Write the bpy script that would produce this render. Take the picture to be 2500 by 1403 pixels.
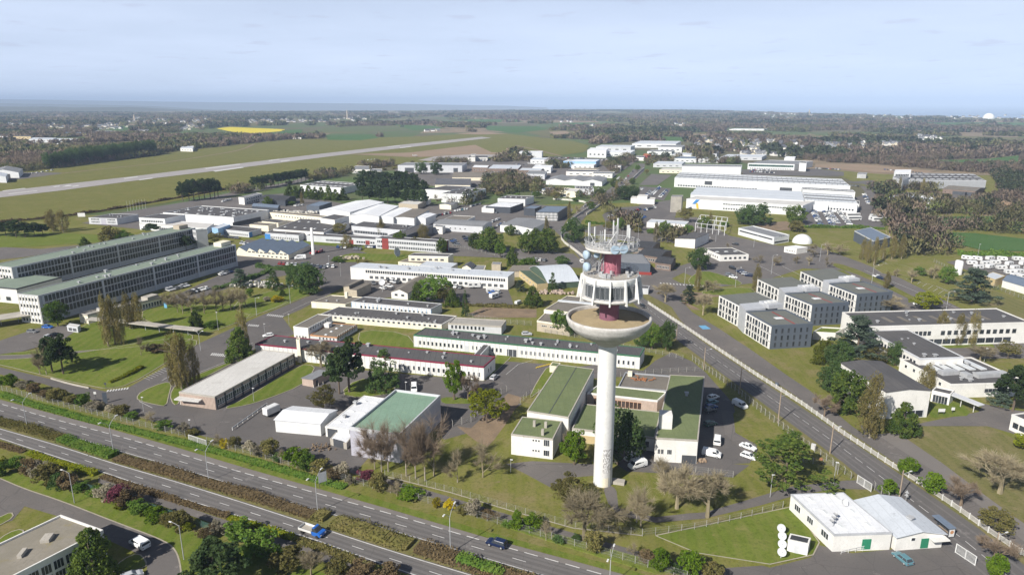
import bpy, bmesh, math, random
import numpy as np
from mathutils import Vector, Matrix
rnd = random.Random(11)
nrs = np.random.RandomState(5)
sc = bpy.context.scene
for o in list(bpy.data.objects): bpy.data.objects.remove(o)
COL = sc.collection
R = math.radians
# ---------------------------------------------------------------- camera
CAMH, FPX, IW, IH, HY = 90.0, 1667.0, 2500.0, 1403.0, 250.0
PIT = math.atan((IH/2-HY)/FPX)
cd = bpy.data.cameras.new('camera'); cam = bpy.data.objects.new('camera', cd); COL.objects.link(cam)
cam.location = (0, 0, CAMH); cam.rotation_euler = (math.pi/2-PIT, 0, 0)
cd.sensor_width = 36.0; cd.lens = 36.0*FPX/IW; cd.clip_start = 1.0; cd.clip_end = 120000.0
sc.camera = cam
# ---------------------------------------------------------------- sky, sun, exposure
SUN_AZ, SUN_EL = R(223.0), R(37.0)          # clockwise from +Y, above the horizon
w = bpy.data.worlds.new('World'); sc.world = w; w.use_nodes = True
nt = w.node_tree; nt.nodes.clear()
def wn(t, **k):
    n = nt.nodes.new(t)
    for a, b in k.items(): setattr(n, a, b)
    return n
wout = wn('ShaderNodeOutputWorld'); wbg = wn('ShaderNodeBackground')
sky = wn('ShaderNodeTexSky', sky_type='NISHITA', sun_disc=False)
sky.sun_elevation = SUN_EL; sky.sun_rotation = SUN_AZ
sky.altitude = 150; sky.air_density = 0.5; sky.dust_density = 0.1; sky.ozone_density = 1.0
wbg.inputs['Strength'].default_value = 0.05
# thin veil of high cloud and a few small grey clouds, by direction on a flat cloud layer
tc = wn('ShaderNodeTexCoord'); sep = wn('ShaderNodeSeparateXYZ')
nt.links.new(tc.outputs['Generated'], sep.inputs[0])
def wmath(op, a, b=None, clamp=False):
    n = wn('ShaderNodeMath', operation=op, use_clamp=clamp)
    for i, v in ((0, a), (1, b)):
        if v is None: continue
        if isinstance(v, (int, float)): n.inputs[i].default_value = v
        else: nt.links.new(v, n.inputs[i])
    return n.outputs[0]
zz = wmath('ADD', wmath('MAXIMUM', sep.outputs[2], 0.0), 0.06)
cmb = wn('ShaderNodeCombineXYZ')
nt.links.new(wmath('DIVIDE', sep.outputs[0], zz), cmb.inputs[0]); nt.links.new(wmath('DIVIDE', sep.outputs[1], zz), cmb.inputs[1])
def wnoise(scale, detail, rough, off):
    mp = wn('ShaderNodeMapping'); mp.inputs['Location'].default_value = off
    nt.links.new(cmb.outputs[0], mp.inputs[0])
    n = wn('ShaderNodeTexNoise'); n.inputs['Scale'].default_value = scale; n.inputs['Detail'].default_value = detail
    n.inputs['Roughness'].default_value = rough; nt.links.new(mp.outputs[0], n.inputs['Vector'])
    return n.outputs[0]
def wramp(v, a, b):
    n = wn('ShaderNodeMapRange', interpolation_type='SMOOTHSTEP'); nt.links.new(v, n.inputs[0])
    n.inputs[1].default_value = a; n.inputs[2].default_value = b
    return n.outputs[0]
path = wmath('DIVIDE', 1.0, wmath('ADD', wmath('POWER', wmath('DIVIDE', wmath('MAXIMUM', sep.outputs[2], 0.0), 0.26), 2.5), 1.0))      # the veil lies low over the sea and thins overhead
veil = wmath('MULTIPLY', path, wmath('ADD', wmath('MULTIPLY', wramp(wnoise(0.30, 5, 0.55, (3, 1, 0)), 0.30, 0.72), 0.20), 0.80))
mixv = wn('ShaderNodeMix', data_type='RGBA'); nt.links.new(veil, mixv.inputs[0])
nt.links.new(sky.outputs[0], mixv.inputs[6]); mixv.inputs[7].default_value = (10.9, 12.5, 15.6, 1)
puff = wmath('MULTIPLY', wramp(wnoise(2.1, 4, 0.5, (7.3, 2.2, 0)), 0.60, 0.70), 0.42)
mixc = wn('ShaderNodeMix', data_type='RGBA'); nt.links.new(puff, mixc.inputs[0])
nt.links.new(mixv.outputs[2], mixc.inputs[6]); mixc.inputs[7].default_value = (7.6, 8.3, 10.9, 1)
nt.links.new(mixc.outputs[2], wbg.inputs['Color']); nt.links.new(wbg.outputs[0], wout.inputs[0])
sd = bpy.data.lights.new('sun', 'SUN'); so = bpy.data.objects.new('sun', sd); COL.objects.link(so)
sd.energy = 5.0; sd.angle = R(0.53); sd.color = (1.0, 0.955, 0.88)
tos = Vector((math.sin(SUN_AZ)*math.cos(SUN_EL), math.cos(SUN_AZ)*math.cos(SUN_EL), math.sin(SUN_EL)))
so.rotation_euler = tos.to_track_quat('Z', 'Y').to_euler(); so.location = (0, 0, 300)
sc.view_settings.view_transform = 'Standard'; sc.view_settings.look = 'None'
sc.view_settings.exposure = 0.53; sc.view_settings.gamma = 1.0; sc.view_settings.use_curve_mapping = False
sc.render.engine = 'CYCLES'
sc.cycles.max_bounces = 5; sc.cycles.diffuse_bounces = 2; sc.cycles.glossy_bounces = 2
sc.cycles.transparent_max_bounces = 12; sc.cycles.volume_bounces = 0; sc.cycles.use_denoising = True
# ---------------------------------------------------------------- surveying: sight lines of the photograph met with level planes
CP, SP = math.cos(PIT), math.sin(PIT)
def P(px, py, z=0.0):
    x = (px-IW/2)/FPX; y = -(py-IH/2)/FPX
    dy = CP+y*SP; dz = -SP+y*CP
    t = (z-CAMH)/dz
    return Vector((x*t, dy*t, z))
def proj(v):
    d = (v[0], v[1], v[2]-CAMH)
    zc = d[1]*CP-d[2]*SP; yc = d[1]*SP+d[2]*CP
    return IW/2+FPX*d[0]/zc, IH/2-FPX*yc/zc, zc
def height_at(px, py, ty):            # height of something standing at (px,py) whose top shows at ty
    b = P(px, py); lo, hi = 0.0, 85.0
    for _ in range(40):
        m = (lo+hi)/2
        if proj((b.x, b.y, m))[1] > ty: lo = m
        else: hi = m
    return lo
def roof_height(px, py, by):          # height of a roof corner seen at (px,py) whose foot shows at by
    lo, hi = 0.1, 60.0
    for _ in range(40):
        m = (lo+hi)/2; q = P(px, py, m)
        if proj((q.x, q.y, 0))[1] < by: lo = m
        else: hi = m
    return lo
def mpp(px, py): return proj(P(px, py))[2]/FPX      # metres per photograph pixel there
# ---------------------------------------------------------------- materials
MATS = {}
def newmat(name):
    m = bpy.data.materials.new(name); m.use_nodes = True; MATS[name] = m
    t = m.node_tree; t.nodes.clear()
    return m, t
def N(t, ty, **k):
    n = t.nodes.new(ty)
    for a, b in k.items(): setattr(n, a, b)
    return n
def noise(t, vec, scale, detail=3, rough=0.55):
    n = N(t, 'ShaderNodeTexNoise'); n.inputs['Scale'].default_value = scale; n.inputs['Detail'].default_value = detail
    n.inputs['Roughness'].default_value = rough; t.links.new(vec, n.inputs['Vector']); return n.outputs[0]
def rampf(t, v, a, b, smooth=True):
    n = N(t, 'ShaderNodeMapRange', interpolation_type='SMOOTHSTEP' if smooth else 'LINEAR'); t.links.new(v, n.inputs[0])
    n.inputs[1].default_value = a; n.inputs[2].default_value = b; return n.outputs[0]
def mixc3(t, f, a, b):
    n = N(t, 'ShaderNodeMix', data_type='RGBA')
    for i, v in ((0, f), (6, a), (7, b)):
        if isinstance(v, (int, float)): n.inputs[i].default_value = v
        elif isinstance(v, (tuple, list)): n.inputs[i].default_value = tuple(v)[:3]+(1,)
        else: t.links.new(v, n.inputs[i])
    return n.outputs[2]
def bsdf(t, col, rough=0.85, spec=0.3, metal=0.0, bump=None, bstr=0.2, bdist=0.05):
    o = N(t, 'ShaderNodeOutputMaterial'); b = N(t, 'ShaderNodeBsdfPrincipled')
    if isinstance(col, (tuple, list)): b.inputs['Base Color'].default_value = tuple(col)[:3]+(1,)
    else: t.links.new(col, b.inputs['Base Color'])
    b.inputs['Roughness'].default_value = rough; b.inputs['Specular IOR Level'].default_value = spec; b.inputs['Metallic'].default_value = metal
    if bump is not None:
        bn = N(t, 'ShaderNodeBump'); bn.inputs['Strength'].default_value = bstr; bn.inputs['Distance'].default_value = bdist
        t.links.new(bump, bn.inputs['Height']); t.links.new(bn.outputs[0], b.inputs['Normal'])
    t.links.new(b.outputs[0], o.inputs[0]); return b
def pos(t): return N(t, 'ShaderNodeNewGeometry').outputs['Position']
def surf(name, a, b=None, rough=0.85, s1=0.35, s2=4.0, dirt=None, spec=0.3, metal=0.0):
    """weathered painted / mineral surface: two tones by large and small noise, optional dirt tone"""
    m, t = newmat(name); p = pos(t); b = b or tuple(c*0.86 for c in a)
    c = mixc3(t, rampf(t, noise(t, p, s1, 4), 0.35, 0.68), a, b)
    c = mixc3(t, rampf(t, noise(t, p, s2, 3), 0.40, 0.85), c, tuple(x*0.93 for x in b))
    mp = N(t, 'ShaderNodeMapping'); mp.inputs['Scale'].default_value = (1.0, 1.0, 0.12); t.links.new(p, mp.inputs[0])
    c = mixc3(t, rampf(t, noise(t, mp.outputs[0], 1.1, 5, 0.7), 0.56, 0.80), c, tuple(x*0.80 for x in b))
    if dirt: c = mixc3(t, rampf(t, noise(t, p, s1*0.6, 6, 0.7), 0.56, 0.74), c, dirt)
    bsdf(t, c, rough, spec, metal); return m
def roofmat(name, a, b, c3=None, seam=0.0, ang=0.0):
    """bituminous roof: blotches plus faint sheet laps"""
    m, t = newmat(name); p = pos(t)
    c = mixc3(t, rampf(t, noise(t, p, 0.12, 5, 0.65), 0.38, 0.66), a, b)
    c = mixc3(t, rampf(t, noise(t, p, 1.6, 4, 0.7), 0.45, 0.8), c, tuple(x*0.85 for x in b))
    if c3: c = mixc3(t, rampf(t, noise(t, p, 0.25, 6, 0.7), 0.55, 0.75), c, c3)
    wv = N(t, 'ShaderNodeTexWave', wave_type='BANDS'); wv.inputs['Scale'].default_value = 0.16; wv.inputs['Distortion'].default_value = 0.4; t.links.new(p, wv.inputs['Vector'])
    c = mixc3(t, rampf(t, wv.outputs['Fac'], 0.955, 0.99), c, tuple(x*0.86 for x in a))
    c = mixc3(t, rampf(t, noise(t, p, 0.55, 6, 0.75), 0.60, 0.70), c, tuple(x*0.70 for x in a))
    bsdf(t, c, 0.9, 0.2); return m
def leafmat(name, a, b, rv=0.35, tr=0.36):
    """foliage: two leaf tones by noise, tone of the whole plant by object"""
    m, t = newmat(name); p = pos(t); oi = N(t, 'ShaderNodeObjectInfo')
    c = mixc3(t, rampf(t, noise(t, p, 0.55, 2), 0.35, 0.65), a, b)
    hs = N(t, 'ShaderNodeHueSaturation'); t.links.new(c, hs.inputs['Color'])
    v = N(t, 'ShaderNodeMapRange'); t.links.new(oi.outputs['Random'], v.inputs[0]); v.inputs[3].default_value = 1-rv; v.inputs[4].default_value = 1+rv*0.8
    t.links.new(v.outputs[0], hs.inputs['Value'])
    o = N(t, 'ShaderNodeOutputMaterial'); d = N(t, 'ShaderNodeBsdfDiffuse'); tl = N(t, 'ShaderNodeBsdfTranslucent'); mx = N(t, 'ShaderNodeMixShader')
    t.links.new(hs.outputs[0], d.inputs[0]); t.links.new(hs.outputs[0], tl.inputs[0]); mx.inputs[0].default_value = tr
    t.links.new(d.outputs[0], mx.inputs[1]); t.links.new(tl.outputs[0], mx.inputs[2]); t.links.new(mx.outputs[0], o.inputs[0]); return m
def objcolor(name, rough=0.35, spec=0.5):
    m, t = newmat(name); oi = N(t, 'ShaderNodeObjectInfo'); b = bsdf(t, oi.outputs['Color'], rough, spec); return m
def M(n): return MATS[n]
def grassmat(name, g1, g2, dry, amt=0.5, far=False):
    m, t = newmat(name); p = pos(t)
    c = mixc3(t, rampf(t, noise(t, p, 0.045, 4, 0.6), 0.38, 0.66), g1, g2)
    c = mixc3(t, rampf(t, noise(t, p, 0.11, 5, 0.62), 0.70-amt*0.3, 0.86-amt*0.25), c, dry)
    c = mixc3(t, rampf(t, noise(t, p, 1.3, 4, 0.75), 0.42, 0.78), c, tuple(x*0.62 for x in g1))
    c = mixc3(t, rampf(t, noise(t, p, 6.0, 2, 0.7), 0.5, 0.85), c, tuple(min(1, x*1.35) for x in g2))
    wv = N(t, 'ShaderNodeTexWave', wave_type='BANDS'); wv.inputs['Scale'].default_value = 0.09; wv.inputs['Distortion'].default_value = 3.0; wv.inputs['Detail'].default_value = 3; t.links.new(p, wv.inputs['Vector'])
    c = mixc3(t, rampf(t, wv.outputs['Fac'], 0.35, 0.9), c, mixc3(t, 0.22, c, dry))
    c = mixc3(t, rampf(t, noise(t, p, 0.33, 7, 0.72), 0.585, 0.70), c, tuple(x*0.95 for x in dry))
    c = mixc3(t, rampf(t, noise(t, p, 0.21, 7, 0.75), 0.63, 0.72), c, (0.20, 0.155, 0.10))
    bsdf(t, c, 0.95, 0.1, bump=noise(t, p, 5.0, 3), bstr=0.5, bdist=0.15); return m
def asphalt(name, a, b, patch):
    m, t = newmat(name); p = pos(t)
    c = mixc3(t, rampf(t, noise(t, p, 0.06, 5, 0.6), 0.36, 0.66), a, b)
    c = mixc3(t, rampf(t, noise(t, p, 0.3, 5, 0.7), 0.55, 0.72), c, patch)
    c = mixc3(t, rampf(t, noise(t, p, 2.2, 4, 0.8), 0.45, 0.8), c, tuple(x*0.8 for x in a))
    c = mixc3(t, rampf(t, noise(t, p, 0.15, 8, 0.78), 0.58, 0.66), c, tuple(min(1, x*1.32) for x in b))
    vo = N(t, 'ShaderNodeTexVoronoi', feature='DISTANCE_TO_EDGE'); vo.inputs['Scale'].default_value = 0.11; t.links.new(p, vo.inputs['Vector'])
    c = mixc3(t, rampf(t, vo.outputs['Distance'], 0.0, 0.012), tuple(x*0.84 for x in a), c)
    bsdf(t, c, 0.88, 0.25); return m
grassmat('grass', (0.126, 0.138, 0.026), (0.168, 0.168, 0.042), (0.205, 0.172, 0.078), 0.75)
grassmat('lawn', (0.100, 0.140, 0.018), (0.140, 0.170, 0.030), (0.190, 0.180, 0.060), 0.5)
grassmat('airfield_grass', (0.124, 0.132, 0.028), (0.152, 0.150, 0.038), (0.195, 0.160, 0.066), 0.6)
grassmat('dry_grass', (0.135, 0.135, 0.045), (0.165, 0.150, 0.060), (0.215, 0.175, 0.095), 0.6)
grassmat('field_green', (0.055, 0.120, 0.032), (0.070, 0.135, 0.040), (0.090, 0.130, 0.045), 0.2)
grassmat('field_land', (0.095, 0.098, 0.040), (0.115, 0.100, 0.052), (0.125, 0.098, 0.064), 0.6)
surf('field_rape', (0.62, 0.50, 0.012), (0.55, 0.46, 0.02), 0.95, 0.02, 0.2)
surf('field_earth', (0.27, 0.19, 0.125), (0.235, 0.175, 0.115), 0.95, 0.02, 0.3)
surf('soil', (0.235, 0.17, 0.11), (0.17, 0.125, 0.085), 0.95, 0.2, 2.0)
asphalt('asphalt', (0.125, 0.114, 0.108), (0.150, 0.135, 0.125), (0.100, 0.093, 0.090))
asphalt('asphalt_dark', (0.110, 0.101, 0.097), (0.130, 0.118, 0.111), (0.094, 0.088, 0.086))
asphalt('asphalt_road', (0.112, 0.105, 0.103), (0.128, 0.118, 0.114), (0.100, 0.095, 0.094))
asphalt('shoulder', (0.185, 0.168, 0.155), (0.165, 0.150, 0.140), (0.205, 0.180, 0.155))
asphalt('runway', (0.33, 0.305, 0.295), (0.295, 0.275, 0.268), (0.36, 0.335, 0.32))
surf('concrete', (0.42, 0.39, 0.34), (0.34, 0.315, 0.275), 0.9, 0.3, 3.0)
surf('kerb', (0.36, 0.32, 0.25), (0.30, 0.27, 0.21), 0.9, 0.5, 3.0)
surf('paint_white', (0.62, 0.61, 0.59), (0.46, 0.45, 0.44), 0.7, 0.6, 5.0)
surf('paint_yellow', (0.60, 0.42, 0.04), (0.5, 0.36, 0.05), 0.7)
surf('paint_blue', (0.14, 0.36, 0.55), (0.12, 0.3, 0.48), 0.7)
surf('white_wall', (0.72, 0.705, 0.67), (0.64, 0.625, 0.59), 0.75, 0.25, 2.5)
surf('white_clad', (0.68, 0.685, 0.68), (0.61, 0.62, 0.62), 0.5, 0.2, 2.0)
surf('cream_wall', (0.76, 0.70, 0.56), (0.70, 0.64, 0.50), 0.85, 0.3, 2.5)
surf('lgrey_wall', (0.55, 0.56, 0.58), (0.50, 0.51, 0.53), 0.6, 0.3, 2.5)
surf('grey_wall', (0.33, 0.34, 0.36), (0.29, 0.30, 0.32), 0.6)
surf('dark_clad', (0.060, 0.068, 0.082), (0.054, 0.060, 0.072), 0.45, 0.3, 3)
surf('slate_clad', (0.095, 0.112, 0.138), (0.088, 0.104, 0.128), 0.5, 0.3, 3)
surf('lilac_clad', (0.44, 0.435, 0.49), (0.40, 0.395, 0.45), 0.5, 0.2, 2)
surf('slab_frame', (0.50, 0.505, 0.51), (0.43, 0.435, 0.445), 0.7)
surf('slab_gable', (0.17, 0.165, 0.17), (0.14, 0.14, 0.145), 0.8)
surf('stone_wall', (0.46, 0.40, 0.31), (0.38, 0.33, 0.26), 0.9, 1.0, 5.0)
surf('timber_pale', (0.46, 0.36, 0.30), (0.38, 0.30, 0.25), 0.8, 0.8, 4.0)
surf('brown_wall', (0.20, 0.15, 0.12), (0.16, 0.12, 0.10), 0.8)
surf('yellow_wall', (0.54, 0.43, 0.24), (0.48, 0.38, 0.21), 0.8)
surf('red_panel', (0.27, 0.045, 0.035), (0.23, 0.04, 0.035), 0.6)
surf('maroon', (0.16, 0.035, 0.04), (0.14, 0.03, 0.035), 0.7)
surf('blue_panel', (0.06, 0.22, 0.52), (0.05, 0.19, 0.46), 0.5)
surf('skyblue_panel', (0.28, 0.46, 0.68), (0.26, 0.42, 0.62), 0.5)
surf('green_door', (0.03, 0.22, 0.12), None, 0.5)
surf('dull_green', (0.075, 0.110, 0.075), None, 0.8)
surf('green_trim', (0.045, 0.150, 0.080), None, 0.6)
surf('crimson_trim', (0.22, 0.025, 0.055), None, 0.6)
surf('orange_trim', (0.50, 0.25, 0.12), None, 0.6)
surf('metal_grey', (0.45, 0.46, 0.48), (0.38, 0.39, 0.41), 0.45, 0.5, 4)
surf('metal_dark', (0.07, 0.075, 0.085), None, 0.5)
surf('galvanised', (0.42, 0.425, 0.43), (0.33, 0.335, 0.345), 0.5, 0.5, 4)
surf('wood_pole', (0.34, 0.27, 0.20), (0.27, 0.21, 0.16), 0.9, 1, 6)
surf('lamp_white', (0.66, 0.66, 0.65), None, 0.4)
roofmat('roof_dark', (0.085, 0.082, 0.085), (0.105, 0.100, 0.098))
roofmat('roof_black', (0.045, 0.047, 0.052), (0.058, 0.058, 0.062))
roofmat('roof_brown', (0.185, 0.165, 0.14), (0.155, 0.14, 0.12), (0.205, 0.185, 0.155))
roofmat('roof_gravel', (0.34, 0.32, 0.29), (0.29, 0.275, 0.25), (0.22, 0.205, 0.18))
roofmat('roof_pale', (0.56, 0.545, 0.52), (0.50, 0.485, 0.46), (0.42, 0.40, 0.375))
roofmat('roof_green', (0.150, 0.180, 0.082), (0.125, 0.155, 0.072), (0.170, 0.190, 0.100))
roofmat('roof_verdigris', (0.200, 0.300, 0.225), (0.175, 0.270, 0.200), (0.240, 0.330, 0.215))
roofmat('roof_slabgreen', (0.205, 0.250, 0.200), (0.180, 0.222, 0.178), (0.230, 0.265, 0.220))
roofmat('roof_white', (0.70, 0.71, 0.73), (0.63, 0.64, 0.66), (0.55, 0.55, 0.56))
roofmat('roof_metal', (0.50, 0.53, 0.57), (0.46, 0.49, 0.53), (0.54, 0.57, 0.60))
roofmat('roof_grey', (0.22, 0.225, 0.235), (0.195, 0.20, 0.21), (0.25, 0.25, 0.255))
roofmat('roof_olive', (0.145, 0.15, 0.135), (0.13, 0.135, 0.122), (0.16, 0.155, 0.14))
roofmat('roof_bluegrey', (0.15, 0.19, 0.25), (0.135, 0.17, 0.225))
roofmat('roof_slate', (0.095, 0.098, 0.110), (0.115, 0.115, 0.125))
roofmat('roof_moss', (0.26, 0.235, 0.195), (0.215, 0.195, 0.155), (0.235, 0.195, 0.075))
roofmat('roof_orange', (0.42, 0.17, 0.07), (0.38, 0.15, 0.06))
surf('tower_white', (0.68, 0.67, 0.65), (0.60, 0.59, 0.57), 0.7, 0.18, 1.5)
surf('tower_concrete', (0.52, 0.50, 0.475), (0.42, 0.40, 0.375), 0.85, 0.5, 2.0, dirt=(0.36, 0.335, 0.30))
surf('tower_floor', (0.36, 0.285, 0.17), (0.31, 0.245, 0.145), 0.9, 0.25, 2.0, dirt=(0.24, 0.20, 0.13))
surf('tower_pink', (0.37, 0.115, 0.155), (0.41, 0.16, 0.20), 0.75, 0.4, 2.0, dirt=(0.55, 0.30, 0.33))
surf('tower_plum', (0.20, 0.085, 0.12), None, 0.75)
surf('drum_blue', (0.40, 0.50, 0.60), None, 0.5)
surf('dirty_white', (0.62, 0.60, 0.55), (0.48, 0.46, 0.42), 0.8, 0.6, 3)
surf('tyre', (0.02, 0.02, 0.021), None, 0.8)
surf('rust', (0.38, 0.16, 0.06), (0.28, 0.13, 0.07), 0.9, 1.5, 6)
surf('logs', (0.45, 0.34, 0.24), (0.25, 0.17, 0.11), 0.9, 2.0, 8)
objcolor('car_paint', 0.3, 0.5)
objcolor('plain_paint', 0.6, 0.4)
leafmat('leaf_pine', (0.046, 0.078, 0.032), (0.076, 0.110, 0.039))
leafmat('leaf_cypress', (0.071, 0.118, 0.028), (0.149, 0.198, 0.039))
leafmat('leaf_golden', (0.131, 0.156, 0.022), (0.169, 0.188, 0.030))
leafmat('leaf_blue', (0.080, 0.117, 0.080), (0.117, 0.152, 0.103))
leafmat('leaf_fresh', (0.098, 0.172, 0.014), (0.144, 0.218, 0.021), 0.22)
leafmat('leaf_green', (0.108, 0.197, 0.033), (0.166, 0.247, 0.046))
leafmat('leaf_olive', (0.172, 0.164, 0.052), (0.220, 0.193, 0.074))
leafmat('leaf_dark', (0.073, 0.130, 0.040), (0.113, 0.168, 0.052))
leafmat('leaf_lime', (0.187, 0.220, 0.017), (0.231, 0.242, 0.020))
leafmat('leaf_yellow', (0.500, 0.380, 0.015), (0.420, 0.360, 0.030))
leafmat('leaf_brown', (0.155, 0.118, 0.066), (0.185, 0.138, 0.074))
leafmat('leaf_blossom', (0.40, 0.355, 0.27), (0.31, 0.285, 0.20))
leafmat('leaf_magenta', (0.21, 0.060, 0.095), (0.15, 0.055, 0.070))
leafmat('leaf_poplar', (0.250, 0.207, 0.078), (0.207, 0.182, 0.072))
leafmat('twig', (0.275, 0.235, 0.155), (0.325, 0.275, 0.180), 0.25, 0.2)
leafmat('twig_mauve', (0.265, 0.205, 0.150), (0.230, 0.178, 0.130), 0.25, 0.2)
surf('bark', (0.15, 0.115, 0.085), (0.11, 0.085, 0.065), 0.95, 1.5, 8)
surf('bark_pale', (0.34, 0.30, 0.24), (0.26, 0.225, 0.18), 0.95, 1.5, 8)
def glassmat():
    m, t = newmat('glass'); oi = N(t, 'ShaderNodeObjectInfo')
    c = mixc3(t, rampf(t, oi.outputs['Random'], 0.70, 0.74), (0.022, 0.027, 0.033), (0.22, 0.20, 0.16))
    c = mixc3(t, rampf(t, oi.outputs['Random'], 0.40, 0.41), c, (0.045, 0.052, 0.060))
    bsdf(t, c, 0.12, 0.5)
glassmat()
surf('skylight_glass', (0.62, 0.64, 0.65), (0.55, 0.57, 0.58), 0.3)
surf('frame_white', (0.72, 0.72, 0.71), None, 0.5)
def meshmat(name, col, cover):
    m, t = newmat(name); o = N(t, 'ShaderNodeOutputMaterial'); d = N(t, 'ShaderNodeBsdfDiffuse'); d.inputs[0].default_value = col+(1,)
    tr = N(t, 'ShaderNodeBsdfTransparent'); mx = N(t, 'ShaderNodeMixShader'); mx.inputs[0].default_value = cover
    t.links.new(tr.outputs[0], mx.inputs[1]); t.links.new(d.outputs[0], mx.inputs[2]); t.links.new(mx.outputs[0], o.inputs[0])
meshmat('wire_mesh', (0.22, 0.22, 0.20), 0.12)
surf('post_grey', (0.36, 0.35, 0.32), (0.28, 0.27, 0.25), 0.9)
meshmat('wire_mesh_green', (0.07, 0.14, 0.12), 0.42)
# ---------------------------------------------------------------- mesh builder
class MB:
    def __init__(s): s.v = []; s.f = []; s.m = []
    def add(s, vs, fs, mi=0):
        n = len(s.v); s.v += [tuple(x) for x in vs]; s.f += [tuple(i+n for i in f) for f in fs]; s.m += [mi]*len(fs); return s
    def box(s, c, d, rz=0.0, mi=0):          # centre of the bottom, size
        x, y, z = d[0]/2, d[1]/2, d[2]; co, si = math.cos(rz), math.sin(rz)
        vs = [(c[0]+a*co-b*si, c[1]+a*si+b*co, c[2]+e) for e in (0, z) for a, b in ((-x, -y), (x, -y), (x, y), (-x, y))]
        return s.add(vs, [(3, 2, 1, 0), (4, 5, 6, 7), (0, 1, 5, 4), (1, 2, 6, 5), (2, 3, 7, 6), (3, 0, 4, 7)], mi)
    def prism(s, poly, z0, z1, mi=0, cap=True):
        n = len(poly); vs = [(p[0], p[1], z0) for p in poly]+[(p[0], p[1], z1) for p in poly]
        fs = [(i, (i+1) % n, n+(i+1) % n, n+i) for i in range(n)]
        if cap: fs += [tuple(range(n, 2*n)), tuple(range(n-1, -1, -1))]
        return s.add(vs, fs, mi)
    def tube(s, a, b, r0, r1=None, n=6, mi=0, cap=True):
        a, b = Vector(a), Vector(b); r1 = r0 if r1 is None else r1; d = (b-a)
        if d.length < 1e-6: return s
        q = d.to_track_quat('Z', 'Y'); vs = []
        for p, r in ((a, r0), (b, r1)):
            for i in range(n):
                t = 2*math.pi*i/n; vs.append(p+q @ Vector((r*math.cos(t), r*math.sin(t), 0)))
        fs = [(i, (i+1) % n, n+(i+1) % n, n+i) for i in range(n)]
        if cap: fs += [tuple(range(n-1, -1, -1)), tuple(range(n, 2*n))]
        return s.add(vs, fs, mi)
    def path(s, pts, r, n=5, mi=0):
        for a, b in zip(pts[:-1], pts[1:]): s.tube(a, b, r, r, n, mi)
        return s
    def lathe(s, prof, n=48, c=(0, 0, 0), mi=0):
        vs = []; k = len(prof)
        for i in range(n):
            t = 2*math.pi*i/n
            for r, z in prof: vs.append((c[0]+r*math.cos(t), c[1]+r*math.sin(t), c[2]+z))
        fs = [(i*k+j, ((i+1) % n)*k+j, ((i+1) % n)*k+j+1, i*k+j+1) for i in range(n) for j in range(k-1)]
        return s.add(vs, fs, mi)
    def mesh(s, name, mats, smooth=False):
        me = bpy.data.meshes.new(name); me.from_pydata(s.v, [], s.f)
        for m in (mats if isinstance(mats, (list, tuple)) else [mats]): me.materials.append(M(m))
        if any(s.m): me.polygons.foreach_set('material_index', s.m)
        if smooth: me.polygons.foreach_set('use_smooth', [True]*len(s.f))
        me.update(); return me
def link(name, me, parent=None, loc=(0, 0, 0), rot=(0, 0, 0), scale=(1, 1, 1)):
    o = bpy.data.objects.new(name, me); COL.objects.link(o); o.location = loc; o.rotation_euler = rot; o.scale = scale
    if parent is not None: o.parent = parent
    return o
def tag(o, label, cat, group=None):
    o['label'] = label; o['category'] = cat
    if group: o['group'] = group
    return o
def thing(name, label, cat, loc=(0, 0, 0), rz=0.0, group=None):
    o = link(name, None, None, loc, (0, 0, rz)); o.empty_display_size = 0.3
    return tag(o, label, cat, group)
ORD = ['first', 'second', 'third', 'fourth', 'fifth', 'sixth', 'seventh', 'eighth', 'ninth', 'tenth', 'eleventh', 'twelfth', 'thirteenth', 'fourteenth', 'fifteenth', 'sixteenth', 'seventeenth', 'eighteenth', 'nineteenth', 'twentieth']
def nth(i): return ORD[i] if i < 20 else 'twenty-'+ORD[i-20] if i < 29 else '%dth' % (i+1)
asphalt('asphalt_worn', (0.138, 0.130, 0.126), (0.152, 0.142, 0.136), (0.124, 0.117, 0.114))
# ---------------------------------------------------------------- the setting
def structure(o): o['kind'] = 'structure'; return o
def chaikin(p, n, closed=True):
    for _ in range(n):
        q = []; k = len(p)
        for i in range(k if closed else k-1):
            a, b = p[i], p[(i+1) % k]; q += [a*0.75+b*0.25, a*0.25+b*0.75]
        if not closed: q = [p[0]]+q+[p[-1]]
        p = q
    return p
def line(pts, n=2): return chaikin([P(*p) for p in pts], n, False)
def resample(pl, step):
    out = [pl[0]]; acc = 0.0
    for a, b in zip(pl[:-1], pl[1:]):
        L = (b-a).length
        if L < 1e-6: continue
        t = step-acc
        while t <= L: out.append(a+(b-a)*(t/L)); t += step
        acc = (acc+L) % step
    return out
def sheet(name, pts, mat, z, smooth=0, parent=None, raised=False):
    p = [P(*q) for q in pts]
    if smooth: p = chaikin(p, smooth)
    b = MB()
    if raised:
        if sum(p[i].x*p[(i+1) % len(p)].y-p[(i+1) % len(p)].x*p[i].y for i in range(len(p))) < 0: p.reverse()
        b.prism(p, -0.05, z)
    else: b.add([(q.x, q.y, z) for q in p], [tuple(range(len(p)))])
    me = b.mesh(name, mat)
    if me.polygons[0].normal.z < 0 and not raised: me.flip_normals()
    o = link(name, me, parent)
    return structure(o) if parent is None else o
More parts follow.
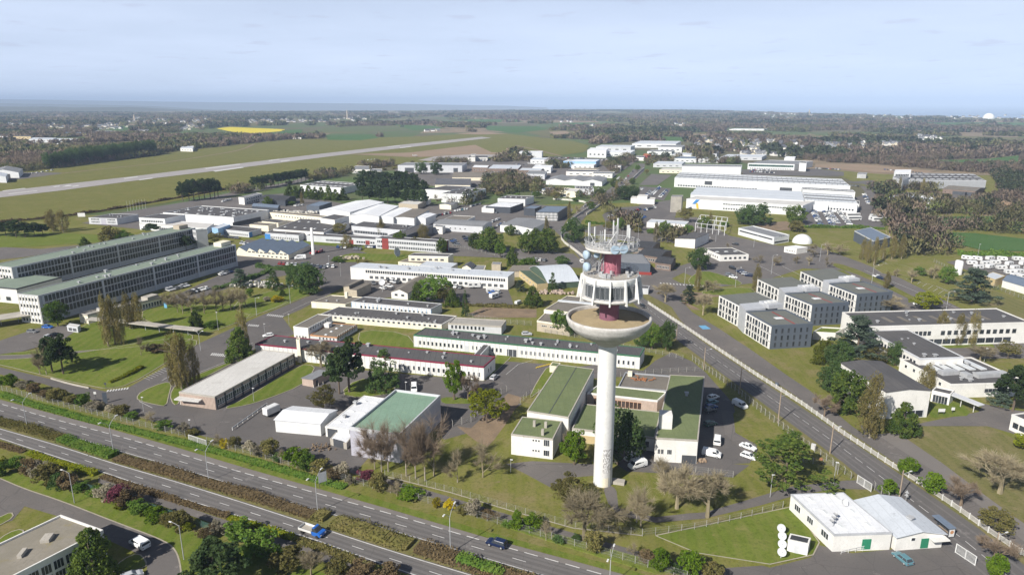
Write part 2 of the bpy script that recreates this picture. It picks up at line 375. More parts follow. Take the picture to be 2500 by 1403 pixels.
def strip(b, pl, w, z, off=0.0):
    n = len(pl); L = []
    for i in range(n):
        t = (pl[min(i+1, n-1)]-pl[max(i-1, 0)]); t.z = 0; t.normalize(); nrm = Vector((-t.y, t.x, 0))
        c = pl[i]+nrm*off; L.append((c+nrm*w/2, c-nrm*w/2))
    for (a, a2), (c, c2) in zip(L[:-1], L[1:]):
        b.add([(a2.x, a2.y, z), (c2.x, c2.y, z), (c.x, c.y, z), (a.x, a.y, z)], [(0, 1, 2, 3)])
def dashes(b, pl, on, off, w, z, shift=0.0):
    s = resample(pl, 0.5); i = 0; k = int((on+off)/0.5); m = int(on/0.5)
    while i+m < len(s): strip(b, [s[i], s[i+m]], w, z, shift); i += k
def kerb(pl, parent, w=0.28, z=0.15, closed=True):
    b = MB(); q = pl+[pl[0]] if closed else pl; strip(b, q, w, z); 
    return link('kerb', b.mesh('kerb', 'kerb'), parent)
LZ = [0.0]
def lawn(pts, smooth=1, mat='lawn', z=0.12, k=True, name='lawn'):
    LZ[0] += 0.003; z += LZ[0]; o = sheet(name, pts, mat, z, smooth, raised=True)
    if k: kerb(chaikin([P(*q) for q in pts], smooth), o, z=z+0.012)
    return o
# land, sea, far hills
def grid_sheet(name, mat, xs, ys, zf):
    b = MB(); nx = len(xs); vs = [(x, y, zf(x, y)) for y in ys for x in xs]
    fs = [(j*nx+i, j*nx+i+1, (j+1)*nx+i+1, (j+1)*nx+i) for j in range(len(ys)-1) for i in range(nx-1)]
    b.add(vs, fs); return structure(link(name, b.mesh(name, mat, True)))
coast = [(-400, 273), (300, 273), (420, 272), (700, 271), (1000, 270), (1250, 268), (1500, 267), (1700, 268), (1850, 272), (2000, 277), (2200, 283), (2400, 287), (2550, 291), (2900, 299)]
cw = [P(*c) for c in coast]
gp = [Vector((-9000, -400, 0)), Vector((9000, -400, 0)), Vector((9000, cw[-1].y*0.9, 0))]+[v for v in reversed(cw)]+[Vector((-14000, 8000, 0))]
b = MB(); n = len(gp)
b.add([(v.x, v.y, 0) for v in gp]+[(v.x*1.02, v.y*1.02 if v.y > 0 else v.y, -120) for v in gp], [tuple(range(n))]+[(i, n+i, n+(i+1) % n, (i+1) % n) for i in range(n)])
def bocage():
    m, t = newmat('bocage'); p = pos(t); mp = N(t, 'ShaderNodeMapping'); mp.inputs['Scale'].default_value = (1, .7, 1); t.links.new(p, mp.inputs[0])
    vo = N(t, 'ShaderNodeTexVoronoi', feature='F1'); vo.inputs['Scale'].default_value = 1/260; t.links.new(mp.outputs[0], vo.inputs['Vector']); sp = N(t, 'ShaderNodeSeparateColor'); t.links.new(vo.outputs['Color'], sp.inputs[0])
    c = mixc3(t, rampf(t, sp.outputs[0], .30, .31), (0.120, 0.112, 0.062), (0.085, 0.125, 0.042)); c = mixc3(t, rampf(t, sp.outputs[1], .62, .63), c, (0.135, 0.128, 0.050)); c = mixc3(t, rampf(t, sp.outputs[2], .82, .83), c, (0.235, 0.180, 0.120))
    c = mixc3(t, rampf(t, noise(t, p, .02, 5, .65), .4, .75), c, (0.110, 0.100, 0.062)); bsdf(t, c, .95, .1)
bocage()
structure(link('ground', b.mesh('ground', 'bocage')))
def seamat():
    m, t = newmat('sea_water'); p = pos(t)
    c = mixc3(t, rampf(t, noise(t, p, 0.0006, 3), 0.4, 0.6), (0.085, 0.150, 0.215), (0.120, 0.190, 0.255))
    bsdf(t, c, 0.35, 0.5)
seamat()
b = MB(); b.add([(-60000, 2500, -85), (60000, 2500, -85), (60000, 46000, -85), (-60000, 46000, -85)], [(0, 1, 2, 3)])
structure(link('sea', b.mesh('sea', 'sea_water')))
grassmat('far_land', (0.085, 0.095, 0.060), (0.105, 0.105, 0.070), (0.120, 0.105, 0.080), 0.5)
def ridge(name, x0, x1, d, depth, tops, zb, wob, seed, mat='far_land'):
    """a real hill: a long mound standing at distance d between two bearings of the photograph"""
    r = random.Random(seed); n = 90; ph = [r.uniform(0, 6.28) for _ in range(6)]
    xs = [(x0+(x1-x0)*i/n) for i in range(n+1)]; vs = []; K = 9
    for px in xs:
        ty = np.interp(px, [t[0] for t in tops], [t[1] for t in tops])
        for k in range(K):
            f = k/(K-1); y = d+(f-0.35)*depth; s = max(0.0, math.sin(math.pi*min(1, f*1.1)) if f < 0.91 else 0.02)
            top = CAMH-(ty-HY)/FPX*d*1.0
            top += wob*sum(math.sin(px*0.012*(j+1)+ph[j])/(j+1) for j in range(6))
            vs.append(((px-IW/2)/FPX*d*1.03, y, zb+(top-zb)*s))
    fs = [(i*K+j, (i+1)*K+j, (i+1)*K+j+1, i*K+j+1) for i in range(n) for j in range(K-1)]
    m = MB(); m.add(vs, fs); return structure(link(name, m.mesh(name, mat, True)))
ridge('hills', -500, 1330, 17000, 5000, [(-500, 238), (0, 242), (300, 246), (500, 249.5), (800, 251.5), (1000, 254), (1250, 258.5), (1330, 262)], -95, 2.0, 3)
ridge('hills', -500, 560, 11500, 3500, [(-500, 249), (0, 252), (250, 255), (400, 259), (520, 268), (560, 273)], -90, 3.0, 4)
ridge('hills', -600, 470, 7600, 2600, [(-600, 258), (0, 259), (180, 262), (330, 262), (400, 268), (470, 277)], -5, 2.5, 6)
# fields and the airfield
sheet('airfield', [(-500, 640), (-500, 470), (-200, 460), (0, 428), (120, 413), (380, 381), (420, 372), (700, 342), (1000, 334), (1160, 326), (1240, 327), (1400, 345), (1440, 356), (1425, 372), (1320, 386), (1150, 388), (980, 408), (850, 412), (740, 432), (560, 465), (400, 497), (180, 528), (0, 548)], 'airfield_grass', 0.25)
sheet('field', [(528, 314), (560, 310.5), (695, 316), (694, 320), (650, 324), (600, 327), (560, 321)], 'field_rape', 0.30)
sheet('field', [(795, 330), (905, 328), (925, 337), (880, 343), (800, 342)], 'field_green', 0.30)
for q in ([(275, 308), (350, 306), (340, 315), (280, 319)], [(690, 318), (740, 316), (735, 326), (680, 328)], [(960, 305), (1050, 307), (1090, 313), (1010, 318)], [(1180, 308), (1310, 308), (1340, 316), (1260, 325), (1190, 318)], [(1340, 300), (1480, 301), (1485, 307), (1400, 311)], [(1130, 292), (1260, 292), (1280, 298), (1150, 300)],
          [(2280, 392), (2400, 389), (2495, 379), (2480, 402), (2330, 408), (2280, 402)], [(2240, 520), (2310, 530), (2420, 528), (2440, 545), (2340, 552), (2270, 556)], [(2320, 568), (2380, 570), (2560, 590), (2560, 615), (2400, 612), (2310, 590)], [(2220, 300), (2400, 299), (2420, 306), (2300, 312)], [(2420, 299), (2560, 300), (2560, 313), (2440, 310)], [(2465, 540), (2560, 548), (2560, 575), (2480, 565)],
          [(1590, 332), (1680, 336), (1670, 346), (1600, 345)]):
    sheet('field', q, 'field_green', 0.30)
for q in ([(1990, 400), (2100, 402), (2285, 418), (2250, 426), (2130, 421), (1990, 408)], [(1680, 327), (1730, 328), (1728, 345), (1690, 338)], [(1000, 373), (850, 377), (1000, 384), (1140, 382), (1290, 386), (1320, 378), (1200, 372), (1160, 354)], [(1340, 322), (1380, 320), (1400, 328), (1350, 330)], [(1110, 327), (1180, 322), (1240, 327), (1170, 329)], [(2420, 500), (2520, 497), (2540, 515), (2450, 522)], [(2130, 295), (2240, 297), (2230, 302), (2140, 300)], [(1590, 325), (1660, 330), (1640, 334), (1570, 330)]):
    sheet('field', q, 'field_earth', 0.33)
sheet('field', [(1505, 304), (1600, 308), (1620, 316), (1540, 316)], 'airfield_grass', 0.30)
rw = sheet('runway', [(-300, 502), (-300, 520), (0, 483), (140, 467), (353, 438.5), (500, 421), (700, 396), (800, 383), (1000, 360), (1200, 337), (1174, 334.5), (1000, 352), (800, 374), (700, 386), (500, 410), (302, 434), (0, 468)], 'runway', 0.36)
b = MB()
for q in ([(302, 436), (335, 431.5), (338, 433), (305, 437.5)], [(338, 439.5), (371, 435), (374, 436.5), (341, 441)], [(500, 411.5), (585, 401), (588, 402.5), (503, 413.2)], [(520, 418), (590, 408.5), (596, 410), (526, 420)],
          [(655, 392.5), (680, 389.3), (683, 390.5), (658, 393.8)], [(684, 394), (706, 391.2), (709, 392.6), (687, 395.4)], [(945, 359), (975, 355.5), (977, 356.5), (947, 360)], [(975, 361), (1003, 357.7), (1005, 358.8), (977, 362.2)],
          [(5, 466.6), (60, 460), (64, 461), (9, 467.8)], [(130, 456), (145, 454.2), (147, 455.8), (132, 457.6)], [(152, 457), (163, 453), (172, 452.4), (176, 454.6), (166, 457.6)], [(176, 455.2), (192, 453), (193, 454.6), (178, 456.8)], [(20, 474), (90, 465.8), (92, 466.8), (22, 475)]):
    pp = [P(*u) for u in q]; b.add([(u.x, u.y, 0.42) for u in pp], [(0, 1, 2, 3)])
link('runway_markings', b.mesh('runway_markings', 'paint_white'), rw)
sheet('taxiway', [(1020, 392), (1060, 383), (1150, 377), (1290, 380), (1150, 386), (1090, 396)], 'runway', 0.37)
sheet('apron', [(-300, 440), (0, 424), (90, 421), (160, 423), (60, 437), (-300, 470)], 'asphalt', 0.37)
b = MB(); strip(b, line([(150, 424), (260, 412), (400, 398), (500, 382), (590, 367), (620, 352)]), 6, 0.38); strip(b, line([(1260, 356), (1310, 366), (1370, 382)]), 7, 0.38); strip(b, line([(870, 377), (1000, 382), (1030, 384)]), 6, 0.38)
structure(link('path', b.mesh('path', 'soil')))
# expressway: two carriageways, median, verges
NU = [(-60, 959), (0, 975), (123, 1008), (274, 1048), (428, 1091), (599, 1142), (768, 1190), (960, 1245), (1188, 1312), (1520, 1401), (1620, 1428)]
SU = [(-60, 1001), (0, 1018), (171, 1065), (285, 1101), (428, 1141), (599, 1194), (768, 1246), (960, 1297), (1104, 1341), (1304, 1400), (1400, 1428)]
NL = [(-60, 1027), (0, 1044), (143, 1085), (285, 1131), (428, 1172), (599, 1225), (768, 1280), (960, 1343), (1164, 1404), (1240, 1428)]
SL = [(-60, 1052), (0, 1072), (86, 1101), (248, 1154), (365, 1194), (599, 1268), (756, 1316), (888, 1364), (984, 1397), (1070, 1428)]
ED = [(-60, 969), (0, 985), (123, 1021), (274, 1060), (428, 1104), (570, 1147), (768, 1202), (977, 1260), (1128, 1305), (1299, 1353), (1434, 1391), (1550, 1424)]
sheet('verge', [(p[0], p[1]-14) for p in NU]+list(reversed(SL)), 'dry_grass', 0.01)
ru = sheet('road', NU+list(reversed(SU)), 'asphalt_road', 0.03)
rl = sheet('road', NL+list(reversed(SL)), 'asphalt_road', 0.03)
sheet('hard_shoulder', NU+list(reversed(ED)), 'shoulder', 0.045)
b = MB(); dashes(b, line(ED), 3.0, 1.6, 0.24, 0.07)
mid = [((a[0]+c[0])/2+8, (a[1]+c[1])/2+2) for a, c in zip([(-60, 969), (123, 1021), (274, 1060), (428, 1104), (570, 1147), (768, 1202), (977, 1260), (1128, 1305), (1299, 1353)], [(-60, 1001), (100, 1046), (260, 1093), (420, 1138), (560, 1182), (755, 1242), (945, 1292), (1090, 1336), (1260, 1387)])]
dashes(b, line(mid), 3.0, 6.5, 0.17, 0.07); strip(b, line(SU), 0.16, 0.07, 0.35)
link('lane_markings', b.mesh('lane_markings', 'paint_white'), ru)
b = MB(); strip(b, line(NL), 0.22, 0.07, -0.4); strip(b, line(SL), 0.2, 0.07, 0.45)
mid = [((a[0]+c[0])/2, (a[1]+c[1])/2) for a, c in zip([(-60, 1027), (0, 1044), (143, 1085), (285, 1131), (428, 1172), (599, 1225), (768, 1280), (960, 1343), (1164, 1404)], [(-60, 1052), (0, 1074), (120, 1112), (248, 1154), (380, 1199), (540, 1249), (700, 1299), (888, 1364), (1060, 1425)])]
dashes(b, line(mid), 3.0, 6.5, 0.17, 0.07)
link('lane_markings', b.mesh('lane_markings', 'paint_white'), rl)
b = MB()
def wear(pa, pb, fs, ww, z):
    for f in fs: strip(b, line([(a[0]+(c[0]-a[0])*f, a[1]+(c[1]-a[1])*f) for a, c in zip(pa, pb)]), ww, z)
n_ = min(len(ED), len(SU)); SUX = [(-60, 1001), (75, 1039), (215, 1080), (385, 1129), (530, 1173), (730, 1234), (935, 1290), (1080, 1334), (1240, 1381), (1360, 1417), (1450, 1440), (1500, 1460)]
wear(ED, SUX, (.12, .32, .62, .86), .7, .058); wear(NL, [(-60, 1052), (0, 1074), (120, 1112), (248, 1154), (380, 1199), (540, 1249), (700, 1299), (888, 1364), (1060, 1425), (1130, 1450)], (.16, .36, .64, .86), .7, .058)
structure(link('tyre_wear', b.mesh('tyre_wear', 'asphalt_worn')))
sheet('median', [(p[0], p[1]) for p in SU]+list(reversed(NL)), 'dry_grass', 0.05)
sheet('verge', [(p[0], p[1]-1) for p in NU]+[(1620, 1416), (1500, 1380), (1188, 1297), (960, 1229), (768, 1173), (599, 1122), (428, 1072), (274, 1030), (123, 985), (-60, 935)], 'lawn', 0.055)
# service lane behind the lower carriageway, lawns and drives bottom left
sheet('path', [(240, 1165), (365, 1206), (600, 1285), (760, 1335), (900, 1385), (990, 1425), (930, 1425), (840, 1388), (720, 1345), (590, 1300), (350, 1219), (240, 1178)], 'asphalt', 0.04)
sheet('road', [(-80, 1150), (0, 1167), (60, 1193), (150, 1222), (290, 1277), (390, 1314), (425, 1335), (440, 1370), (444, 1430), (350, 1430), (360, 1380), (335, 1350), (270, 1320), (150, 1262), (60, 1235), (30, 1270), (-80, 1300)], 'asphalt', 0.035)
sheet('lawn', [(0, 1142), (60, 1160), (200, 1203), (330, 1240), (480, 1300), (640, 1350), (760, 1390), (900, 1425), (446, 1425), (440, 1370), (425, 1335), (390, 1314), (290, 1277), (150, 1222), (60, 1193), (0, 1167)], 'lawn', 0.03)
lawn([(-60, 1285), (0, 1262), (28, 1249), (34, 1262), (0, 1282), (-60, 1310)], 1)
lawn([(-60, 1360), (-20, 1330), (20, 1300), (55, 1290), (60, 1308), (0, 1340), (-40, 1380)], 1)
lawn([(270, 1395), (300, 1365), (338, 1349), (358, 1370), (356, 1385), (300, 1398)], 1)
b = MB(); strip(b, line([(0, 1167), (60, 1193), (150, 1222), (290, 1277), (390, 1314), (425, 1335), (440, 1370), (444, 1430)]), 0.3, 0.06)
structure(link('kerb', b.mesh('kerb', 'kerb')))
# campus: paved yards and roads
sheet('grassland', [(-400, 1500), (2900, 1500), (2700, 600), (2180, 480), (-400, 540)], 'grass', 0.008)
sheet('yard', [(-60, 882), (124, 925), (257, 955), (310, 948), (402, 897), (490, 836), (614, 780), (790, 708), (840, 700), (735, 755), (690, 775), (720, 815), (622, 851), (590, 880), (850, 900), (1185, 930), (1210, 880), (1360, 890), (1290, 965), (1180, 985), (1080, 1045), (960, 1050), (870, 1150), (640, 1095), (440, 1052), (250, 985), (107, 937), (-60, 900)], 'asphalt_dark', 0.04)
sheet('car_park', [(560, 660), (370, 748), (400, 755), (600, 690), (700, 672), (760, 690), (790, 708), (840, 700), (870, 735), (960, 725), (1140, 745), (1255, 745), (1240, 705), (1130, 690), (860, 660), (900, 620), (860, 605), (700, 590), (600, 585)], 'asphalt_dark', 0.042)
sheet('car_park', [(1075, 1040), (1120, 985), (1240, 980), (1275, 985), (1240, 1010), (1180, 1075), (1130, 1090), (1080, 1070)], 'asphalt_dark', 0.041)
sheet('path', [(1115, 1040), (1150, 1045), (1240, 960), (1275, 970), (1235, 1035), (1205, 1075), (1190, 1090), (1160, 1075)], 'soil', 0.052)
sheet('path', [(860, 1142), (940, 1165), (1100, 1213), (1250, 1258), (1400, 1300), (1560, 1345), (1680, 1380), (1760, 1405), (1740, 1425), (1640, 1395), (1500, 1345), (1300, 1285), (1100, 1228), (940, 1178), (850, 1152)], 'asphalt', 0.042)

sheet('yard', [(1330, 932), (1330, 905), (1450, 890), (1570, 905), (1600, 880), (1640, 860), (1690, 882), (1722, 908), (1790, 985), (1795, 1010), (1850, 1100), (1830, 1130), (1700, 1136), (1720, 918), (1500, 920)], 'asphalt_dark', 0.0445)
sheet('path', [(1480, 1180), (1500, 1190), (1530, 1240), (1600, 1258), (1720, 1250), (1830, 1218), (1940, 1185), (2060, 1172), (2110, 1172), (2130, 1195), (2040, 1192), (1930, 1212), (1860, 1232), (1720, 1265), (1600, 1275), (1510, 1258), (1470, 1210)], 'asphalt', 0.046)
sheet('car_park', [(1700, 1390), (1860, 1380), (1880, 1385), (1980, 1360), (2000, 1330), (2080, 1350), (2330, 1325), (2345, 1345), (2420, 1425), (1680, 1425)], 'asphalt_dark', 0.047)
sheet('path', [(1540, 705), (1580, 690), (1640, 660), (1580, 650), (1450, 665), (1400, 690), (1450, 720)], 'asphalt', 0.045)
# right hand road and what lies beyond it
RL = [(1350, 560), (1385, 590), (1430, 650), (1500, 700), (1560, 752), (1600, 790), (1680, 850), (1760, 910), (1850, 975), (1960, 1055), (2060, 1130), (2190, 1240), (2300, 1330), (2390, 1410), (2420, 1435)]
RR = [(1372, 556), (1405, 580), (1465, 640), (1535, 698), (1590, 742), (1640, 778), (1722, 838), (1800, 890), (1890, 950), (2010, 1030), (2120, 1105), (2260, 1200), (2390, 1290), (2500, 1378), (2560, 1420)]
sheet('road_verge', [(x-16, y+6) for x, y in RL]+[(x+26, y-6) for x, y in reversed(RR)], 'dry_grass', 0.02)
rr = sheet('road', RL+list(reversed(RR)), 'asphalt_road', 0.05)
b = MB(); mid = [((a[0]+c[0])/2, (a[1]+c[1])/2) for a, c in zip(RL, RR)]
dashes(b, line(mid), 3.0, 1.6, 0.14, 0.08)
link('lane_markings', b.mesh('lane_markings', 'paint_white'), rr)
b = MB(); wear(RL, RR, (.16, .36, .64, .84), .6, .072); structure(link('tyre_wear', b.mesh('tyre_wear', 'asphalt_worn')))
sheet('road', [(1395, 560), (1380, 548), (1400, 525), (1430, 495), (1475, 470), (1520, 440), (1545, 415), (1555, 400), (1575, 400), (1572, 418), (1545, 445), (1505, 472), (1450, 505), (1420, 540), (1410, 562)], 'asphalt', 0.14)
sheet('road', [(1600, 660), (1560, 690), (1575, 715), (1640, 750), (1660, 780), (1690, 810), (1760, 850), (1830, 895), (1920, 950), (2010, 1015), (2100, 1072), (2190, 1132), (2300, 1210), (2420, 1300), (2540, 1380), (2540, 1340), (2420, 1255), (2320, 1175), (2200, 1095), (2100, 1035), (2010, 975), (1920, 915), (1840, 858), (1760, 805), (1690, 762), (1665, 735), (1668, 710), (1690, 695), (1660, 690), (1640, 680), (1680, 660)], 'asphalt', 0.055)
sheet('car_park', [(1640, 655), (1690, 640), (1700, 600), (1620, 590), (1530, 590), (1400, 560), (1560, 535), (1700, 530), (1780, 575), (1900, 600), (1990, 600), (2100, 640), (2200, 680), (2330, 745), (2480, 820), (2330, 790), (2180, 755), (2160, 720), (2060, 660), (1960, 655), (1850, 690), (1760, 700)], 'asphalt', 0.056)
lawn([(1690, 672), (1720, 660), (1765, 672), (1815, 690), (1800, 698), (1745, 692), (1700, 698), (1678, 690)], 1, 'lawn', 0.15)
lawn([(1760, 705), (1830, 700), (1850, 720), (1755, 722), (1700, 715)], 1, 'lawn', 0.15)
sheet('lawn', [(1665, 712), (1700, 708), (1760, 722), (1756, 770), (1800, 800), (1880, 858), (1985, 858), (2060, 880), (2060, 940), (2110, 1060), (2080, 1040), (1920, 905), (1840, 850), (1760, 800), (1690, 755)], 'grass', 0.065)
sheet('flower_bed', [(1660, 718), (1690, 712), (1755, 718), (1756, 724), (1700, 728), (1672, 738), (1700, 750), (1710, 757), (1690, 755), (1665, 738)], 'soil', 0.075)
lawn([(2120, 660), (2170, 640), (2230, 655), (2330, 690), (2380, 720), (2370, 728), (2260, 690)], 1, 'grass', 0.15)
lawn([(2040, 640), (2120, 668), (2290, 755), (2270, 755), (2110, 675), (2030, 650)], 1, 'grass', 0.14, False)
sheet('lawn', [(2400, 700), (2520, 745), (2520, 800), (2440, 765), (2380, 740)], 'dry_grass', 0.066)
sheet('meadow', [(2170, 1050), (2240, 1042), (2410, 1040), (2540, 1100), (2560, 1330), (2430, 1250), (2330, 1160), (2220, 1080)], 'dry_grass', 0.067)
sheet('path', [(2220, 1040), (2410, 1040), (2480, 1060), (2560, 1040), (2560, 1010), (2470, 1000), (2400, 985), (2390, 1005), (2260, 1030)], 'asphalt', 0.068)
sheet('path', [(2140, 1060), (2190, 1055), (2300, 1130), (2420, 1220), (2560, 1320), (2560, 1370), (2400, 1240), (2280, 1150)], 'shoulder', 0.069)
sheet('lawn', [(2270, 985), (2340, 980), (2370, 1005), (2360, 1015), (2270, 1020)], 'lawn', 0.07)
sheet('yard', [(2270, 830), (2520, 835), (2520, 875), (2350, 875)], 'asphalt', 0.06)
sheet('lawn', [(2260, 838), (2330, 835), (2420, 836), (2430, 848), (2300, 850)], 'lawn', 0.07)
sheet('grassland', [(1990, 411), (2130, 424), (2250, 429), (2430, 428), (2480, 490), (2300, 520), (2150, 470), (2060, 434)], 'grass', 0.06)
# factory grounds
sheet('car_park', [(1960, 505), (2040, 500), (2125, 470), (2110, 450), (2060, 445), (2130, 440), (2150, 520), (2160, 555), (1960, 553)], 'asphalt_dark', 0.15)
sheet('car_park', [(1560, 455), (1640, 460), (1620, 490), (1560, 480)], 'asphalt_dark', 0.15)
sheet('car_park', [(1470, 525), (1500, 508), (1600, 500), (1640, 520), (1600, 545), (1480, 545)], 'asphalt_dark', 0.15)
sheet('car_park', [(1560, 452), (1590, 425), (1640, 428), (1605, 452)], 'asphalt', 0.15)
sheet('car_park', [(1810, 414), (1990, 412), (2060, 420), (2060, 430), (1815, 428)], 'asphalt_dark', 0.15)
sheet('car_park', [(1600, 560), (1560, 500), (1660, 485), (1640, 560)], 'asphalt', 0.149)
sheet('road', [(2100, 455), (2125, 455), (2145, 490), (2150, 510), (2132, 510), (2120, 480)], 'asphalt', 0.16)
sheet('yard', [(1840, 548), (1920, 540), (1950, 560), (1880, 565)], 'soil', 0.15)
sheet('car_park', [(2310, 640), (2400, 625), (2560, 625), (2560, 720), (2440, 690)], 'asphalt', 0.15)
sheet('yard', [(2170, 470), (2330, 470), (2440, 480), (2420, 500), (2320, 505), (2230, 490)], 'asphalt', 0.15)
sheet('yard', [(2240, 466), (2390, 472), (2380, 478), (2250, 472)], 'soil', 0.16)
# industrial estate paving, mid left
sheet('yard', [(200, 545), (330, 515), (480, 490), (600, 480), (720, 470), (800, 490), (960, 520), (1040, 500), (1180, 500), (1280, 495), (1400, 510), (1370, 560), (1250, 560), (1200, 580), (1150, 600), (1040, 590), (900, 600), (640, 580), (500, 570), (340, 560)], 'asphalt', 0.1)
sheet('yard', [(900, 480), (1100, 470), (1200, 470), (1340, 440), (1500, 430), (1560, 390), (1250, 380), (1050, 392), (960, 415), (1000, 440), (1100, 465)], 'asphalt', 0.1)
sheet('road', [(250, 528), (360, 508), (480, 489), (600, 462), (700, 446), (760, 428), (775, 432), (700, 455), (600, 471), (480, 498), (370, 517), (260, 537)], 'asphalt', 0.13)
sheet('car_park', [(960, 580), (1090, 575), (1180, 580), (1190, 600), (1400, 620), (1440, 655), (1320, 650), (1230, 630), (1110, 625), (1000, 610)], 'asphalt', 0.11)
sheet('car_park', [(-60, 600), (100, 608), (200, 598), (150, 612), (60, 628), (-60, 640)], 'asphalt', 0.1)
sheet('lawn', [(1165, 575), (1190, 565), (1330, 585), (1370, 600), (1300, 600), (1210, 590)], 'grass', 0.14)
sheet('lawn', [(600, 568), (660, 578), (760, 590), (900, 600), (890, 606), (740, 596), (600, 578)], 'lawn', 0.14)
sheet('lawn', [(830, 625), (860, 618), (1000, 622), (990, 632), (900, 640), (840, 640)], 'lawn', 0.14)
# campus lawns
lawn([(332, 972), (345, 955), (400, 933), (420, 935), (412, 965), (406, 992), (380, 988), (345, 980)])
lawn([(424, 990), (414, 965), (428, 940), (480, 915), (585, 875), (600, 870), (640, 850), (520, 910), (440, 955), (438, 985)])
lawn([(0, 890), (124, 921), (216, 941), (262, 950), (315, 940), (390, 895), (440, 862), (480, 845), (480, 828), (400, 826), (200, 862), (60, 876), (-60, 880)])
lawn([(-60, 862), (0, 870), (190, 858), (390, 842), (470, 832), (470, 815), (380, 790), (300, 772), (215, 790), (190, 805), (120, 850), (40, 862)])
lawn([(330, 770), (400, 735), (440, 745), (600, 745), (690, 735), (712, 735), (610, 775), (560, 795), (500, 815), (400, 800)])
lawn([(560, 745), (640, 715), (720, 700), (790, 705), (720, 735), (640, 765), (600, 770)])
sheet('path', [(-60, 880), (0, 868), (190, 858), (390, 840), (470, 828), (470, 836), (390, 849), (190, 868), (0, 878)], 'asphalt', 0.142)
lawn([(538, 1000), (600, 972), (730, 890), (770, 893), (760, 915), (735, 942), (650, 975), (600, 990)])
lawn([(828, 962), (870, 925), (935, 925), (965, 945), (960, 960), (880, 972)])
lawn([(873, 835), (880, 805), (990, 812), (1020, 850), (1180, 862), (1150, 870), (1000, 862), (900, 850)])
lawn([(1205, 880), (1215, 862), (1250, 868), (1240, 880), (1180, 935), (1180, 920)])
lawn([(1312, 930), (1340, 890), (1400, 900), (1350, 930), (1310, 960), (1290, 975)])
lawn([(1075, 970), (1130, 970), (1190, 990), (1160, 985), (1120, 985), (1080, 985)], 1, 'lawn', 0.12, False)
sheet('lawn', [(880, 1150), (960, 1110), (1130, 1060), (1240, 1030), (1260, 1120), (1460, 1150), (1480, 1215), (1520, 1320), (1400, 1290), (1250, 1245), (1080, 1198), (940, 1160)], 'grass', 0.048)
sheet('lawn', [(1500, 1150), (1790, 1165), (1830, 1130), (1930, 1182), (1820, 1215), (1700, 1250), (1600, 1262), (1510, 1240)], 'grass', 0.049)
sheet('yard', [(1235, 1132), (1300, 1125), (1450, 1133), (1456, 1160), (1400, 1165), (1345, 1190), (1290, 1160)], 'asphalt', 0.053)
sheet('yard', [(1495, 1125), (1560, 1060), (1625, 1120), (1830, 1135), (1790, 1165), (1530, 1150)], 'asphalt_dark', 0.054)
lawn([(1790, 1010), (1818, 985), (1930, 1070), (2080, 1150), (2085, 1170), (1900, 1190), (1800, 1205), (1840, 1120), (1855, 1090), (1795, 1055)], 0, 'grass', 0.13, False)
sheet('car_park', [(1760, 1000), (1815, 1010), (1815, 1040), (1790, 1060), (1850, 1085), (1830, 1120), (1770, 1060)], 'asphalt', 0.14)
lawn([(1600, 1308), (1930, 1238), (1965, 1275), (2000, 1325), (1985, 1355), (1880, 1378), (1700, 1350)], 0, 'lawn', 0.13)
lawn([(1520, 1268), (1600, 1278), (1720, 1268), (1860, 1235), (1930, 1215), (1930, 1232), (1620, 1300), (1560, 1305)], 0, 'grass', 0.12, False)
lawn([(1250, 1275), (1400, 1315), (1560, 1360), (1680, 1395), (1600, 1400), (1400, 1340), (1230, 1285)], 0, 'lawn', 0.12, False)
sheet('tennis_court', [(1145, 765), (1180, 750), (1310, 755), (1310, 775), (1160, 775)], 'soil', 0.06)
sheet('lawn', [(1235, 780), (1310, 778), (1370, 805), (1420, 822), (1330, 808)], 'grass', 0.062)
sheet('lawn', [(0, 570), (120, 568), (260, 575), (240, 592), (60, 603), (-60, 605)], 'lawn', 0.12)
sheet('drive', [(-60, 868), (-60, 842), (0, 832), (90, 802), (165, 795), (198, 800), (150, 832), (100, 846), (60, 857), (0, 866)], 'asphalt', 0.195)
# painted markings inside the campus
b = MB()
def bars(x0, y0, x1, y1, n, dx, dy):
    for i in range(n):
        f = i/(n-1); a = P(x0+(x1-x0)*f, y0+(y1-y0)*f); c = P(x0+(x1-x0)*f+dx, y0+(y1-y0)*f+dy); strip(b, [a, c], 0.5, 0.165)
bars(515, 868, 557, 872, 10, 5, -6); bars(606, 796, 628, 798, 6, 4, -4); bars(652, 771, 688, 775, 9, 4, -4); bars(262, 957, 310, 951, 8, 3, -5)
for q in ([(480, 912), (560, 880)], [(395, 930), (455, 895)], [(340, 980), (372, 996)], [(560, 855), (618, 838)], [(1235, 915), (1265, 890), (1300, 880)], [(690, 768), (728, 750), (760, 735)]): strip(b, line(q, 0), 0.15, 0.165)
for i in range(8): strip(b, line([(350+i*7, 922-i*3.4), (366+i*7, 928-i*3.4)], 0), 0.12, 0.165)
for i in range(12): strip(b, line([(2145+i*14.5, 634+i*6.6), (2165+i*14.5, 645+i*6.6)], 0), 0.15, 0.165)
for i in range(9): strip(b, line([(2200+i*13, 676+i*6), (2212+i*13, 668+i*6)], 0), 0.15, 0.165)
for q in ([(1855, 650), (2000, 720)], [(1910, 650), (2020, 705)], [(2110, 660), (2335, 752)]): strip(b, line(q, 0), 0.2, 0.165)
for i in range(14): strip(b, line([(1612+i*8, 690+i*0.6), (1614+i*8, 693+i*0.6)], 0), 0.6, 0.165)
structure(link('painted_markings', b.mesh('painted_markings', 'paint_white')))
sheet('painted_bay', [(1705, 795), (1722, 794), (1736, 803), (1716, 804)], 'paint_blue', 0.07)
b = MB(); bars(1308, 899, 1340, 891, 8, 6, -4)
structure(link('painted_markings', b.mesh('painted_markings', 'paint_yellow')))
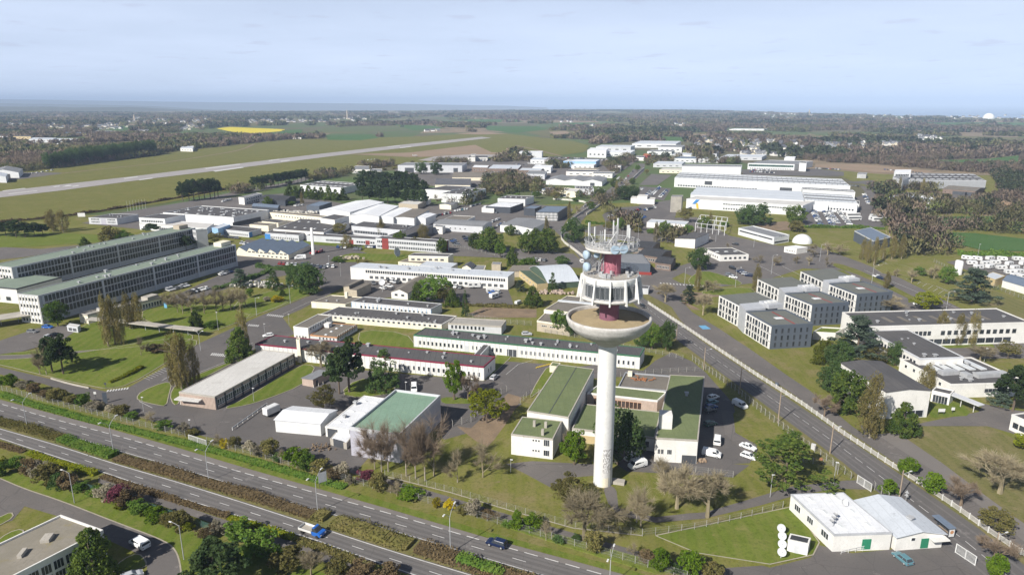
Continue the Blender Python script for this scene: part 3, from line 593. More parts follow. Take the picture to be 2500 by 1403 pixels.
# ---------------------------------------------------------------- buildings
def unit_window(kind):
    b = MB()
    if kind == 'plain':     # one pane in a slim frame
        fr = 0.07
    elif kind == 'wide': fr = 0.04
    elif kind == 'grid': fr = 0.055
    else: fr = 0.09
    d0, d1 = -0.015, -0.07
    b.add([(-.5+fr, d0, fr), (.5-fr, d0, fr), (.5-fr, d0, 1-fr), (-.5+fr, d0, 1-fr)], [(0, 1, 2, 3)], 1)
    def bar(x0, x1, z0, z1):
        b.add([(x0, 0.02, z0), (x1, 0.02, z0), (x1, 0.02, z1), (x0, 0.02, z1), (x0, d1, z0), (x1, d1, z0), (x1, d1, z1), (x0, d1, z1)],
              [(4, 5, 6, 7), (0, 4, 7, 3), (5, 1, 2, 6), (7, 6, 2, 3), (0, 1, 5, 4)], 0)
    bar(-.5, .5, 0, fr); bar(-.5, .5, 1-fr, 1); bar(-.5, -.5+fr, fr, 1-fr); bar(.5-fr, .5, fr, 1-fr)
    if kind == 'wide':
        for k in (-.17, .15): bar(k, k+0.03, fr, 1-fr)
    if kind == 'tall': bar(-.5+fr, .5-fr, .34, .38)
    return b
WIN = {}
def winmesh(kind, fm):
    if (kind, fm) not in WIN: WIN[(kind, fm)] = unit_window(kind).mesh('window', [fm, 'glass'])
    return WIN[(kind, fm)]
BOXM = {}
def boxmesh(mat):
    if mat not in BOXM: BOXM[mat] = MB().box((0, 0, 0), (1, 1, 1)).mesh('block', mat)
    return BOXM[mat]
def vent_mesh():
    b = MB(); b.box((0, 0, 0), (.5, .5, .55)); b.box((0, 0, .55), (.85, .85, .25)); return b.mesh('roof_vent', 'galvanised')
def skylight_mesh():
    b = MB(); b.box((0, 0, 0), (1, 1, .12), mi=1); b.add([(-.42, -.42, .12), (.42, -.42, .12), (.42, .42, .12), (-.42, .42, .12), (-.25, -.25, .32), (.25, -.25, .32), (.25, .25, .32), (-.25, .25, .32)], [(0, 1, 5, 4), (1, 2, 6, 5), (2, 3, 7, 6), (3, 0, 4, 7), (4, 5, 6, 7)], 0)
    return b.mesh('skylight', ['skylight_glass', 'frame_white'])
VENT, SKYL = vent_mesh(), skylight_mesh()
def saw(n, r): return [q for i in range(n) for q in ((i/n, 0.0), ((i+0.28)/n, r), ((i+0.999)/n, 0.02))]
def gables(n, r): return [q for i in range(n) for q in ((i/n, 0.0), ((i+0.5)/n, r))]+[(1.0, 0.0)]
def vault(r, n=14): return [(i/n, r*math.sin(math.pi*i/n)) for i in range(n+1)]
class Bld: pass
def bld(label, pts, h, wall='white_wall', roof='roof_dark', trim=None, par=0.35, prof=None, axis='y', win=(), vents=0, sky=0, skysize=(1.4, 2.4), name='office_building', cat='building', over=0.25, frame='frame_white', group=None, ribs=None, doors=(), lift=0.0, endm=None):
    """pts: roof corners A, B, C (or A, B, None, D) sighted at roof height h; h may be (corner, foot_y)"""
    if isinstance(h, tuple): h = roof_height(pts[h[0]][0], pts[h[0]][1], h[1])
    A, B = P(*pts[0], h), P(*pts[1], h)
    if pts[2] is not None: C = P(*pts[2], h); D = A+C-B
    else: D = P(*pts[3], h); C = B+D-A
    sgn = 1.0 if (B-A).cross(D-A).z > 0 else -1.0
    o = Vector((A.x, A.y, 0)); root = thing(name, label, cat, o, 0, group)
    c = [Vector((q.x-o.x, q.y-o.y, 0)) for q in (A, B, C, D)]
    r = Bld(); r.root, r.h, r.c, r.sgn = root, h, c, sgn
    F = lambda u, v: c[0]+(c[1]-c[0])*u+(c[3]-c[0])*v
    r.F = F; r.L = [(c[(i+1) % 4]-c[i]).length for i in range(4)]
    ccw = c if sgn > 0 else [c[0], c[3], c[2], c[1]]
    wb = MB(); n = 4
    if not prof:
        wb.prism(ccw, lift, h)
        me = wb.mesh('wall', [wall, endm or wall])
        link('wall', me, root)
        cen = sum(ccw, Vector())/4
        def inset(k, d):
            q = ccw[k]; a = (ccw[(k+1) % 4]-q).normalized(); e = (ccw[(k-1) % 4]-q).normalized(); return q+a*d+e*d
        rb = MB(); rb.prism([inset(k, 0.28) for k in range(4)], h+0.002, h+0.06); r.roof = link('roof', rb.mesh('roof', roof), root)
        if par:
            pb = MB(); po = [inset(k, -0.05) for k in range(4)]; pi = [inset(k, 0.27) for k in range(4)]
            z0, z1 = h-0.28, h+par
            vs = [(q.x, q.y, z) for z in (z0, z1) for q in po]+[(q.x, q.y, z) for z in (z0, z1) for q in pi]
            fs = []
            for k in range(4):
                j = (k+1) % 4; fs += [(k, j, 4+j, 4+k), (4+k, 4+j, 12+j, 12+k), (8+j, 8+k, 12+k, 12+j), (j, k, 8+k, 8+j)]
            pb.add(vs, fs); link('parapet', pb.mesh('parapet', trim or wall), root)
    else:
        def G(t, e): return F(t, e) if axis == 'y' else F(e, t)
        k = len(prof)
        for e in (0.0, 1.0):
            q = [G(t, e) for t, z in prof]
            vs = [(v.x, v.y, h+prof[i][1]) for i, v in enumerate(q)]+[(v.x, v.y, 0) for v in q]
            wb.add(vs, [(i, i+1, k+i+1, k+i) for i in range(k-1)])
        for t, z in (prof[0], prof[-1]):
            a, e = G(t, 0), G(t, 1); wb.add([(a.x, a.y, 0), (e.x, e.y, 0), (e.x, e.y, h+z), (a.x, a.y, h+z)], [(0, 1, 2, 3)])
        link('wall', wb.mesh('wall', wall), root)
        rb = MB(); Lx = r.L[1] if axis == 'y' else r.L[0]; oe = over/Lx; Lw = r.L[0] if axis == 'y' else r.L[1]
        for i in range(k-1):
            (t0, z0), (t1, z1) = prof[i], prof[i+1]
            if t1-t0 < 1e-6: continue
            if i == 0: d = over/Lw; z0 -= (z1-z0)/(t1-t0)*d; t0 -= d
            if i == k-2: d = over/Lw; z1 += (z1-z0)/(t1-t0)*d; t1 += d
            q = [G(t0, -oe), G(t1, -oe), G(t1, 1+oe), G(t0, 1+oe)]; zs = (z0, z1, z1, z0)
            vs = [(v.x, v.y, h+z+0.03) for v, z in zip(q, zs)]+[(v.x, v.y, h+z+0.17) for v, z in zip(q, zs)]
            rb.add(vs, [(4, 5, 6, 7), (3, 2, 1, 0), (0, 1, 5, 4), (1, 2, 6, 5), (2, 3, 7, 6), (3, 0, 4, 7)])
        r.roof = link('roof', rb.mesh('roof', roof), root)
    def side(i):
        a, e = c[i], c[(i+1) % 4]; d = (e-a).normalized(); nrm = Vector((d.y, -d.x, 0))*sgn
        # local +x along the wall as seen from outside, -y outwards
        xdir = d if sgn > 0 else -d
        return a, e, d, nrm, math.atan2(xdir.y, xdir.x)
    r.side = side
    for wv in win:
        i, u0, u1, nw, z0, hh, fill = wv[:7]; kind = wv[7] if len(wv) > 7 else 'plain'; fm = wv[8] if len(wv) > 8 else frame
        a, e, d, nrm, ang = side(i); L = (e-a).length; me = winmesh(kind, fm)
        for q in range(nw):
            u = u0+(u1-u0)*(q+0.5)/nw; p = a+(e-a)*u+nrm*0.012
            link('window', me, root, (p.x, p.y, z0), (0, 0, ang), ((u1-u0)*L/nw*fill, 1, hh))
    for (i, u, wd, z0, hh, mat) in doors:
        a, e, d, nrm, ang = side(i); p = a+(e-a)*u+nrm*0.03
        link('door', boxmesh(mat), root, (p.x, p.y, z0), (0, 0, ang), (wd, 0.08, hh))
    if ribs:
        i, nr, mat, wd = ribs; a, e, d, nrm, ang = side(i)
        for q in range(nr+1):
            p = a+(e-a)*(q/nr)+nrm*0.03; link('pilaster', boxmesh(mat), root, (p.x, p.y, 0.02), (0, 0, ang), (wd, 0.1, h-0.33))
    rr = random.Random(hash(label) % 1000 if False else sum(ord(ch) for ch in label))
    ang = math.atan2((c[1]-c[0]).y, (c[1]-c[0]).x)
    for q in range(vents):
        p = F(rr.uniform(.06, .94), rr.uniform(.15, .85)); s = rr.uniform(.7, 1.6)
        link('roof_vent', VENT, r.roof, (p.x, p.y, h+0.05), (0, 0, ang), (s, s, s*rr.uniform(.6, 1.1)))
    if sky:
        nu, nv = sky
        for iu in range(nu):
            for iv in range(nv):
                p = F((iu+.5)/nu, (iv+.5)/nv); z = h+0.05
                link('skylight', SKYL, r.roof, (p.x, p.y, z), (0, 0, ang), (skysize[0], skysize[1], 1))
    return r
def block(r, u, v, size, mat, name, z=None, turn=0.0):
    """a box standing on the roof of r"""
    p = r.F(u, v); a = r.c[1]-r.c[0]
    return link(name, boxmesh(mat), r.roof, (p.x, p.y, (r.h if z is None else z)+0.05), (0, 0, math.atan2(a.y, a.x)+turn), size)
# --- the two long slabs
def slab(label, pts, h, nb, lastbay=1.0):
    if isinstance(h, tuple): h = roof_height(pts[h[0]][0], pts[h[0]][1], h[1])
    r = bld(label, pts, h, 'slab_frame', 'roof_slabgreen', 'slab_frame', 0.3, vents=14,
            win=[(1, .02+.245*g, .02+.245*(g+1)-.008, nb//4, h*f0, h*.245, .94, 'grid', 'lgrey_wall') for g in range(4) for f0 in (.73, .47, .21)]+[(0, .06, .94, 6, h*f0, h*.13, .62, 'plain') for f0 in (.79, .55, .28, .05)])
    a, e, d, nrm, ang = r.side(1)
    for q in range(5):
        p = a+(e-a)*(.016+.245*q)+nrm*.08; link('pilaster', boxmesh('lgrey_wall'), r.root, (p.x, p.y, .02), (0, 0, ang), (.8, .3, h-.4))
    for f0 in (.20, .455, .715):
        p = a+(e-a)*.5+nrm*.05; link('floor_band', boxmesh('slab_frame'), r.root, (p.x, p.y, h*f0-.12), (0, 0, ang), ((e-a).length*.99, .12, .2))
    a, e, d, nrm, ang = r.side(0)
    for q in range(7):
        p = a+(e-a)*(.04+.92*q/6)+nrm*.05; link('fin', boxmesh('white_wall'), r.root, (p.x, p.y, .02), (0, 0, ang), (.3, .25, h-.35))
    p = a+(e-a)*.5-nrm*.012; link('end_panel', boxmesh('white_wall'), r.root, (p.x, p.y, .01), (0, 0, ang), ((e-a).length*.98, .04, h-.31))
    return r
S1 = slab('long grey slab block with green roof and window grid, the nearer of two', [(41, 718), (93, 723), (575, 598)], (1, 791), 64)
block(S1, .5, .97, (5, 8, 2.2), 'cream_wall', 'stair_head')
a, e, d, nrm, ang = S1.side(1); p = a+(e-a)*.008+nrm*.03
S2 = slab('long grey slab block with green roof, the farther one behind its twin', [(-22, 648), (28, 654), (477, 557)], 12.4, 64)
block(S2, .5, .96, (5, 7, 2.4), 'stone_wall', 'stair_head')
bld('short grey stair block closing the end of the farther slab', [(470, 562), (478, 563), (505, 560)], 12.0, 'slab_frame', 'roof_slabgreen', win=[(0, .1, .9, 2, z, 2, .6, 'tall', 'slab_frame') for z in (2, 5.5, 9)])
bld('low white flat roofed wing between the two slabs at left edge', [(-60, 697), (40, 706), (150, 677)], 7.0, 'white_wall', 'roof_slabgreen', 'metal_dark', win=[(0, .1, .9, 3, 1, 2.2, .5)])
S4 = bld('low entrance pavilion with gravel roof in front of the near slab', [(193, 767), (214, 770), (397, 726)], (1, 790), 'cream_wall', 'roof_gravel', 'concrete', 0.5, vents=5, win=[(1, .35, .98, 16, .5, 2.2, .8, 'tall')])
block(S4, .5, .88, (4, 6, 1.6), 'concrete', 'roof_hut'); block(S4, .5, .25, (3, 4, .8), 'white_wall', 'roof_hut')
def canopy(label, pts, w, z, th=.25, step=6.0, mat='concrete', post='metal_grey', name='covered_walkway'):
    pl = line(pts, 0); o = pl[0].copy(); root = thing(name, label, 'walkway', o); b = MB()
    for a, e in zip(pl[:-1], pl[1:]):
        d = (e-a).normalized(); nr = Vector((-d.y, d.x, 0))*w/2; q = [a-o-nr, e-o-nr, e-o+nr, a-o+nr]; b.prism(q, z, z+th)
    link('roof', b.mesh('roof', mat), root)
    pm = MB().box((0, 0, 0), (.16, .16, z)).mesh('post', post)
    for q in resample(pl, step): link('post', pm, root, (q.x-o.x, q.y-o.y, 0))
canopy('long flat covered walkway from the pavilion across the lawn', [(218, 794), (300, 800), (400, 812), (492, 822)], 3.6, 2.8, .35, 7.0)
canopy('low flat canopy beside the white end of the near slab', [(-40, 800), (75, 782)], 9, 3.2)
bld('small glazed bus shelter by the poplar lawn', [(163, 795), (189, 799), (196, 793)], 2.4, 'lgrey_wall', 'roof_pale', par=.1, win=[(0, .1, .9, 2, .5, 1.4, .85, 'wide')], name='shelter', cat='shelter')
# --- pale roofed pavilion with timber end
B5 = bld('long single storey pavilion with pale worn roof and timber end wall', [(437, 957), (524, 969), (719, 863)], (1, 1000), 'timber_pale', 'roof_pale', 'concrete', .18, win=[(1, .02, .98, 40, .9, 2.2, .84, 'tall'), (2, .05, .95, 10, 1, 2, .7)])
a, e, d, nrm, ang = B5.side(1)
for q in range(11):
    p = a+(e-a)*(.01+.098*q)+nrm*.06; link('pilaster', boxmesh('metal_dark'), B5.root, (p.x, p.y, .02), (0, 0, ang), (.45, .3, B5.h-.32))
a, e, d, nrm, ang = B5.side(0)
for q in range(26):
    p = a+(e-a)*(.02+.96*q/25)+nrm*.03; link('board', boxmesh('timber_pale'), B5.root, (p.x, p.y, .03), (0, 0, ang), (.28, .07, B5.h-.34))
r = canopy('small porch canopy with yellow edge at the timber end wall', [(441, 987), (500, 993)], 5.0, 2.6, .35, 7.0, 'roof_pale', 'white_wall', 'porch_canopy')
# --- courtyard blocks
bld('long low dark roofed block with crimson roof edge', [(623, 840), (1181, 896), (1209, 871)], (1, 929), 'white_wall', 'roof_dark', 'crimson_trim', .25, vents=12, win=[(0, .56, .99, 21, 1.2, 1.7, .5), (0, .27, .5, 8, 1.2, 1.7, .45), (1, .3, .7, 2, 1.4, 1.6, .4)], ribs=(0, 46, 'lgrey_wall', .22), endm='grey_wall')
bld('square white chimney rising behind the pale roofed pavilion', [(723, 830), (731, 831), (733, 826)], 8.5, 'cream_wall', 'concrete', par=.2, name='chimney', cat='chimney')
B7 = bld('white block with brown flat roof beside the red edged block', [(716, 798), (752, 802), (811, 771)], (1, 829), 'white_wall', 'roof_brown', par=.25, win=[(1, .05, .95, 9, 3.4, 1.6, .45), (0, .1, .9, 4, .4, 1.0, .4)])
B7b = bld('low white wing with brown roof and orange roof edge', [(757, 818), (822, 824), (872, 794)], (1, 837), 'lgrey_wall', 'roof_brown', 'orange_trim', .2, vents=0, sky=(1, 4), skysize=(1.1, 1.1), win=[(1, .03, .97, 11, .8, 2.2, .7, 'tall'), (0, .3, .95, 5, .8, 1.2, .4)])
block(B7b, .1, .7, (2.2, 2.6, 1.6), 'white_wall', 'air_handler')
bld('long cream walled block with dark roof, middle of the courtyard rows', [(782, 768), (1078, 793), (1115, 772)], (1, 809), 'cream_wall', 'roof_dark', 'white_wall', .25, vents=9, win=[(0, .22, .97, 18, 1.6, 1.9, .52), (0, .06, .2, 3, 1.6, 1.9, .5)])
bld('light grey walled block with bare concrete roof', [(1094, 790), (1224, 798), (1236, 783)], (1, 817), 'skyblue_panel' if False else 'lgrey_wall', 'roof_gravel', 'concrete', .35, win=[(0, .04, .70, 9, 1.3, 1.7, .6)])
bld('dark roofed block with pale blue panels, rearmost of the courtyard rows', [(858, 737), (1052, 755), (1079, 742)], (1, 775), 'white_wall', 'roof_dark', 'lgrey_wall', .25, vents=6, win=[(0, .10, .97, 17, 1.0, 1.6, .5)], ribs=(0, 18, 'skyblue_panel', .25))
B11 = bld('cream block with brown roof at the campus road bend', [(760, 738), (843, 744), (890, 727)], (1, 757), 'cream_wall', 'roof_brown', par=.35, vents=2, doors=[(0, .08, 2.5, 0, 2.2, 'white_wall')])
block(B11, .55, .85, (1.2, 1.2, 2.8), 'cream_wall', 'chimney')
B12 = bld('longest low white block with dark roof and green roof edge', [(1010, 818), (1562, 870), (1574, 849)], (1, 901), 'white_wall', 'roof_dark', 'green_trim', .22, vents=26, win=[(0, .02, .235, 11, 1.2, 1.7, .5), (0, .27, .415, 8, 1.2, 1.7, .5), (0, .49, .985, 25, 1.2, 1.7, .5)], ribs=(0, 50, 'lgrey_wall', .18), doors=[(0, .455, 3.6, .1, 2.7, 'metal_dark'), (0, .25, 1.6, .1, 2.5, 'lgrey_wall')])
bld('covered link between the green edged and crimson edged blocks', [(1157, 866), (1171, 869), (1196, 841)], 3.6, 'lgrey_wall', 'roof_dark', par=.1, name='link_corridor')
bld('small grey tin shed with boarded end on the lawn', [(737, 923), (764, 928), (805, 908)], (1, 945), 'timber_pale', 'roof_grey', par=0, prof=[(0, 0), (1, .25)], axis='y', name='shed', cat='shed', doors=[(1, .22, .9, .05, 1.9, 'metal_dark')])
# --- foreground works
bld('white metal shed with six roof lights in the front yard', [(671, 1024), (782, 1034), (822, 1001)], (1, 1064), 'white_clad', 'roof_white', prof=[(0, 0), (.5, .9), (1, 0)], axis='x', name='shed', cat='shed')
r = MATS
B15 = bld('low white workshop wedged between white shed and green roofed hall', [(794, 1041), (852, 1050), (942, 973)], (0, 1065), 'white_wall', 'roof_white', par=.15, vents=3, sky=(2, 3), skysize=(2.4, .7), doors=[(0, .3, 3.2, .05, 2.6, 'metal_dark')], name='workshop')
bld('small white car port with dark opening before the workshop', [(806, 1071), (846, 1082), (868, 1055)], (1, 1097), 'concrete', 'roof_white', par=.1, doors=[(0, .5, 3.4, .05, 2.2, 'metal_dark')], name='car_port', cat='car port')  # no real door: a dark panel paints the shade inside the open front
bld('tall lilac grey hall with verdigris roof behind bare trees', [(854, 1047), (966, 955), (1075, 969)], (0, 1111), 'lilac_clad', 'roof_verdigris', 'lgrey_wall', .7, name='industrial_hall', cat='hall')
# --- green roofed complex round the tower
B17 = bld('tall white hall with green felt roof, longest of the tower complex', [(1287, 1003), (1388, 1019), (1450, 901)], (1, 1077), 'white_wall', 'roof_green', 'concrete', .15, name='industrial_hall', cat='hall')
q = B17; a0, a1 = q.F(.52, .0), q.F(.52, 1); d = (a1-a0); link('roof_seam', boxmesh('metal_dark'), q.root, ((a0+a1).x/2, (a0+a1).y/2, q.h+.05), (0, 0, math.atan2(d.y, d.x)), (d.length*.98, .18, .08))
B18 = bld('white two storey cube house with green roof and three chimneys', [(1248, 1060), (1350, 1072), (1372, 1028)], (1, 1121), 'white_wall', 'roof_green', 'concrete', .15, win=[(0, .5, .70, 3, 4.6, .6, .6), (0, .5, .70, 3, 1.7, .6, .6), (0, .78, .92, 1, 3.6, 1.9, 1.0, 'wide'), (0, .78, .92, 1, .8, 1.7, 1.0, 'wide')], name='house', cat='house')
for u, v in ((.42, .55), (.70, .55), (.72, .15)): block(B18, u, v, (.7, .7, 1.7), 'concrete', 'chimney')
B19 = bld('white hall with green roof and white stack box beside the parked vans', [(1600, 1069), (1704, 1075), (1720, 919)], (1, 1132), 'white_wall', 'roof_green', 'concrete', .15, vents=1, win=[(0, .06, .22, 2, 2.3, 1.4, .75, 'wide'), (0, .28, .42, 1, 2.3, 1.4, .8, 'wide')], doors=[(0, .82, 3.6, .05, 2.3, 'metal_dark')], name='industrial_hall', cat='hall')
block(B19, .17, .16, (3.2, 3.2, 4.0), 'white_wall', 'chimney'); 
bld('low green roofed link with orange wall before the tower', [(1397, 1046), (1599, 1069), (1613, 1006)], 3.9, 'white_wall', 'roof_green', 'concrete', .2, win=[(0, .55, .95, 4, 1.0, 1.8, .7, 'wide')], doors=[(0, .18, 8, .1, 2.2, 'yellow_wall')], name='link_building')
bld('low green roofed range with long timber window band behind the tower', [(1434, 960), (1605, 979), (1628, 958)], 4.2, 'timber_pale', 'roof_green', 'white_wall', .3, win=[(0, .1, .78, 12, .9, 2.2, .85, 'wide', 'orange_trim')], name='link_building')
q = bld('low dark flat roof with rusty scrap heap in the courtyard', [(1509, 946), (1628, 956), (1640, 920)], 3.2, 'grey_wall', 'roof_brown', 'grey_wall', .5, name='link_building')
b = MB()
for k in range(30): b.box((rnd.gauss(0, 1.6), rnd.gauss(0, .8), rnd.uniform(0, .4)), (rnd.uniform(.4, 1.8), .25, .2), rnd.uniform(0, 3))
p = q.F(.4, .6); tag(link('scrap_heap', b.mesh('scrap_heap', 'rust'), None, q.root.location+Vector((p.x, p.y, q.h+.06))), 'rusty heap of scrap lying on the dark courtyard roof', 'scrap')
block(q, .12, .85, (1.4, 1.4, 1.5), 'cream_wall', 'roof_hut')
bld('tiny green roofed lean-to at the far end of the long hall', [(1342, 893), (1362, 895), (1368, 886)], 2.4, 'cream_wall', 'roof_green', par=.1, name='shed', cat='shed')
# --- white building bottom right
B21 = bld('low white flat roofed block with dish aerials at the bottom right', [(1931, 1206), (2037, 1305), (2178, 1300)], (1, 1346), 'white_wall', 'roof_white', 'metal_grey', .12, sky=(3, 2), skysize=(2.4, 1.2), win=[(0, .12, .26, 1, 1.5, 1.5, 1, 'wide'), (0, .42, .56, 1, 1.5, 1.5, 1, 'wide'), (0, .74, .9, 1, 1.5, 1.5, 1, 'wide')], doors=[(1, .58, 1.9, .35, 2.4, 'green_door')])
b = MB()
for k in range(3):
    b.tube((k*1.5, 0, 0), (k*1.5, 0, 1.4), .05); b.lathe([(0, .1), (.45, .2), (.5, .3)], 10, (k*1.5, .3, 1.1))
b.tube((0, 0, 1), (3.4, 0, 1), .04); b.tube((0, 0, .5), (3.4, .8, .5), .04)
p = B21.F(.82, .12); link('aerial_rack', b.mesh('aerial_rack', 'galvanised'), B21.root, (p.x, p.y, B21.h+.05), (0, 0, .9))
p = B21.F(.28, .72); b = MB(); b.tube((0, 0, 0), (0, 0, .9), .06); b.lathe([(0, 0), (.6, .15), (.8, .4)], 14, (0, 0, .9)); link('dish', b.mesh('dish', 'lamp_white'), B21.root, (p.x, p.y, B21.h+.05), (R(50), 0, R(20)))
B21b = bld('low white block with grey metal pitched roof at the bottom right', [(2190, 1309), (2304, 1301), (2198, 1216)], 3.4, 'white_wall', 'roof_metal', prof=[(0, 0), (.5, 1.0), (1, 0)], axis='y', over=.5, doors=[(0, .62, 1.7, .2, 2.3, 'green_door')], win=[(0, .3, .42, 1, 2.1, .8, .8)])
p = B21b.F(.55, .3); link('roof_vent', VENT, B21b.root, (p.x, p.y, B21b.h+.9), (0, 0, .5), (1.5, 1.5, 1))
p = B21b.F(.86, -.04); link('door_canopy', boxmesh('white_wall'), B21b.root, (p.x, p.y, 2.6), (0, 0, B21b.side(0)[4]), (3.6, 2.2, .25))
b = MB()
for k in range(7): b.tube((k*1.7, 0, 0), (k*1.7, 0, 1.0+.05*k), .045)
for z in (.5, 1.0): b.tube((0, 0, z), (10.2, 0, z+.3), .04)
p0, p1 = P(2053, 1352), P(2145, 1338); d = p1-p0
tag(link('ramp_railing', b.mesh('ramp_railing', 'lamp_white'), None, p0, (0, 0, math.atan2(d.y, d.x))), 'white ramp railing in front of the low white block', 'railing')
bld('tiny white hut with dark roof beside four satellite dishes', [(1924, 1317), (1974, 1328), (1979, 1313)], (1, 1357), 'white_wall', 'roof_black', par=.12, doors=[(0, .45, .95, .1, 1.9, 'lgrey_wall')], name='hut', cat='hut')
# --- bottom left
B22 = bld('flat roofed building with mossy gravel roof at the bottom left corner', [(252, 1297), (149, 1260), (-160, 1405)], 6.2, 'white_wall', 'roof_moss', 'white_wall', .45, win=[(3, .05, .95, 9, .8, 2.2, .85, 'wide'), (3, .05, .95, 9, 3.4, 2.0, .85, 'wide'), (0, .2, .8, 3, 2, 1.6, .6)])
for u, v in ((.55, .30), (.45, .52), (.5, .28)): block(B22, u, v, (.8, 2.4, .7), 'concrete', 'roof_vent', turn=.6)
block(B22, .8, .8, (3, 2, .3), 'white_wall', 'skylight')
# --- three dark and white office blocks on the right
def twin(label, a, bb, core, hh=9.0):
    r = bld(label, bb, hh, 'slate_clad', 'roof_olive', 'slate_clad', .55, vents=0, sky=(1, 1), skysize=(2.2, 3.4),
            win=[(1, .08+.15*k, .16+.15*k, 1, z, 1.9, .62, 'tall', 'metal_dark') for k in range(6) for z in (6.2, 3.4, .7)])
    A, B = P(*a[0], hh), P(*a[1], hh); C = P(*a[2], hh); o = r.root.location
    q = [Vector((v.x-o.x, v.y-o.y, 0)) for v in (A, B, C)]; D = q[0]+q[2]-q[1]; ring = [q[0], q[1], q[2], D]
    m = MB(); m.prism(ring, 0, hh); link('rear_wall', m.mesh('wall', 'slate_clad'), r.root)
    cen = sum(ring, Vector())/4
    m = MB(); m.prism([v+(cen-v).normalized()*.5 for v in ring], hh+.01, hh+.08); link('rear_roof', m.mesh('roof', 'roof_olive'), r.root)
    def skin(p0, p1, nm, mat, z0, z1, th=.08):
        d = p1-p0; n = Vector((d.y, -d.x, 0)).normalized(); m_ = (p0+p1)/2+n*th*.6
        link(nm, boxmesh(mat), r.root, (m_.x, m_.y, z0), (0, 0, math.atan2(d.y, d.x)), (d.length, th, z1-z0))
    def wins(p0, p1, nn):
        d = p1-p0; n = Vector((d.y, -d.x, 0)).normalized()
        for z in (6.3, 3.4, .5):
            for k in range(nn):
                t = p0+d*(.05+.9*(k+.5)/nn)+n*.12; link('window', winmesh('tall', 'metal_dark'), r.root, (t.x, t.y, z), (0, 0, math.atan2(d.y, d.x)), (d.length*.9/nn*(.5 if k % 3 else .75), 1, 2.1))
    skin(q[0], q[1], 'white_front', 'white_wall', .02, 8.95); wins(q[0], q[1], 6)
    for z in (2.9, 5.9): skin(q[0], q[1], 'floor_band', 'metal_dark', z, z+.18, .1)
    c = r.c
    skin(c[0], c[1], 'white_front', 'white_wall', .02, 8.95, .06)
    wins(c[0], c[1], 8)
    for z in (2.9, 5.9): skin(c[0], c[1], 'floor_band', 'metal_dark', z, z+.18, .085)
    # light grey stair core between the halves
    k0, k1 = q[1], c[0]; d = (k1-k0); dep = (q[2]-q[1]).normalized()
    m = MB(); m.prism([k0-dep*0.4, k1-dep*.4, k1+dep*9, k0+dep*9], 0, hh+1.0); link('stair_core', m.mesh('stair_core', 'metal_grey'), r.root)
    pc = (k0+k1)/2+dep*13; an = math.atan2(dep.y, dep.x)
    link('plant_screen', boxmesh('metal_grey'), r.root, (pc.x, pc.y, hh+.08), (0, 0, an), (6.5, 6.5, 1.7))
    for k in range(4):
        t = pc+dep*(k*1.4-2.1); link('air_handler', boxmesh('lamp_white'), r.root, (t.x, t.y, hh+1.75), (0, 0, an), (1.0, 1.8, .5+.2*(k % 2)))
    for s_, e_ in ((r.F(.06, .62), r.F(.96, .62)),):
        d2 = e_-s_; mm = (s_+e_)/2; link('roof_walkway', boxmesh('red_panel'), r.root, (mm.x, mm.y, hh+.06), (0, 0, math.atan2(d2.y, d2.x)), (d2.length, .7, .04))
    return r
twin('dark and white three storey office block nearest the road', [(1756, 721), (1807, 747), (1900, 738)], [(1822, 762), (1884, 797), (1985, 792)], None)
twin('dark and white three storey office block, middle of the three', [(1850, 681), (1904, 707), (1990, 701)], [(1917, 718), (1983, 745), (2073, 740)], None)
twin('dark and white three storey office block, farthest of the three', [(1955, 662), (2011, 688), (2092, 680)], [(2025, 694), (2092, 720), (2180, 714)], None)
# --- white campus on the right
B26 = bld('long white two storey building with roof cowls behind the cedar', [(2115, 799), (2515, 788), (2432, 754)], 8.2, 'white_wall', 'roof_dark', 'white_wall', .4, vents=11, win=[(0, .03, .40, 14, 4.3, 1.7, .75, 'plain', 'metal_dark'), (0, .45, .93, 12, 4.3, 1.7, .6, 'plain', 'metal_dark'), (0, .05, .9, 16, .7, 2.0, .9, 'wide', 'metal_dark'), (3, .2, .6, 3, 4.2, 1.6, .5)])
for k in range(7): block(B26, .2+.1*k, .45, (1.6, 6.5, .12), 'roof_brown', 'roof_hatch')
B27 = bld('white wing with dark roof running toward the round cypress', [(2120, 808), (2246, 876), (2353, 873)], 6.6, 'white_wall', 'roof_dark', 'lgrey_wall', .3, vents=5, win=[(0, .1, .95, 14, 3.6, 1.6, .6, 'plain', 'metal_dark')])
B28 = bld('white block with dark roof and five bright roof lights', [(2198, 878), (2321, 940), (2510, 935)], (1, 971), 'white_wall', 'roof_dark', 'white_wall', .4, vents=7, win=[(1, .45, .95, 10, 1.6, 1.2, .9, 'wide', 'metal_dark'), (0, .05, .9, 5, 2.5, 1.2, .3)])
for k in range(5): block(B28, .28, .22+.15*k, (9, 2.2, .35), 'skylight_glass', 'roof_light')
block(B28, .72, .4, (3, 2.2, 1.3), 'galvanised', 'air_handler'); block(B28, .72, .72, (2.4, 11, 1.3), 'galvanised', 'air_duct'); block(B28, .6, .25, (2.4, 6, 1.3), 'galvanised', 'air_duct')
B29 = bld('white block with grey ridged roof between cypresses and lawn', [(2054, 886), (2164, 957), (2273, 953)], (1, 1022), 'white_wall', 'roof_dark', prof=[(0, 0), (.5, .7), (1, 0)], axis='y' if False else 'x', win=[(1, .3, .95, 1, .2, 2.2, .9, 'wide', 'metal_grey')], name='office_building')
bld('low white entrance canopy block with glass doors', [(2275, 955), (2320, 965), (2330, 955)], 3.3, 'white_wall', 'roof_dark', win=[(0, .1, .9, 5, .1, 2.4, .9, 'tall', 'metal_dark')], par=.4)
canopy('narrow grey covered passage leading to the car park', [(2314, 980), (2392, 1012)], 2.6, 2.9, .3, 4.0, 'lgrey_wall', 'white_wall')
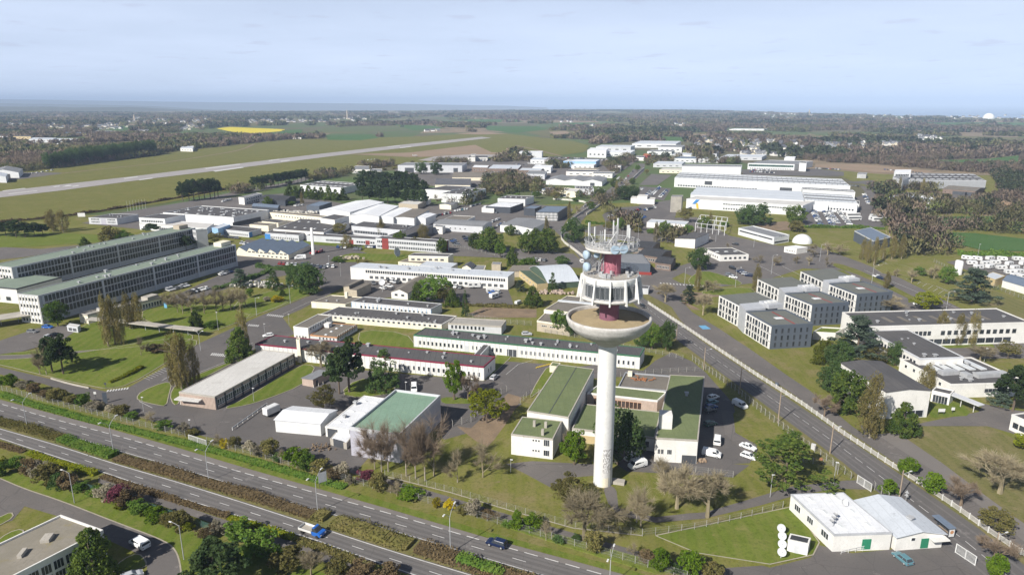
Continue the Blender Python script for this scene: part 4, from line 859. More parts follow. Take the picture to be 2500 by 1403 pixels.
bld('white flat roofed building cut by the right edge', [(2470, 1013), (2530, 1040), (2600, 1030)], 4.5, 'white_wall', 'roof_dark', win=[(0, .1, .9, 3, 1.2, 1.6, .8, 'wide', 'metal_dark')])
bld('low grass roofed link between the dark office and the long white building', [(1985, 812), (2040, 815), (2060, 803)], 2.8, 'white_wall', 'lawn', par=.5, name='link_building')
# --- middle distance, centre
bld('long white two storey building with ribbon windows and metal roof', [(855, 652), (1240, 676), (1256, 664)], (1, 707), 'white_wall', 'roof_metal', 'roof_metal', .15, vents=12, win=[(0, .1, .985, 62, 4.1, 1.4, .72, 'plain', 'metal_dark'), (0, .12, .98, 24, 1.0, 1.6, .66, 'wide')])
bld('cream two storey office with strip windows behind the ribbon window building', [(997, 625), (1094, 627), (1107, 620)], 6.4, 'cream_wall', 'roof_dark', 'white_wall', .3, win=[(0, .04, .92, 6, 4.0, 1.2, .6, 'wide')])
bld('low cream wing with flat roof below the strip window office', [(972, 640), (1050, 646), (1075, 636)], 3.4, 'cream_wall', 'roof_brown', par=.3, win=[(0, .1, .9, 9, 1.2, 1.2, .7)])
bld('low white box with metal roof behind the ribbon window building', [(1023, 648), (1100, 654), (1117, 643)], 4.2, 'lgrey_wall', 'roof_metal', par=.15)
bld('white gabled hall with long brown roof beside the tree clump', [(955, 712), (995, 716), (1050, 682)], (1, 732), 'white_wall', 'roof_brown', prof=[(0, 0), (.5, 1.6), (1, 0)], win=[(0, .15, .45, 1, 1.4, 1.2, .7), (0, .55, .85, 1, 1.4, 1.2, .7)])
bld('brown concrete store with split roof beside parked cars', [(839, 704), (871, 708), (905, 692)], 4.0, 'stone_wall', 'roof_brown', prof=[(0, .9), (.45, 1.6), (.46, 0), (1, 0)])
bld('cream cottage with grey roof beyond the ribbon window building', [(1128, 652), (1150, 655), (1160, 646)], 4.2, 'cream_wall', 'roof_slate', prof=[(0, 0), (.5, 1.4), (1, 0)], name='house', cat='house')
bld('cream outbuilding with grey roof beside the cottage', [(1146, 658), (1182, 659), (1186, 648)], 3.4, 'cream_wall', 'roof_grey', par=.1, win=[(0, .5, .8, 1, 1, 1.2, .8)])
bld('small square stone store near the tall conifer', [(1200, 645), (1222, 646), (1225, 640)], 3.6, 'stone_wall', 'roof_grey', par=.1, name='shed', cat='shed')
bld('long brown roofed cottage beside the vaulted hall', [(1241, 662), (1300, 662), (1322, 648)], 3.2, 'stone_wall', 'roof_brown', prof=[(0, 0), (.5, 1.6), (1, 0)], axis='x', name='house', cat='house')
B36 = bld('barrel vaulted sports hall with silver roof', [(1338, 691), (1413, 686), None, (1290, 657)], 3.2, 'dull_green', 'roof_metal', prof=vault(4.6), axis='x', over=.3, name='sports_hall', cat='hall')
bld('low yellow lean-to with green roof along the vaulted hall', [(1311, 694), (1338, 691), None, (1265, 659)], 3.4, 'yellow_wall', 'dull_green', par=0, name='sports_annex', win=[(3, .1, .9, 5, 1.2, 1, .3)])
B37 = bld('flat brown roofed building with glazed roof strip behind the bowl', [(1328, 757), (1420, 766), (1472, 730)], 5.6, 'white_wall', 'roof_brown', 'cream_wall', .3)
block(B37, .5, .62, (17, 2.2, .35), 'skylight_glass', 'roof_light')
bld('lower brown roofed block in front of the glazed strip building', [(1311, 784), (1392, 796), (1420, 762)], 4.2, 'stone_wall', 'roof_brown', 'cream_wall', .3, win=[(0, .1, .6, 2, 2.4, .5, .7, 'wide')])
bld('blue grey sports hall with red plinth right of the tower', [(1517, 642), (1588, 645), (1568, 621)], 6.0, 'slate_clad', 'roof_grey', 'slate_clad', .2, doors=[(0, .5, 17, .02, 1.6, 'red_panel')], name='sports_hall', cat='hall')
for k, q in enumerate(([(1556, 620), (1610, 628), (1640, 612)], [(1600, 640), (1638, 645), (1650, 630)], [(1545, 603), (1590, 607), (1612, 592)])):
    bld(['dark canteen roof with roof lights beside the blue grey hall', 'low brick walled canteen wing with dark roof', 'rearmost dark canteen roof near the steel frame'][k], q, 4.0, 'brown_wall', 'roof_black', prof=[(0, 0), (.5, 1.3), (1, 0)], axis='x', win=[(0, .1, .9, 8, 1, 1.5, .7)])
bld('small flat kiosk by the roundabout entrance', [(1563, 704), (1583, 705), (1586, 698)], 2.8, 'lgrey_wall', 'roof_dark', par=.15, name='kiosk', cat='kiosk')
B40 = bld('saw-tooth roofed cream workshop with five glazed teeth', [(577, 612), (704, 622), (756, 598)], (1, 634), 'cream_wall', 'roof_bluegrey', prof=saw(5, 2.4), axis='y', win=[(0, .22, .98, 10, 2.6, .9, .75, 'wide'), (0, .4, .98, 7, .6, .9, .5)], name='workshop')
# --- industrial estate, mid left
bld('white two storey office with red entrance bay', [(917, 582), (1080, 593), (1096, 587)], (1, 618), 'lgrey_wall', 'roof_dark', 'lgrey_wall', .3, win=[(0, .02, .98, 36, 4.0, 1.4, .6, 'plain', 'metal_dark'), (0, .02, .98, 36, .9, 1.4, .6, 'plain', 'metal_dark')], doors=[(0, .145, 4.6, .02, 6.8, 'red_panel'), (1, .5, 6, .02, 6.8, 'maroon')])
bld('long single storey grey block with two red porches', [(748, 575), (918, 585), (930, 579)], 4.0, 'lgrey_wall', 'roof_dark', par=.25, win=[(0, .28, .62, 18, 1.2, 1.2, .6, 'plain', 'metal_dark'), (0, .72, .98, 8, 1.2, 1.2, .7, 'plain', 'metal_dark')], doors=[(0, .65, 3.0, .02, 3.0, 'red_panel'), (0, .88, 3.0, .02, 3.0, 'red_panel')])
bld('dark roofed wing running back from the red bay office', [(946, 576), (984, 579), (1058, 551)], 6.0, 'slate_clad', 'roof_dark', par=.25)
bld('grey shed with window band behind the red bay office', [(858, 552), (985, 563), (1012, 551)], 6.0, 'lgrey_wall', 'roof_dark', par=.25, vents=6, win=[(0, .05, .7, 20, 1.5, 1.8, .8, 'plain', 'metal_dark')])
bld('large white gabled warehouse, leftmost of the warehouse row', [(780, 514), (854, 518), (937, 494)], 8.5, 'white_clad', 'roof_white', prof=[(0, 0), (.5, 1.6), (1, 0)], name='warehouse', cat='warehouse')
bld('white warehouse with pale ribbed roof, second of the warehouse row', [(855, 525), (925, 528), (973, 503)], 7.5, 'white_clad', 'roof_white', prof=[(0, 0), (.45, 1.3), (1, 0)], name='warehouse', cat='warehouse')
bld('narrow white warehouse, third of the warehouse row', [(926, 528), (960, 531), (1006, 510)], 7.0, 'white_clad', 'roof_white', prof=[(0, 0), (.5, .6), (1, 0)], name='warehouse', cat='warehouse')
bld('white warehouse with dark brown roof, fourth of the row', [(960, 530), (1011, 532), (1048, 512)], 6.8, 'white_clad', 'roof_brown', prof=[(0, 0), (.5, .5), (1, 0)], name='warehouse', cat='warehouse')
bld('white warehouse with round ended roof at the end of the row', [(1012, 531), (1039, 533), (1064, 523)], 6.0, 'white_clad', 'roof_white', prof=[(0, 0), (.5, .7), (1, 0)], name='warehouse', cat='warehouse')
B46 = bld('large white factory with wide dark roof dotted with vents', [(398, 520), (570, 532), (657, 514)], (1, 553), 'white_clad', 'roof_dark', 'white_clad', .5, vents=34, sky=(6, 3), skysize=(2.2, 2.2), doors=[(1, .35, 30, .2, 3.0, 'metal_dark')], name='factory', cat='factory')
bld('white office wing of the large factory with window strip', [(339, 532), (402, 535), (452, 525)], 8.0, 'white_clad', 'roof_dark', 'white_clad', .3, win=[(0, .08, .92, 12, 5.2, 1.4, .7, 'plain', 'metal_dark')])
bld('low white front range of the factory with blue window bands', [(340, 547), (505, 558), (522, 546)], 4.2, 'white_clad', 'roof_pale', par=.3, win=[(0, .05, .45, 14, 1.4, 1.2, .8, 'plain', 'metal_dark')])
bld('grey office with arched portal near the flag poles', [(216, 532), (285, 534), (338, 524)], (1, 549), 'lgrey_wall', 'roof_dark', 'lgrey_wall', .3, vents=5, win=[(0, .08, .38, 6, 1.2, 1.2, .7), (0, .08, .38, 6, 3.2, 1.2, .7), (0, .66, .94, 6, 1.2, 1.2, .7), (0, .66, .94, 6, 3.2, 1.2, .7)], doors=[(0, .52, 4.0, .02, 4.6, 'lilac_clad')])
bld('low white block with blue end panel in front of the factory', [(531, 559), (609, 567), (638, 558)], (1, 580), 'lgrey_wall', 'roof_dark', par=.25, win=[(0, .08, .95, 14, .8, 1.6, .5)], doors=[(1, .08, 4, .02, 3.6, 'blue_panel')])
bld('light blue block joined to the factory front', [(517, 556), (532, 559), (562, 549)], 5.6, 'skyblue_panel', 'roof_metal', par=.2)
bld('low white block with bright blue corner, right of its twin', [(648, 569), (729, 575), (745, 567)], 4.2, 'lgrey_wall', 'roof_dark', par=.25, win=[(0, .14, .97, 15, .8, 1.6, .5)], doors=[(0, .06, 4.5, .02, 3.8, 'blue_panel')])
bld('wide dark roofed workshop behind the bright blue corner block', [(667, 560), (790, 568), (850, 541)], 5.2, 'white_wall', 'roof_dark', par=.3, sky=(5, 2), name='workshop')
bld('tall white box block at the rear of the wide workshop', [(782, 533), (817, 538), (852, 528)], 8.6, 'white_wall', 'roof_dark', par=.3)
bld('cream box store before the factory loading side', [(609, 549), (655, 552), (675, 546)], 5.0, 'cream_wall', 'roof_brown', par=.3, name='store_building')
bld('small cream box store behind its lower neighbour', [(639, 541), (679, 545), (701, 538)], 4.2, 'cream_wall', 'roof_dark', par=.3, name='store_building')
bld('long cream wall like building with small square windows', [(658, 519), (785, 531), (797, 527)], 5.0, 'cream_wall', 'roof_brown', par=.2, win=[(0, .1, .95, 16, 2.4, 1.2, .4)])
bld('black gabled hangar with ridge of roof lights near the pines', [(633, 485), (696, 490), (722, 480)], 5.0, 'dark_clad', 'roof_black', prof=[(0, 0), (.5, 1.6), (1, 0)], axis='x', name='hangar', cat='hangar')
bld('dark blue low hangar in front of the black one', [(615, 503), (678, 508), (684, 501)], 4.2, 'dark_clad', 'roof_bluegrey', prof=[(0, 0), (.5, 1.0), (1, 0)], axis='x', name='hangar', cat='hangar')
bld('grey office with white end next to the black hangar', [(582, 482), (596, 484), (640, 473)], 6.2, 'white_wall', 'roof_grey', par=.25, win=[(1, .1, .95, 7, 3.8, 1.2, .6), (1, .1, .95, 7, 1.0, 1.2, .6)])
bld('dark slate box workshop left of the white warehouses', [(748, 502), (779, 504), (810, 494)], 6.0, 'slate_clad', 'roof_bluegrey', par=.2, name='workshop')
bld('white hall with dark patterned roof behind a row of conifers', [(733, 452), (836, 459), (884, 448)], 6.5, 'white_clad', 'roof_dark', 'white_clad', .3, sky=(9, 2), skysize=(5, 2.2), name='factory', cat='factory')
bld('long grey hangar at the airfield edge with dark openings', [(971, 404), (1128, 405), (1140, 398)], 9.0, 'lgrey_wall', 'roof_grey', par=.3, doors=[(0, .18, 12, .1, 6, 'metal_dark'), (0, .9, 6, .1, 6, 'metal_dark')], name='hangar', cat='hangar')  # dark panels on the wall stand for the shade inside the openings
bld('long slate roofed stone farmhouse, nearer one', [(1062, 451), (1148, 452), (1150, 440)], 4.2, 'cream_wall', 'roof_slate', prof=[(0, 0), (.5, 4.2), (1, 0)], axis='x', name='house', cat='house')
bld('long slate roofed stone farmhouse, farther one', [(1104, 433), (1212, 433), (1216, 424)], 4.0, 'cream_wall', 'roof_brown', prof=[(0, 0), (.5, 4), (1, 0)], axis='x', name='house', cat='house')
bld('white warehouse with dark roof, front block of a pair', [(1077, 473), (1142, 475), (1186, 461)], 8.0, 'white_clad', 'roof_dark', 'white_clad', .3, sky=(4, 2), name='warehouse', cat='warehouse')
bld('white warehouse with dark roof, left block of a pair', [(1038, 463), (1100, 466), (1150, 456)], 8.4, 'white_clad', 'roof_dark', 'white_clad', .3, name='warehouse', cat='warehouse')
bld('timber and cream open store below the warehouse pair', [(973, 497), (1020, 500), (1040, 490)], 4.5, 'stone_wall', 'roof_pale', par=.2, name='store_building')
bld('low white yard building below the warehouse pair', [(992, 487), (1044, 489), (1052, 485)], 4.2, 'white_wall', 'roof_pale', par=.2, name='store_building')
bld('small beige gabled store right of the yard building', [(1073, 499), (1101, 501), (1119, 495)], 4.0, 'cream_wall', 'roof_grey', prof=[(0, 0), (.5, .8), (1, 0)], name='store_building')
bld('long grey metal shed with white gatehouse before it', [(1058, 546), (1178, 553), (1201, 541)], 5.0, 'lgrey_wall', 'roof_grey', prof=[(0, 0), (.5, .9), (1, 0)], axis='x', win=[(0, .3, .7, 4, 2, 1, .3)], name='warehouse', cat='warehouse')
bld('tiny white gatehouse at the grey metal shed', [(1058, 553), (1080, 555), (1087, 550)], 5.0, 'white_wall', 'roof_grey', par=.2, win=[(0, .3, .7, 1, 2.5, 1, .8)], name='gatehouse')
bld('low flat roofed office above the grey metal shed', [(1085, 535), (1140, 538), (1160, 529)], 3.6, 'white_wall', 'roof_brown', par=.3)
bld('white hall with striped ribbed roof beside the wide avenue', [(1221, 549), (1302, 559), (1338, 541)], 5.0, 'white_clad', 'roof_grey', prof=[(0, 0), (.5, 1.1), (1, 0)], sky=(5, 6), skysize=(.9, 2.0), name='warehouse', cat='warehouse')
B60 = bld('modern grey box with black and white chequered front', [(1308, 518), (1363, 519), (1386, 504)], 7.0, 'metal_dark', 'roof_bluegrey', 'metal_dark', .25, win=[], name='office_building')
a, e, d, nrm, ang = B60.side(0)
for row in range(3):
    for k in range(16):
        p = a+(e-a)*((k+.5+.25*(row % 2))/16.6)+nrm*.06; link('panel', boxmesh('lamp_white'), B60.root, (p.x, p.y, .6+row*2.15), (0, 0, ang), ((e-a).length/16.6*(.55+.3*((k*7+row*3) % 3)/2), .1, 1.7))
bld('dark box annex left of the chequered office', [(1279, 508), (1306, 510), (1322, 504)], 6.0, 'dark_clad', 'roof_bluegrey', par=.25)
bld('black walled store with white roof panels beside car park', [(1186, 504), (1246, 507), (1278, 496)], 5.0, 'dark_clad', 'roof_white', par=.25, sky=(3, 2), name='store_building')
bld('white shed with dark roof behind the black walled store', [(1215, 485), (1282, 487), (1304, 479)], 6.0, 'white_clad', 'roof_dark', par=.3, sky=(5, 1), name='warehouse', cat='warehouse')
bld('low white showroom in front of the black walled store', [(1176, 508), (1206, 510), (1212, 504)], 3.6, 'white_wall', 'roof_white', par=.2)
bld('white hall with three shallow gables beside the avenue', [(1333, 440), (1470, 444), (1482, 434)], 5.0, 'white_clad', 'roof_grey', prof=gables(3, 2.2), doors=[(0, .83, 5, .1, 3.5, 'metal_dark')], name='warehouse', cat='warehouse')
bld('cream fronted shop with sign below the triple gable hall', [(1362, 465), (1406, 469), (1416, 462)], 6.0, 'cream_wall', 'roof_pale', par=.3, win=[(0, .1, .5, 1, .2, 3.2, .9)], name='shop_building')
bld('grey flat workshop right of the cream shop', [(1406, 461), (1450, 462), (1446, 455)], 6.0, 'lgrey_wall', 'roof_dark', par=.3, sky=(6, 1), name='workshop')
bld('blue roofed bus depot left of the cream shop', [(1323, 464), (1362, 465), (1362, 459)], 4.0, 'white_wall', 'roof_bluegrey', par=.15, name='depot_building')
bld('white airfield hangar with low yellow annex', [(1267, 372), (1323, 372), (1326, 369)], 10, 'white_clad', 'roof_white', par=.3, name='hangar', cat='hangar')
bld('yellow walled annex before the white airfield hangar', [(1267, 381), (1295, 381), (1300, 377)], 5.5, 'yellow_wall', 'roof_bluegrey', par=.2)
bld('control tower like terminal block at the apron', [(1150, 379), (1160, 379), (1161, 376)], 10, 'white_wall', 'roof_grey', par=.3, win=[(0, .05, .95, 4, 7, 2, .8)], name='control_tower', cat='tower')
bld('low white airport terminal beside its control tower', [(1142, 385), (1190, 385), (1192, 380)], 5, 'white_wall', 'roof_dark', par=.3, win=[(0, .05, .95, 12, 1.5, 2, .8)])
# --- factory on the right
F1 = bld('long white factory front with blue and yellow emblem', [(1676, 486), (1960, 503), (1990, 491)], 8.0, 'white_clad', 'roof_pale', 'white_clad', .3, win=[(0, .33, .9, 26, 5.2, .9, .8, 'plain', 'metal_dark'), (0, .33, .6, 12, 1.2, 1.2, .6, 'plain', 'metal_dark')], name='factory', cat='factory')
bld('plain grey concrete block at the left end of the factory', [(1638, 481), (1665, 481), (1668, 477)], 13.0, 'concrete', 'roof_grey', par=.3)
a, e, d, nrm, ang = F1.side(0)
def emblem(u0, u1, u2, u3, z0, z1, mat, nm):
    m = MB(); q = [a+(e-a)*u+nrm*.25 for u in (u0, u1, u2, u3)]; k = [a+(e-a)*u+nrm*.12 for u in (u0, u1, u2, u3)]
    m.add([(v.x, v.y, z) for v, z in zip(q, (z0, z0, z1, z1))]+[(v.x, v.y, z) for v, z in zip(k, (z0, z0, z1, z1))], [(0, 1, 2, 3), (0, 4, 5, 1), (1, 5, 6, 2), (2, 6, 7, 3), (3, 7, 4, 0)]); link(nm, m.mesh(nm, mat), F1.root)
emblem(.055, .085, .122, .088, 4.2, 8.1, 'blue_panel', 'emblem'); emblem(.098, .118, .108, .088, .3, 4.9, 'paint_yellow', 'emblem')
bld('wide silver roofed factory hall behind the emblem front', [(1686, 475), (1962, 489), None, (1704, 456)], 9.0, 'white_clad', 'roof_metal', prof=gables(3, .8), axis='x', name='factory', cat='factory')
F3 = bld('long white factory hall with gridded dark roof', [(1647, 435), (2076, 455), None, (1660, 421)], 9.5, 'white_clad', 'roof_grey', 'white_clad', .4, sky=(34, 3), skysize=(4.6, 9), win=[(0, .02, .5, 30, 1.2, 1.5, .7, 'plain', 'metal_dark')], doors=[(0, .21, 8, 4, 4, 'metal_dark'), (0, .66, 12, .2, 5, 'metal_dark')], name='factory', cat='factory')
bld('layered white range right of the silver roofed hall', [(1964, 490), (2094, 498), None, (1960, 470)], 8.0, 'white_clad', 'roof_grey', 'white_clad', .4, sky=(14, 3), skysize=(3.4, 9), win=[(0, .05, .95, 16, 2, 1.4, .6, 'plain', 'metal_dark')], name='factory', cat='factory')
bld('low dark roofed strip of the factory with white lanterns', [(1960, 463), (2088, 470), None, (1957, 457)], 7.5, 'white_clad', 'roof_dark', 'white_clad', .3, sky=(14, 1), skysize=(4, 2), name='factory', cat='factory')
bld('white loading block at the factory car park', [(2060, 496), (2098, 499), (2098, 491)], 6.0, 'white_clad', 'roof_dark', par=.3)
bld('white box store in the factory yard', [(1985, 500), (2022, 502), (2024, 493)], 5.5, 'white_clad', 'roof_metal', par=.2, name='store_building')
bld('tall white factory hall behind the gridded roof', [(1665, 406), (1810, 408), (1812, 403)], 13, 'white_clad', 'roof_grey', par=.3, name='factory', cat='factory')
bld('office with long green glass band beyond the factory', [(1826, 399), (1940, 402), (1985, 394)], 8, 'white_clad', 'roof_grey', par=.4, win=[(0, .02, .98, 22, 4.2, 2.6, .96, 'plain', 'green_door'), (0, .05, .95, 24, .6, 1.8, .5)])
bld('white cube at the right end of the green glass office', [(1952, 398), (1969, 399), (1970, 395)], 11, 'white_clad', 'roof_dark', par=.3)
bld('long grey industrial hall with patterned roof at far right', [(2204, 439), (2408, 442), (2376, 425)], 9, 'grey_wall', 'roof_dark', 'lgrey_wall', .3, sky=(12, 3), skysize=(5, 3), name='factory', cat='factory')
bld('white office corner of the grey industrial hall', [(2180, 432), (2204, 441), (2222, 433)], 11, 'white_clad', 'roof_grey', par=.3, win=[(0, .1, .9, 6, 5, 1.5, .7, 'plain', 'metal_dark'), (0, .1, .9, 6, 1, 1.5, .7, 'plain', 'metal_dark')])
bld('white upper office storey above the grey industrial hall', [(2183, 421), (2224, 421), (2225, 415)], 15, 'white_clad', 'roof_white', par=.3, win=[(0, .1, .9, 8, 11, 2, .8, 'plain', 'metal_dark')])
bld('open brown shed with five dark bays', [(2302, 461), (2382, 467), (2405, 459)], 5, 'brown_wall', 'roof_brown', prof=[(0, 0), (.5, 1.6), (1, 0)], axis='x', doors=[(0, .4+.13*k, 5, .05, 3.6, 'metal_dark') for k in range(5)], name='shed', cat='shed')  # open bays without doors, their inner shade painted as five dark panels
bld('white twin ridged shed before the gravel yard', [(2262, 497), (2300, 503), (2276, 480)], 4.5, 'white_clad', 'roof_white', prof=gables(2, 1.2), name='shed', cat='shed')
bld('low grey roofed depot left of the twin ridged shed', [(2170, 481), (2215, 484), (2250, 476)], 4.5, 'lgrey_wall', 'roof_metal', par=.2, name='depot_building')
bld('blue grey roofed building with angled eaves near the poplars', [(2086, 564), (2133, 589), (2174, 579)], 6.5, 'slate_clad', 'roof_bluegrey', 'lamp_white', .25, win=[(1, .1, .9, 8, 1, 3, .7, 'plain', 'metal_dark')])
bld('white sharp edged office with stepped roof near the dome', [(1803, 558), (1890, 581), (1927, 575)], (1, 597), 'white_clad', 'roof_grey', 'white_clad', .6, win=[(0, .04, .96, 22, 2.7, .9, .95, 'plain', 'metal_dark'), (1, .05, .95, 8, .8, 1.0, .95, 'plain', 'metal_dark'), (1, .3, .8, 3, 4.4, .8, .9, 'plain', 'metal_dark')])
bld('square white pavilion with dark roof amid the car parks', [(1720, 607), (1759, 624), (1828, 622)], (1, 638), 'white_wall', 'roof_dark', par=.3, sky=(1, 3), win=[(1, .1, .95, 5, 1.2, 1.2, .5, 'wide', 'metal_dark'), (0, .1, .9, 6, 1.2, 1.2, .5)])
bld('low white canteen with dark roof edge before the steel frame', [(1579, 543), (1674, 549), (1682, 541)], 3.8, 'white_wall', 'roof_metal', par=.2)
bld('white workshop with slanted dark roof near the parked boat', [(1648, 583), (1697, 588), (1731, 573)], 5.0, 'white_wall', 'roof_dark', prof=[(0, .2), (1, 1.2)], name='workshop')
bld('low white annex right of the sharp edged office', [(1915, 603), (1945, 608), (1972, 604)], 3.2, 'white_wall', 'roof_white', par=.2, win=[(0, .1, .9, 6, 1, 1, .5)])
bld('yellow walled shop with pale roof by the caravans', [(2400, 673), (2430, 683), (2454, 674)], 3.6, 'yellow_wall', 'roof_metal', par=.2, name='shop_building')
bld('blue roofed shop with white front right of the yellow shop', [(2448, 684), (2520, 705), (2540, 690)], 3.6, 'white_wall', 'roof_bluegrey', prof=[(0, 0), (.5, 1), (1, 0)], axis='x', name='shop_building')
bld('long flat gatehouse canopy at the factory entrance', [(1540, 484), (1598, 488), (1600, 483)], 4.5, 'white_wall', 'roof_pale', par=.2, name='gatehouse')
bld('white gatehouse upper block at the factory entrance', [(1556, 479), (1580, 480), (1583, 476)], 7, 'white_wall', 'roof_pale', par=.2, name='gatehouse')
# --- minor distant sheds: roof left x, right x, roof y, depth in px, height, wall, roof, label
for x0, x1, y, dp, hh, wl, rf, lb in [
    (860, 903, 414, 9, 5, 'white_wall', 'roof_grey', 'white gabled airfield house near the pines'), (905, 930, 418, 6, 4, 'white_wall', 'roof_grey', 'low white store beside the airfield house'),
    (1152, 1190, 409, 6, 6, 'brown_wall', 'roof_white', 'shed with pale roof below the apron'), (1190, 1265, 412, 10, 7, 'brown_wall', 'roof_metal', 'brown works hall with silver roof'), (1265, 1320, 416, 6, 6, 'brown_wall', 'roof_metal', 'brown works hall annex with silver roof'),
    (1285, 1330, 425, 8, 6, 'lgrey_wall', 'roof_grey', 'grey barn left of the triple gables'), (1300, 1345, 409, 6, 7, 'white_clad', 'roof_white', 'white shed behind the grey barn'), (1295, 1340, 390, 5, 6, 'white_clad', 'roof_metal', 'white shed right of the yellow annex'),
    (1375, 1455, 394, 5, 8, 'skyblue_panel', 'roof_white', 'long pale blue store front with three doors'), (1395, 1450, 403, 4, 5, 'white_clad', 'roof_white', 'long white shop below the pale blue store'), (1340, 1370, 397, 4, 5, 'white_clad', 'roof_white', 'white shop left of the pale blue store'),
    (1382, 1455, 419, 5, 5, 'white_wall', 'roof_slate', 'white terrace with slate roof above the triple gables'), (1445, 1495, 424, 5, 5, 'white_wall', 'roof_grey', 'white workshop right of the slate terrace'), (1398, 1456, 413, 3, 5, 'cream_wall', 'roof_brown', 'cream terrace behind the slate terrace'),
    (1434, 1480, 367, 6, 12, 'white_clad', 'roof_white', 'tall white showroom at the far end of the avenue'), (1450, 1540, 372, 6, 7, 'white_clad', 'roof_white', 'long white showroom at the far end of the avenue'), (1455, 1540, 358, 4, 9, 'lgrey_wall', 'roof_metal', 'long grey store with metal roof near the airfield end'),
    (1543, 1650, 351, 7, 8, 'white_clad', 'roof_metal', 'long white hall with curved silver roof at the estate end'), (1607, 1665, 359, 5, 9, 'white_clad', 'roof_grey', 'white office slab at the estate end'), (1580, 1640, 370, 4, 6, 'white_clad', 'roof_grey', 'low white store below the office slab'),
    (1570, 1588, 379, 4, 6, 'red_panel', 'roof_orange', 'small orange fronted shop on the avenue'), (1552, 1572, 384, 4, 5, 'white_wall', 'roof_slate', 'small white house on the avenue'), (1580, 1610, 388, 4, 5, 'white_wall', 'roof_slate', 'white cottage pair beside the avenue'),
    (1640, 1690, 378, 5, 6, 'white_clad', 'roof_metal', 'white shed with metal roof left of the slate house'), (1645, 1700, 387, 5, 6, 'white_clad', 'roof_bluegrey', 'white store with blue roof above the tall hall'), (1710, 1750, 375, 5, 7, 'lgrey_wall', 'roof_grey', 'grey office behind the tall hall'), (1705, 1755, 388, 5, 6, 'white_clad', 'roof_metal', 'white depot behind the tall hall'),
    (1760, 1860, 383, 6, 5, 'lgrey_wall', 'roof_metal', 'long low metal roofed store left of the green glass office'), (1595, 1665, 400, 6, 5, 'lgrey_wall', 'roof_metal', 'grey store with metal roof left of the tall hall'), (1610, 1665, 415, 4, 4, 'cream_wall', 'roof_pale', 'low cream shed below the grey store'),
    (1915, 1940, 386, 4, 9, 'white_clad', 'roof_white', 'white block rising behind the green glass office'), (1497, 1515, 406, 3, 6, 'white_wall', 'roof_white', 'small white cube house by the avenue'), (2093, 2115, 425, 4, 5, 'galvanised', 'roof_grey', 'small metal clad store by the factory road'),
    (70, 130, 303+37, 4, 7, 'lgrey_wall', 'roof_metal', 'pale grey shed beyond the apron trees'), (128, 196, 341, 3, 5, 'lgrey_wall', 'roof_metal', 'long low pale shed beyond the apron trees'), (30, 75, 333, 3, 6, 'yellow_wall', 'roof_slate', 'yellow gabled shop far at left'), (-20, 18, 333, 4, 9, 'white_clad', 'roof_grey', 'white shed at the far left edge'),
    (228, 275, 322, 3, 6, 'white_wall', 'roof_slate', 'white and slate works on the far left'), (330, 360, 319, 3, 6, 'white_wall', 'roof_slate', 'white works left of the rape field'), (155, 215, 325, 3, 6, 'slate_clad', 'roof_bluegrey', 'blue green works on the far left'), (440, 470, 362, 6, 6, 'white_wall', 'roof_metal', 'small white hangar beside the airfield track'),
    (350+135, 350+165, 349, 3, 4, 'cream_wall', 'roof_pale', 'low pale house at the airfield edge'), (715, 735, 335, 3, 4, 'white_wall', 'roof_slate', 'small farm building beside the airfield'), (1570, 1618, 323, 3, 6, 'brown_wall', 'roof_grey', 'farm barn with grey roof on the hillside'), (1780, 1865, 316, 2, 3, 'white_wall', 'roof_white', 'long white greenhouse tunnel in the fields'), (2045, 2090, 364, 4, 6, 'white_wall', 'roof_slate', 'white house with long slate roof right of the factory'), (905, 925, 277, 1.5, 8, 'white_wall', 'roof_white', 'white manor on the wooded skyline')]:
    sk = (x1-x0)*.12
    bld(lb, [(x0, y), (x1, y+1), (x1+sk, y+1-dp)], hh, wl, rf, par=.3, win=[(0, .06, .94, 4, hh*.35, hh*.22, .5)] if x1-x0 > 24 else (), name='store_building')
bld('white airport hangar with gabled roof at the left edge', [(-30, 421), (45, 421), (55, 412)], 7, 'white_clad', 'roof_grey', prof=[(0, 0), (.5, 3.5), (1, 0)], doors=[(0, .5, 16, .1, 5, 'metal_dark')], name='hangar', cat='hangar')
bld('grey airport hangar cut by the left edge', [(-60, 430), (14, 432), (18, 424)], 7, 'lgrey_wall', 'roof_metal', prof=[(0, 0), (.5, 3), (1, 0)], name='hangar', cat='hangar')
# ---------------------------------------------------------------- the telecommunications tower
TB = P(1471, 1178)
def tz(y):                                   # height on the tower axis seen at photograph row y
    lo, hi = 0.0, 88.0
    for _ in range(50):
        m = (lo+hi)/2
        if proj((TB.x, TB.y, m))[1] > y: lo = m
        else: hi = m
    return lo
def tr(y, px): return px*proj((TB.x, TB.y, tz(y)))[2]/FPX
T = thing('telecom_tower', 'tall white concrete tower with wide bowl, glazed cabin and aerials', 'tower', TB)
zb, zr = tz(840), tz(771)                    # foot of the bowl, rim of the bowl
rc0, rc1, rr_ = tr(1178, 22.5), tr(838, 22.5), tr(771, 104)
link('shaft', MB().lathe([(rc0, 0), (rc0, 4), (rc1, zb+.6)], 48).mesh('shaft', 'tower_white', True), T)
prof = [(rc1*.95, zb-.05), (rc1*1.08, zb+.0)]
for k in range(1, 15):
    f = k/14; prof.append((rc1*1.08+(rr_*.985-rc1*1.08)*float(np.interp(1-f, [0, .15, .4, .63, .88, 1], [1, .955, .77, .47, .13, 0])), zb+(zr-1.05-zb)*f))
prof += [(rr_, zr-.7), (rr_*1.002, zr-.3), (rr_*.993, zr), (rr_*.955, zr+.05), (rr_*.94, zr-.15), (rr_*.935, zr-.95)]
link('bowl', MB().lathe(prof, 72).mesh('bowl', 'tower_concrete', True), T)
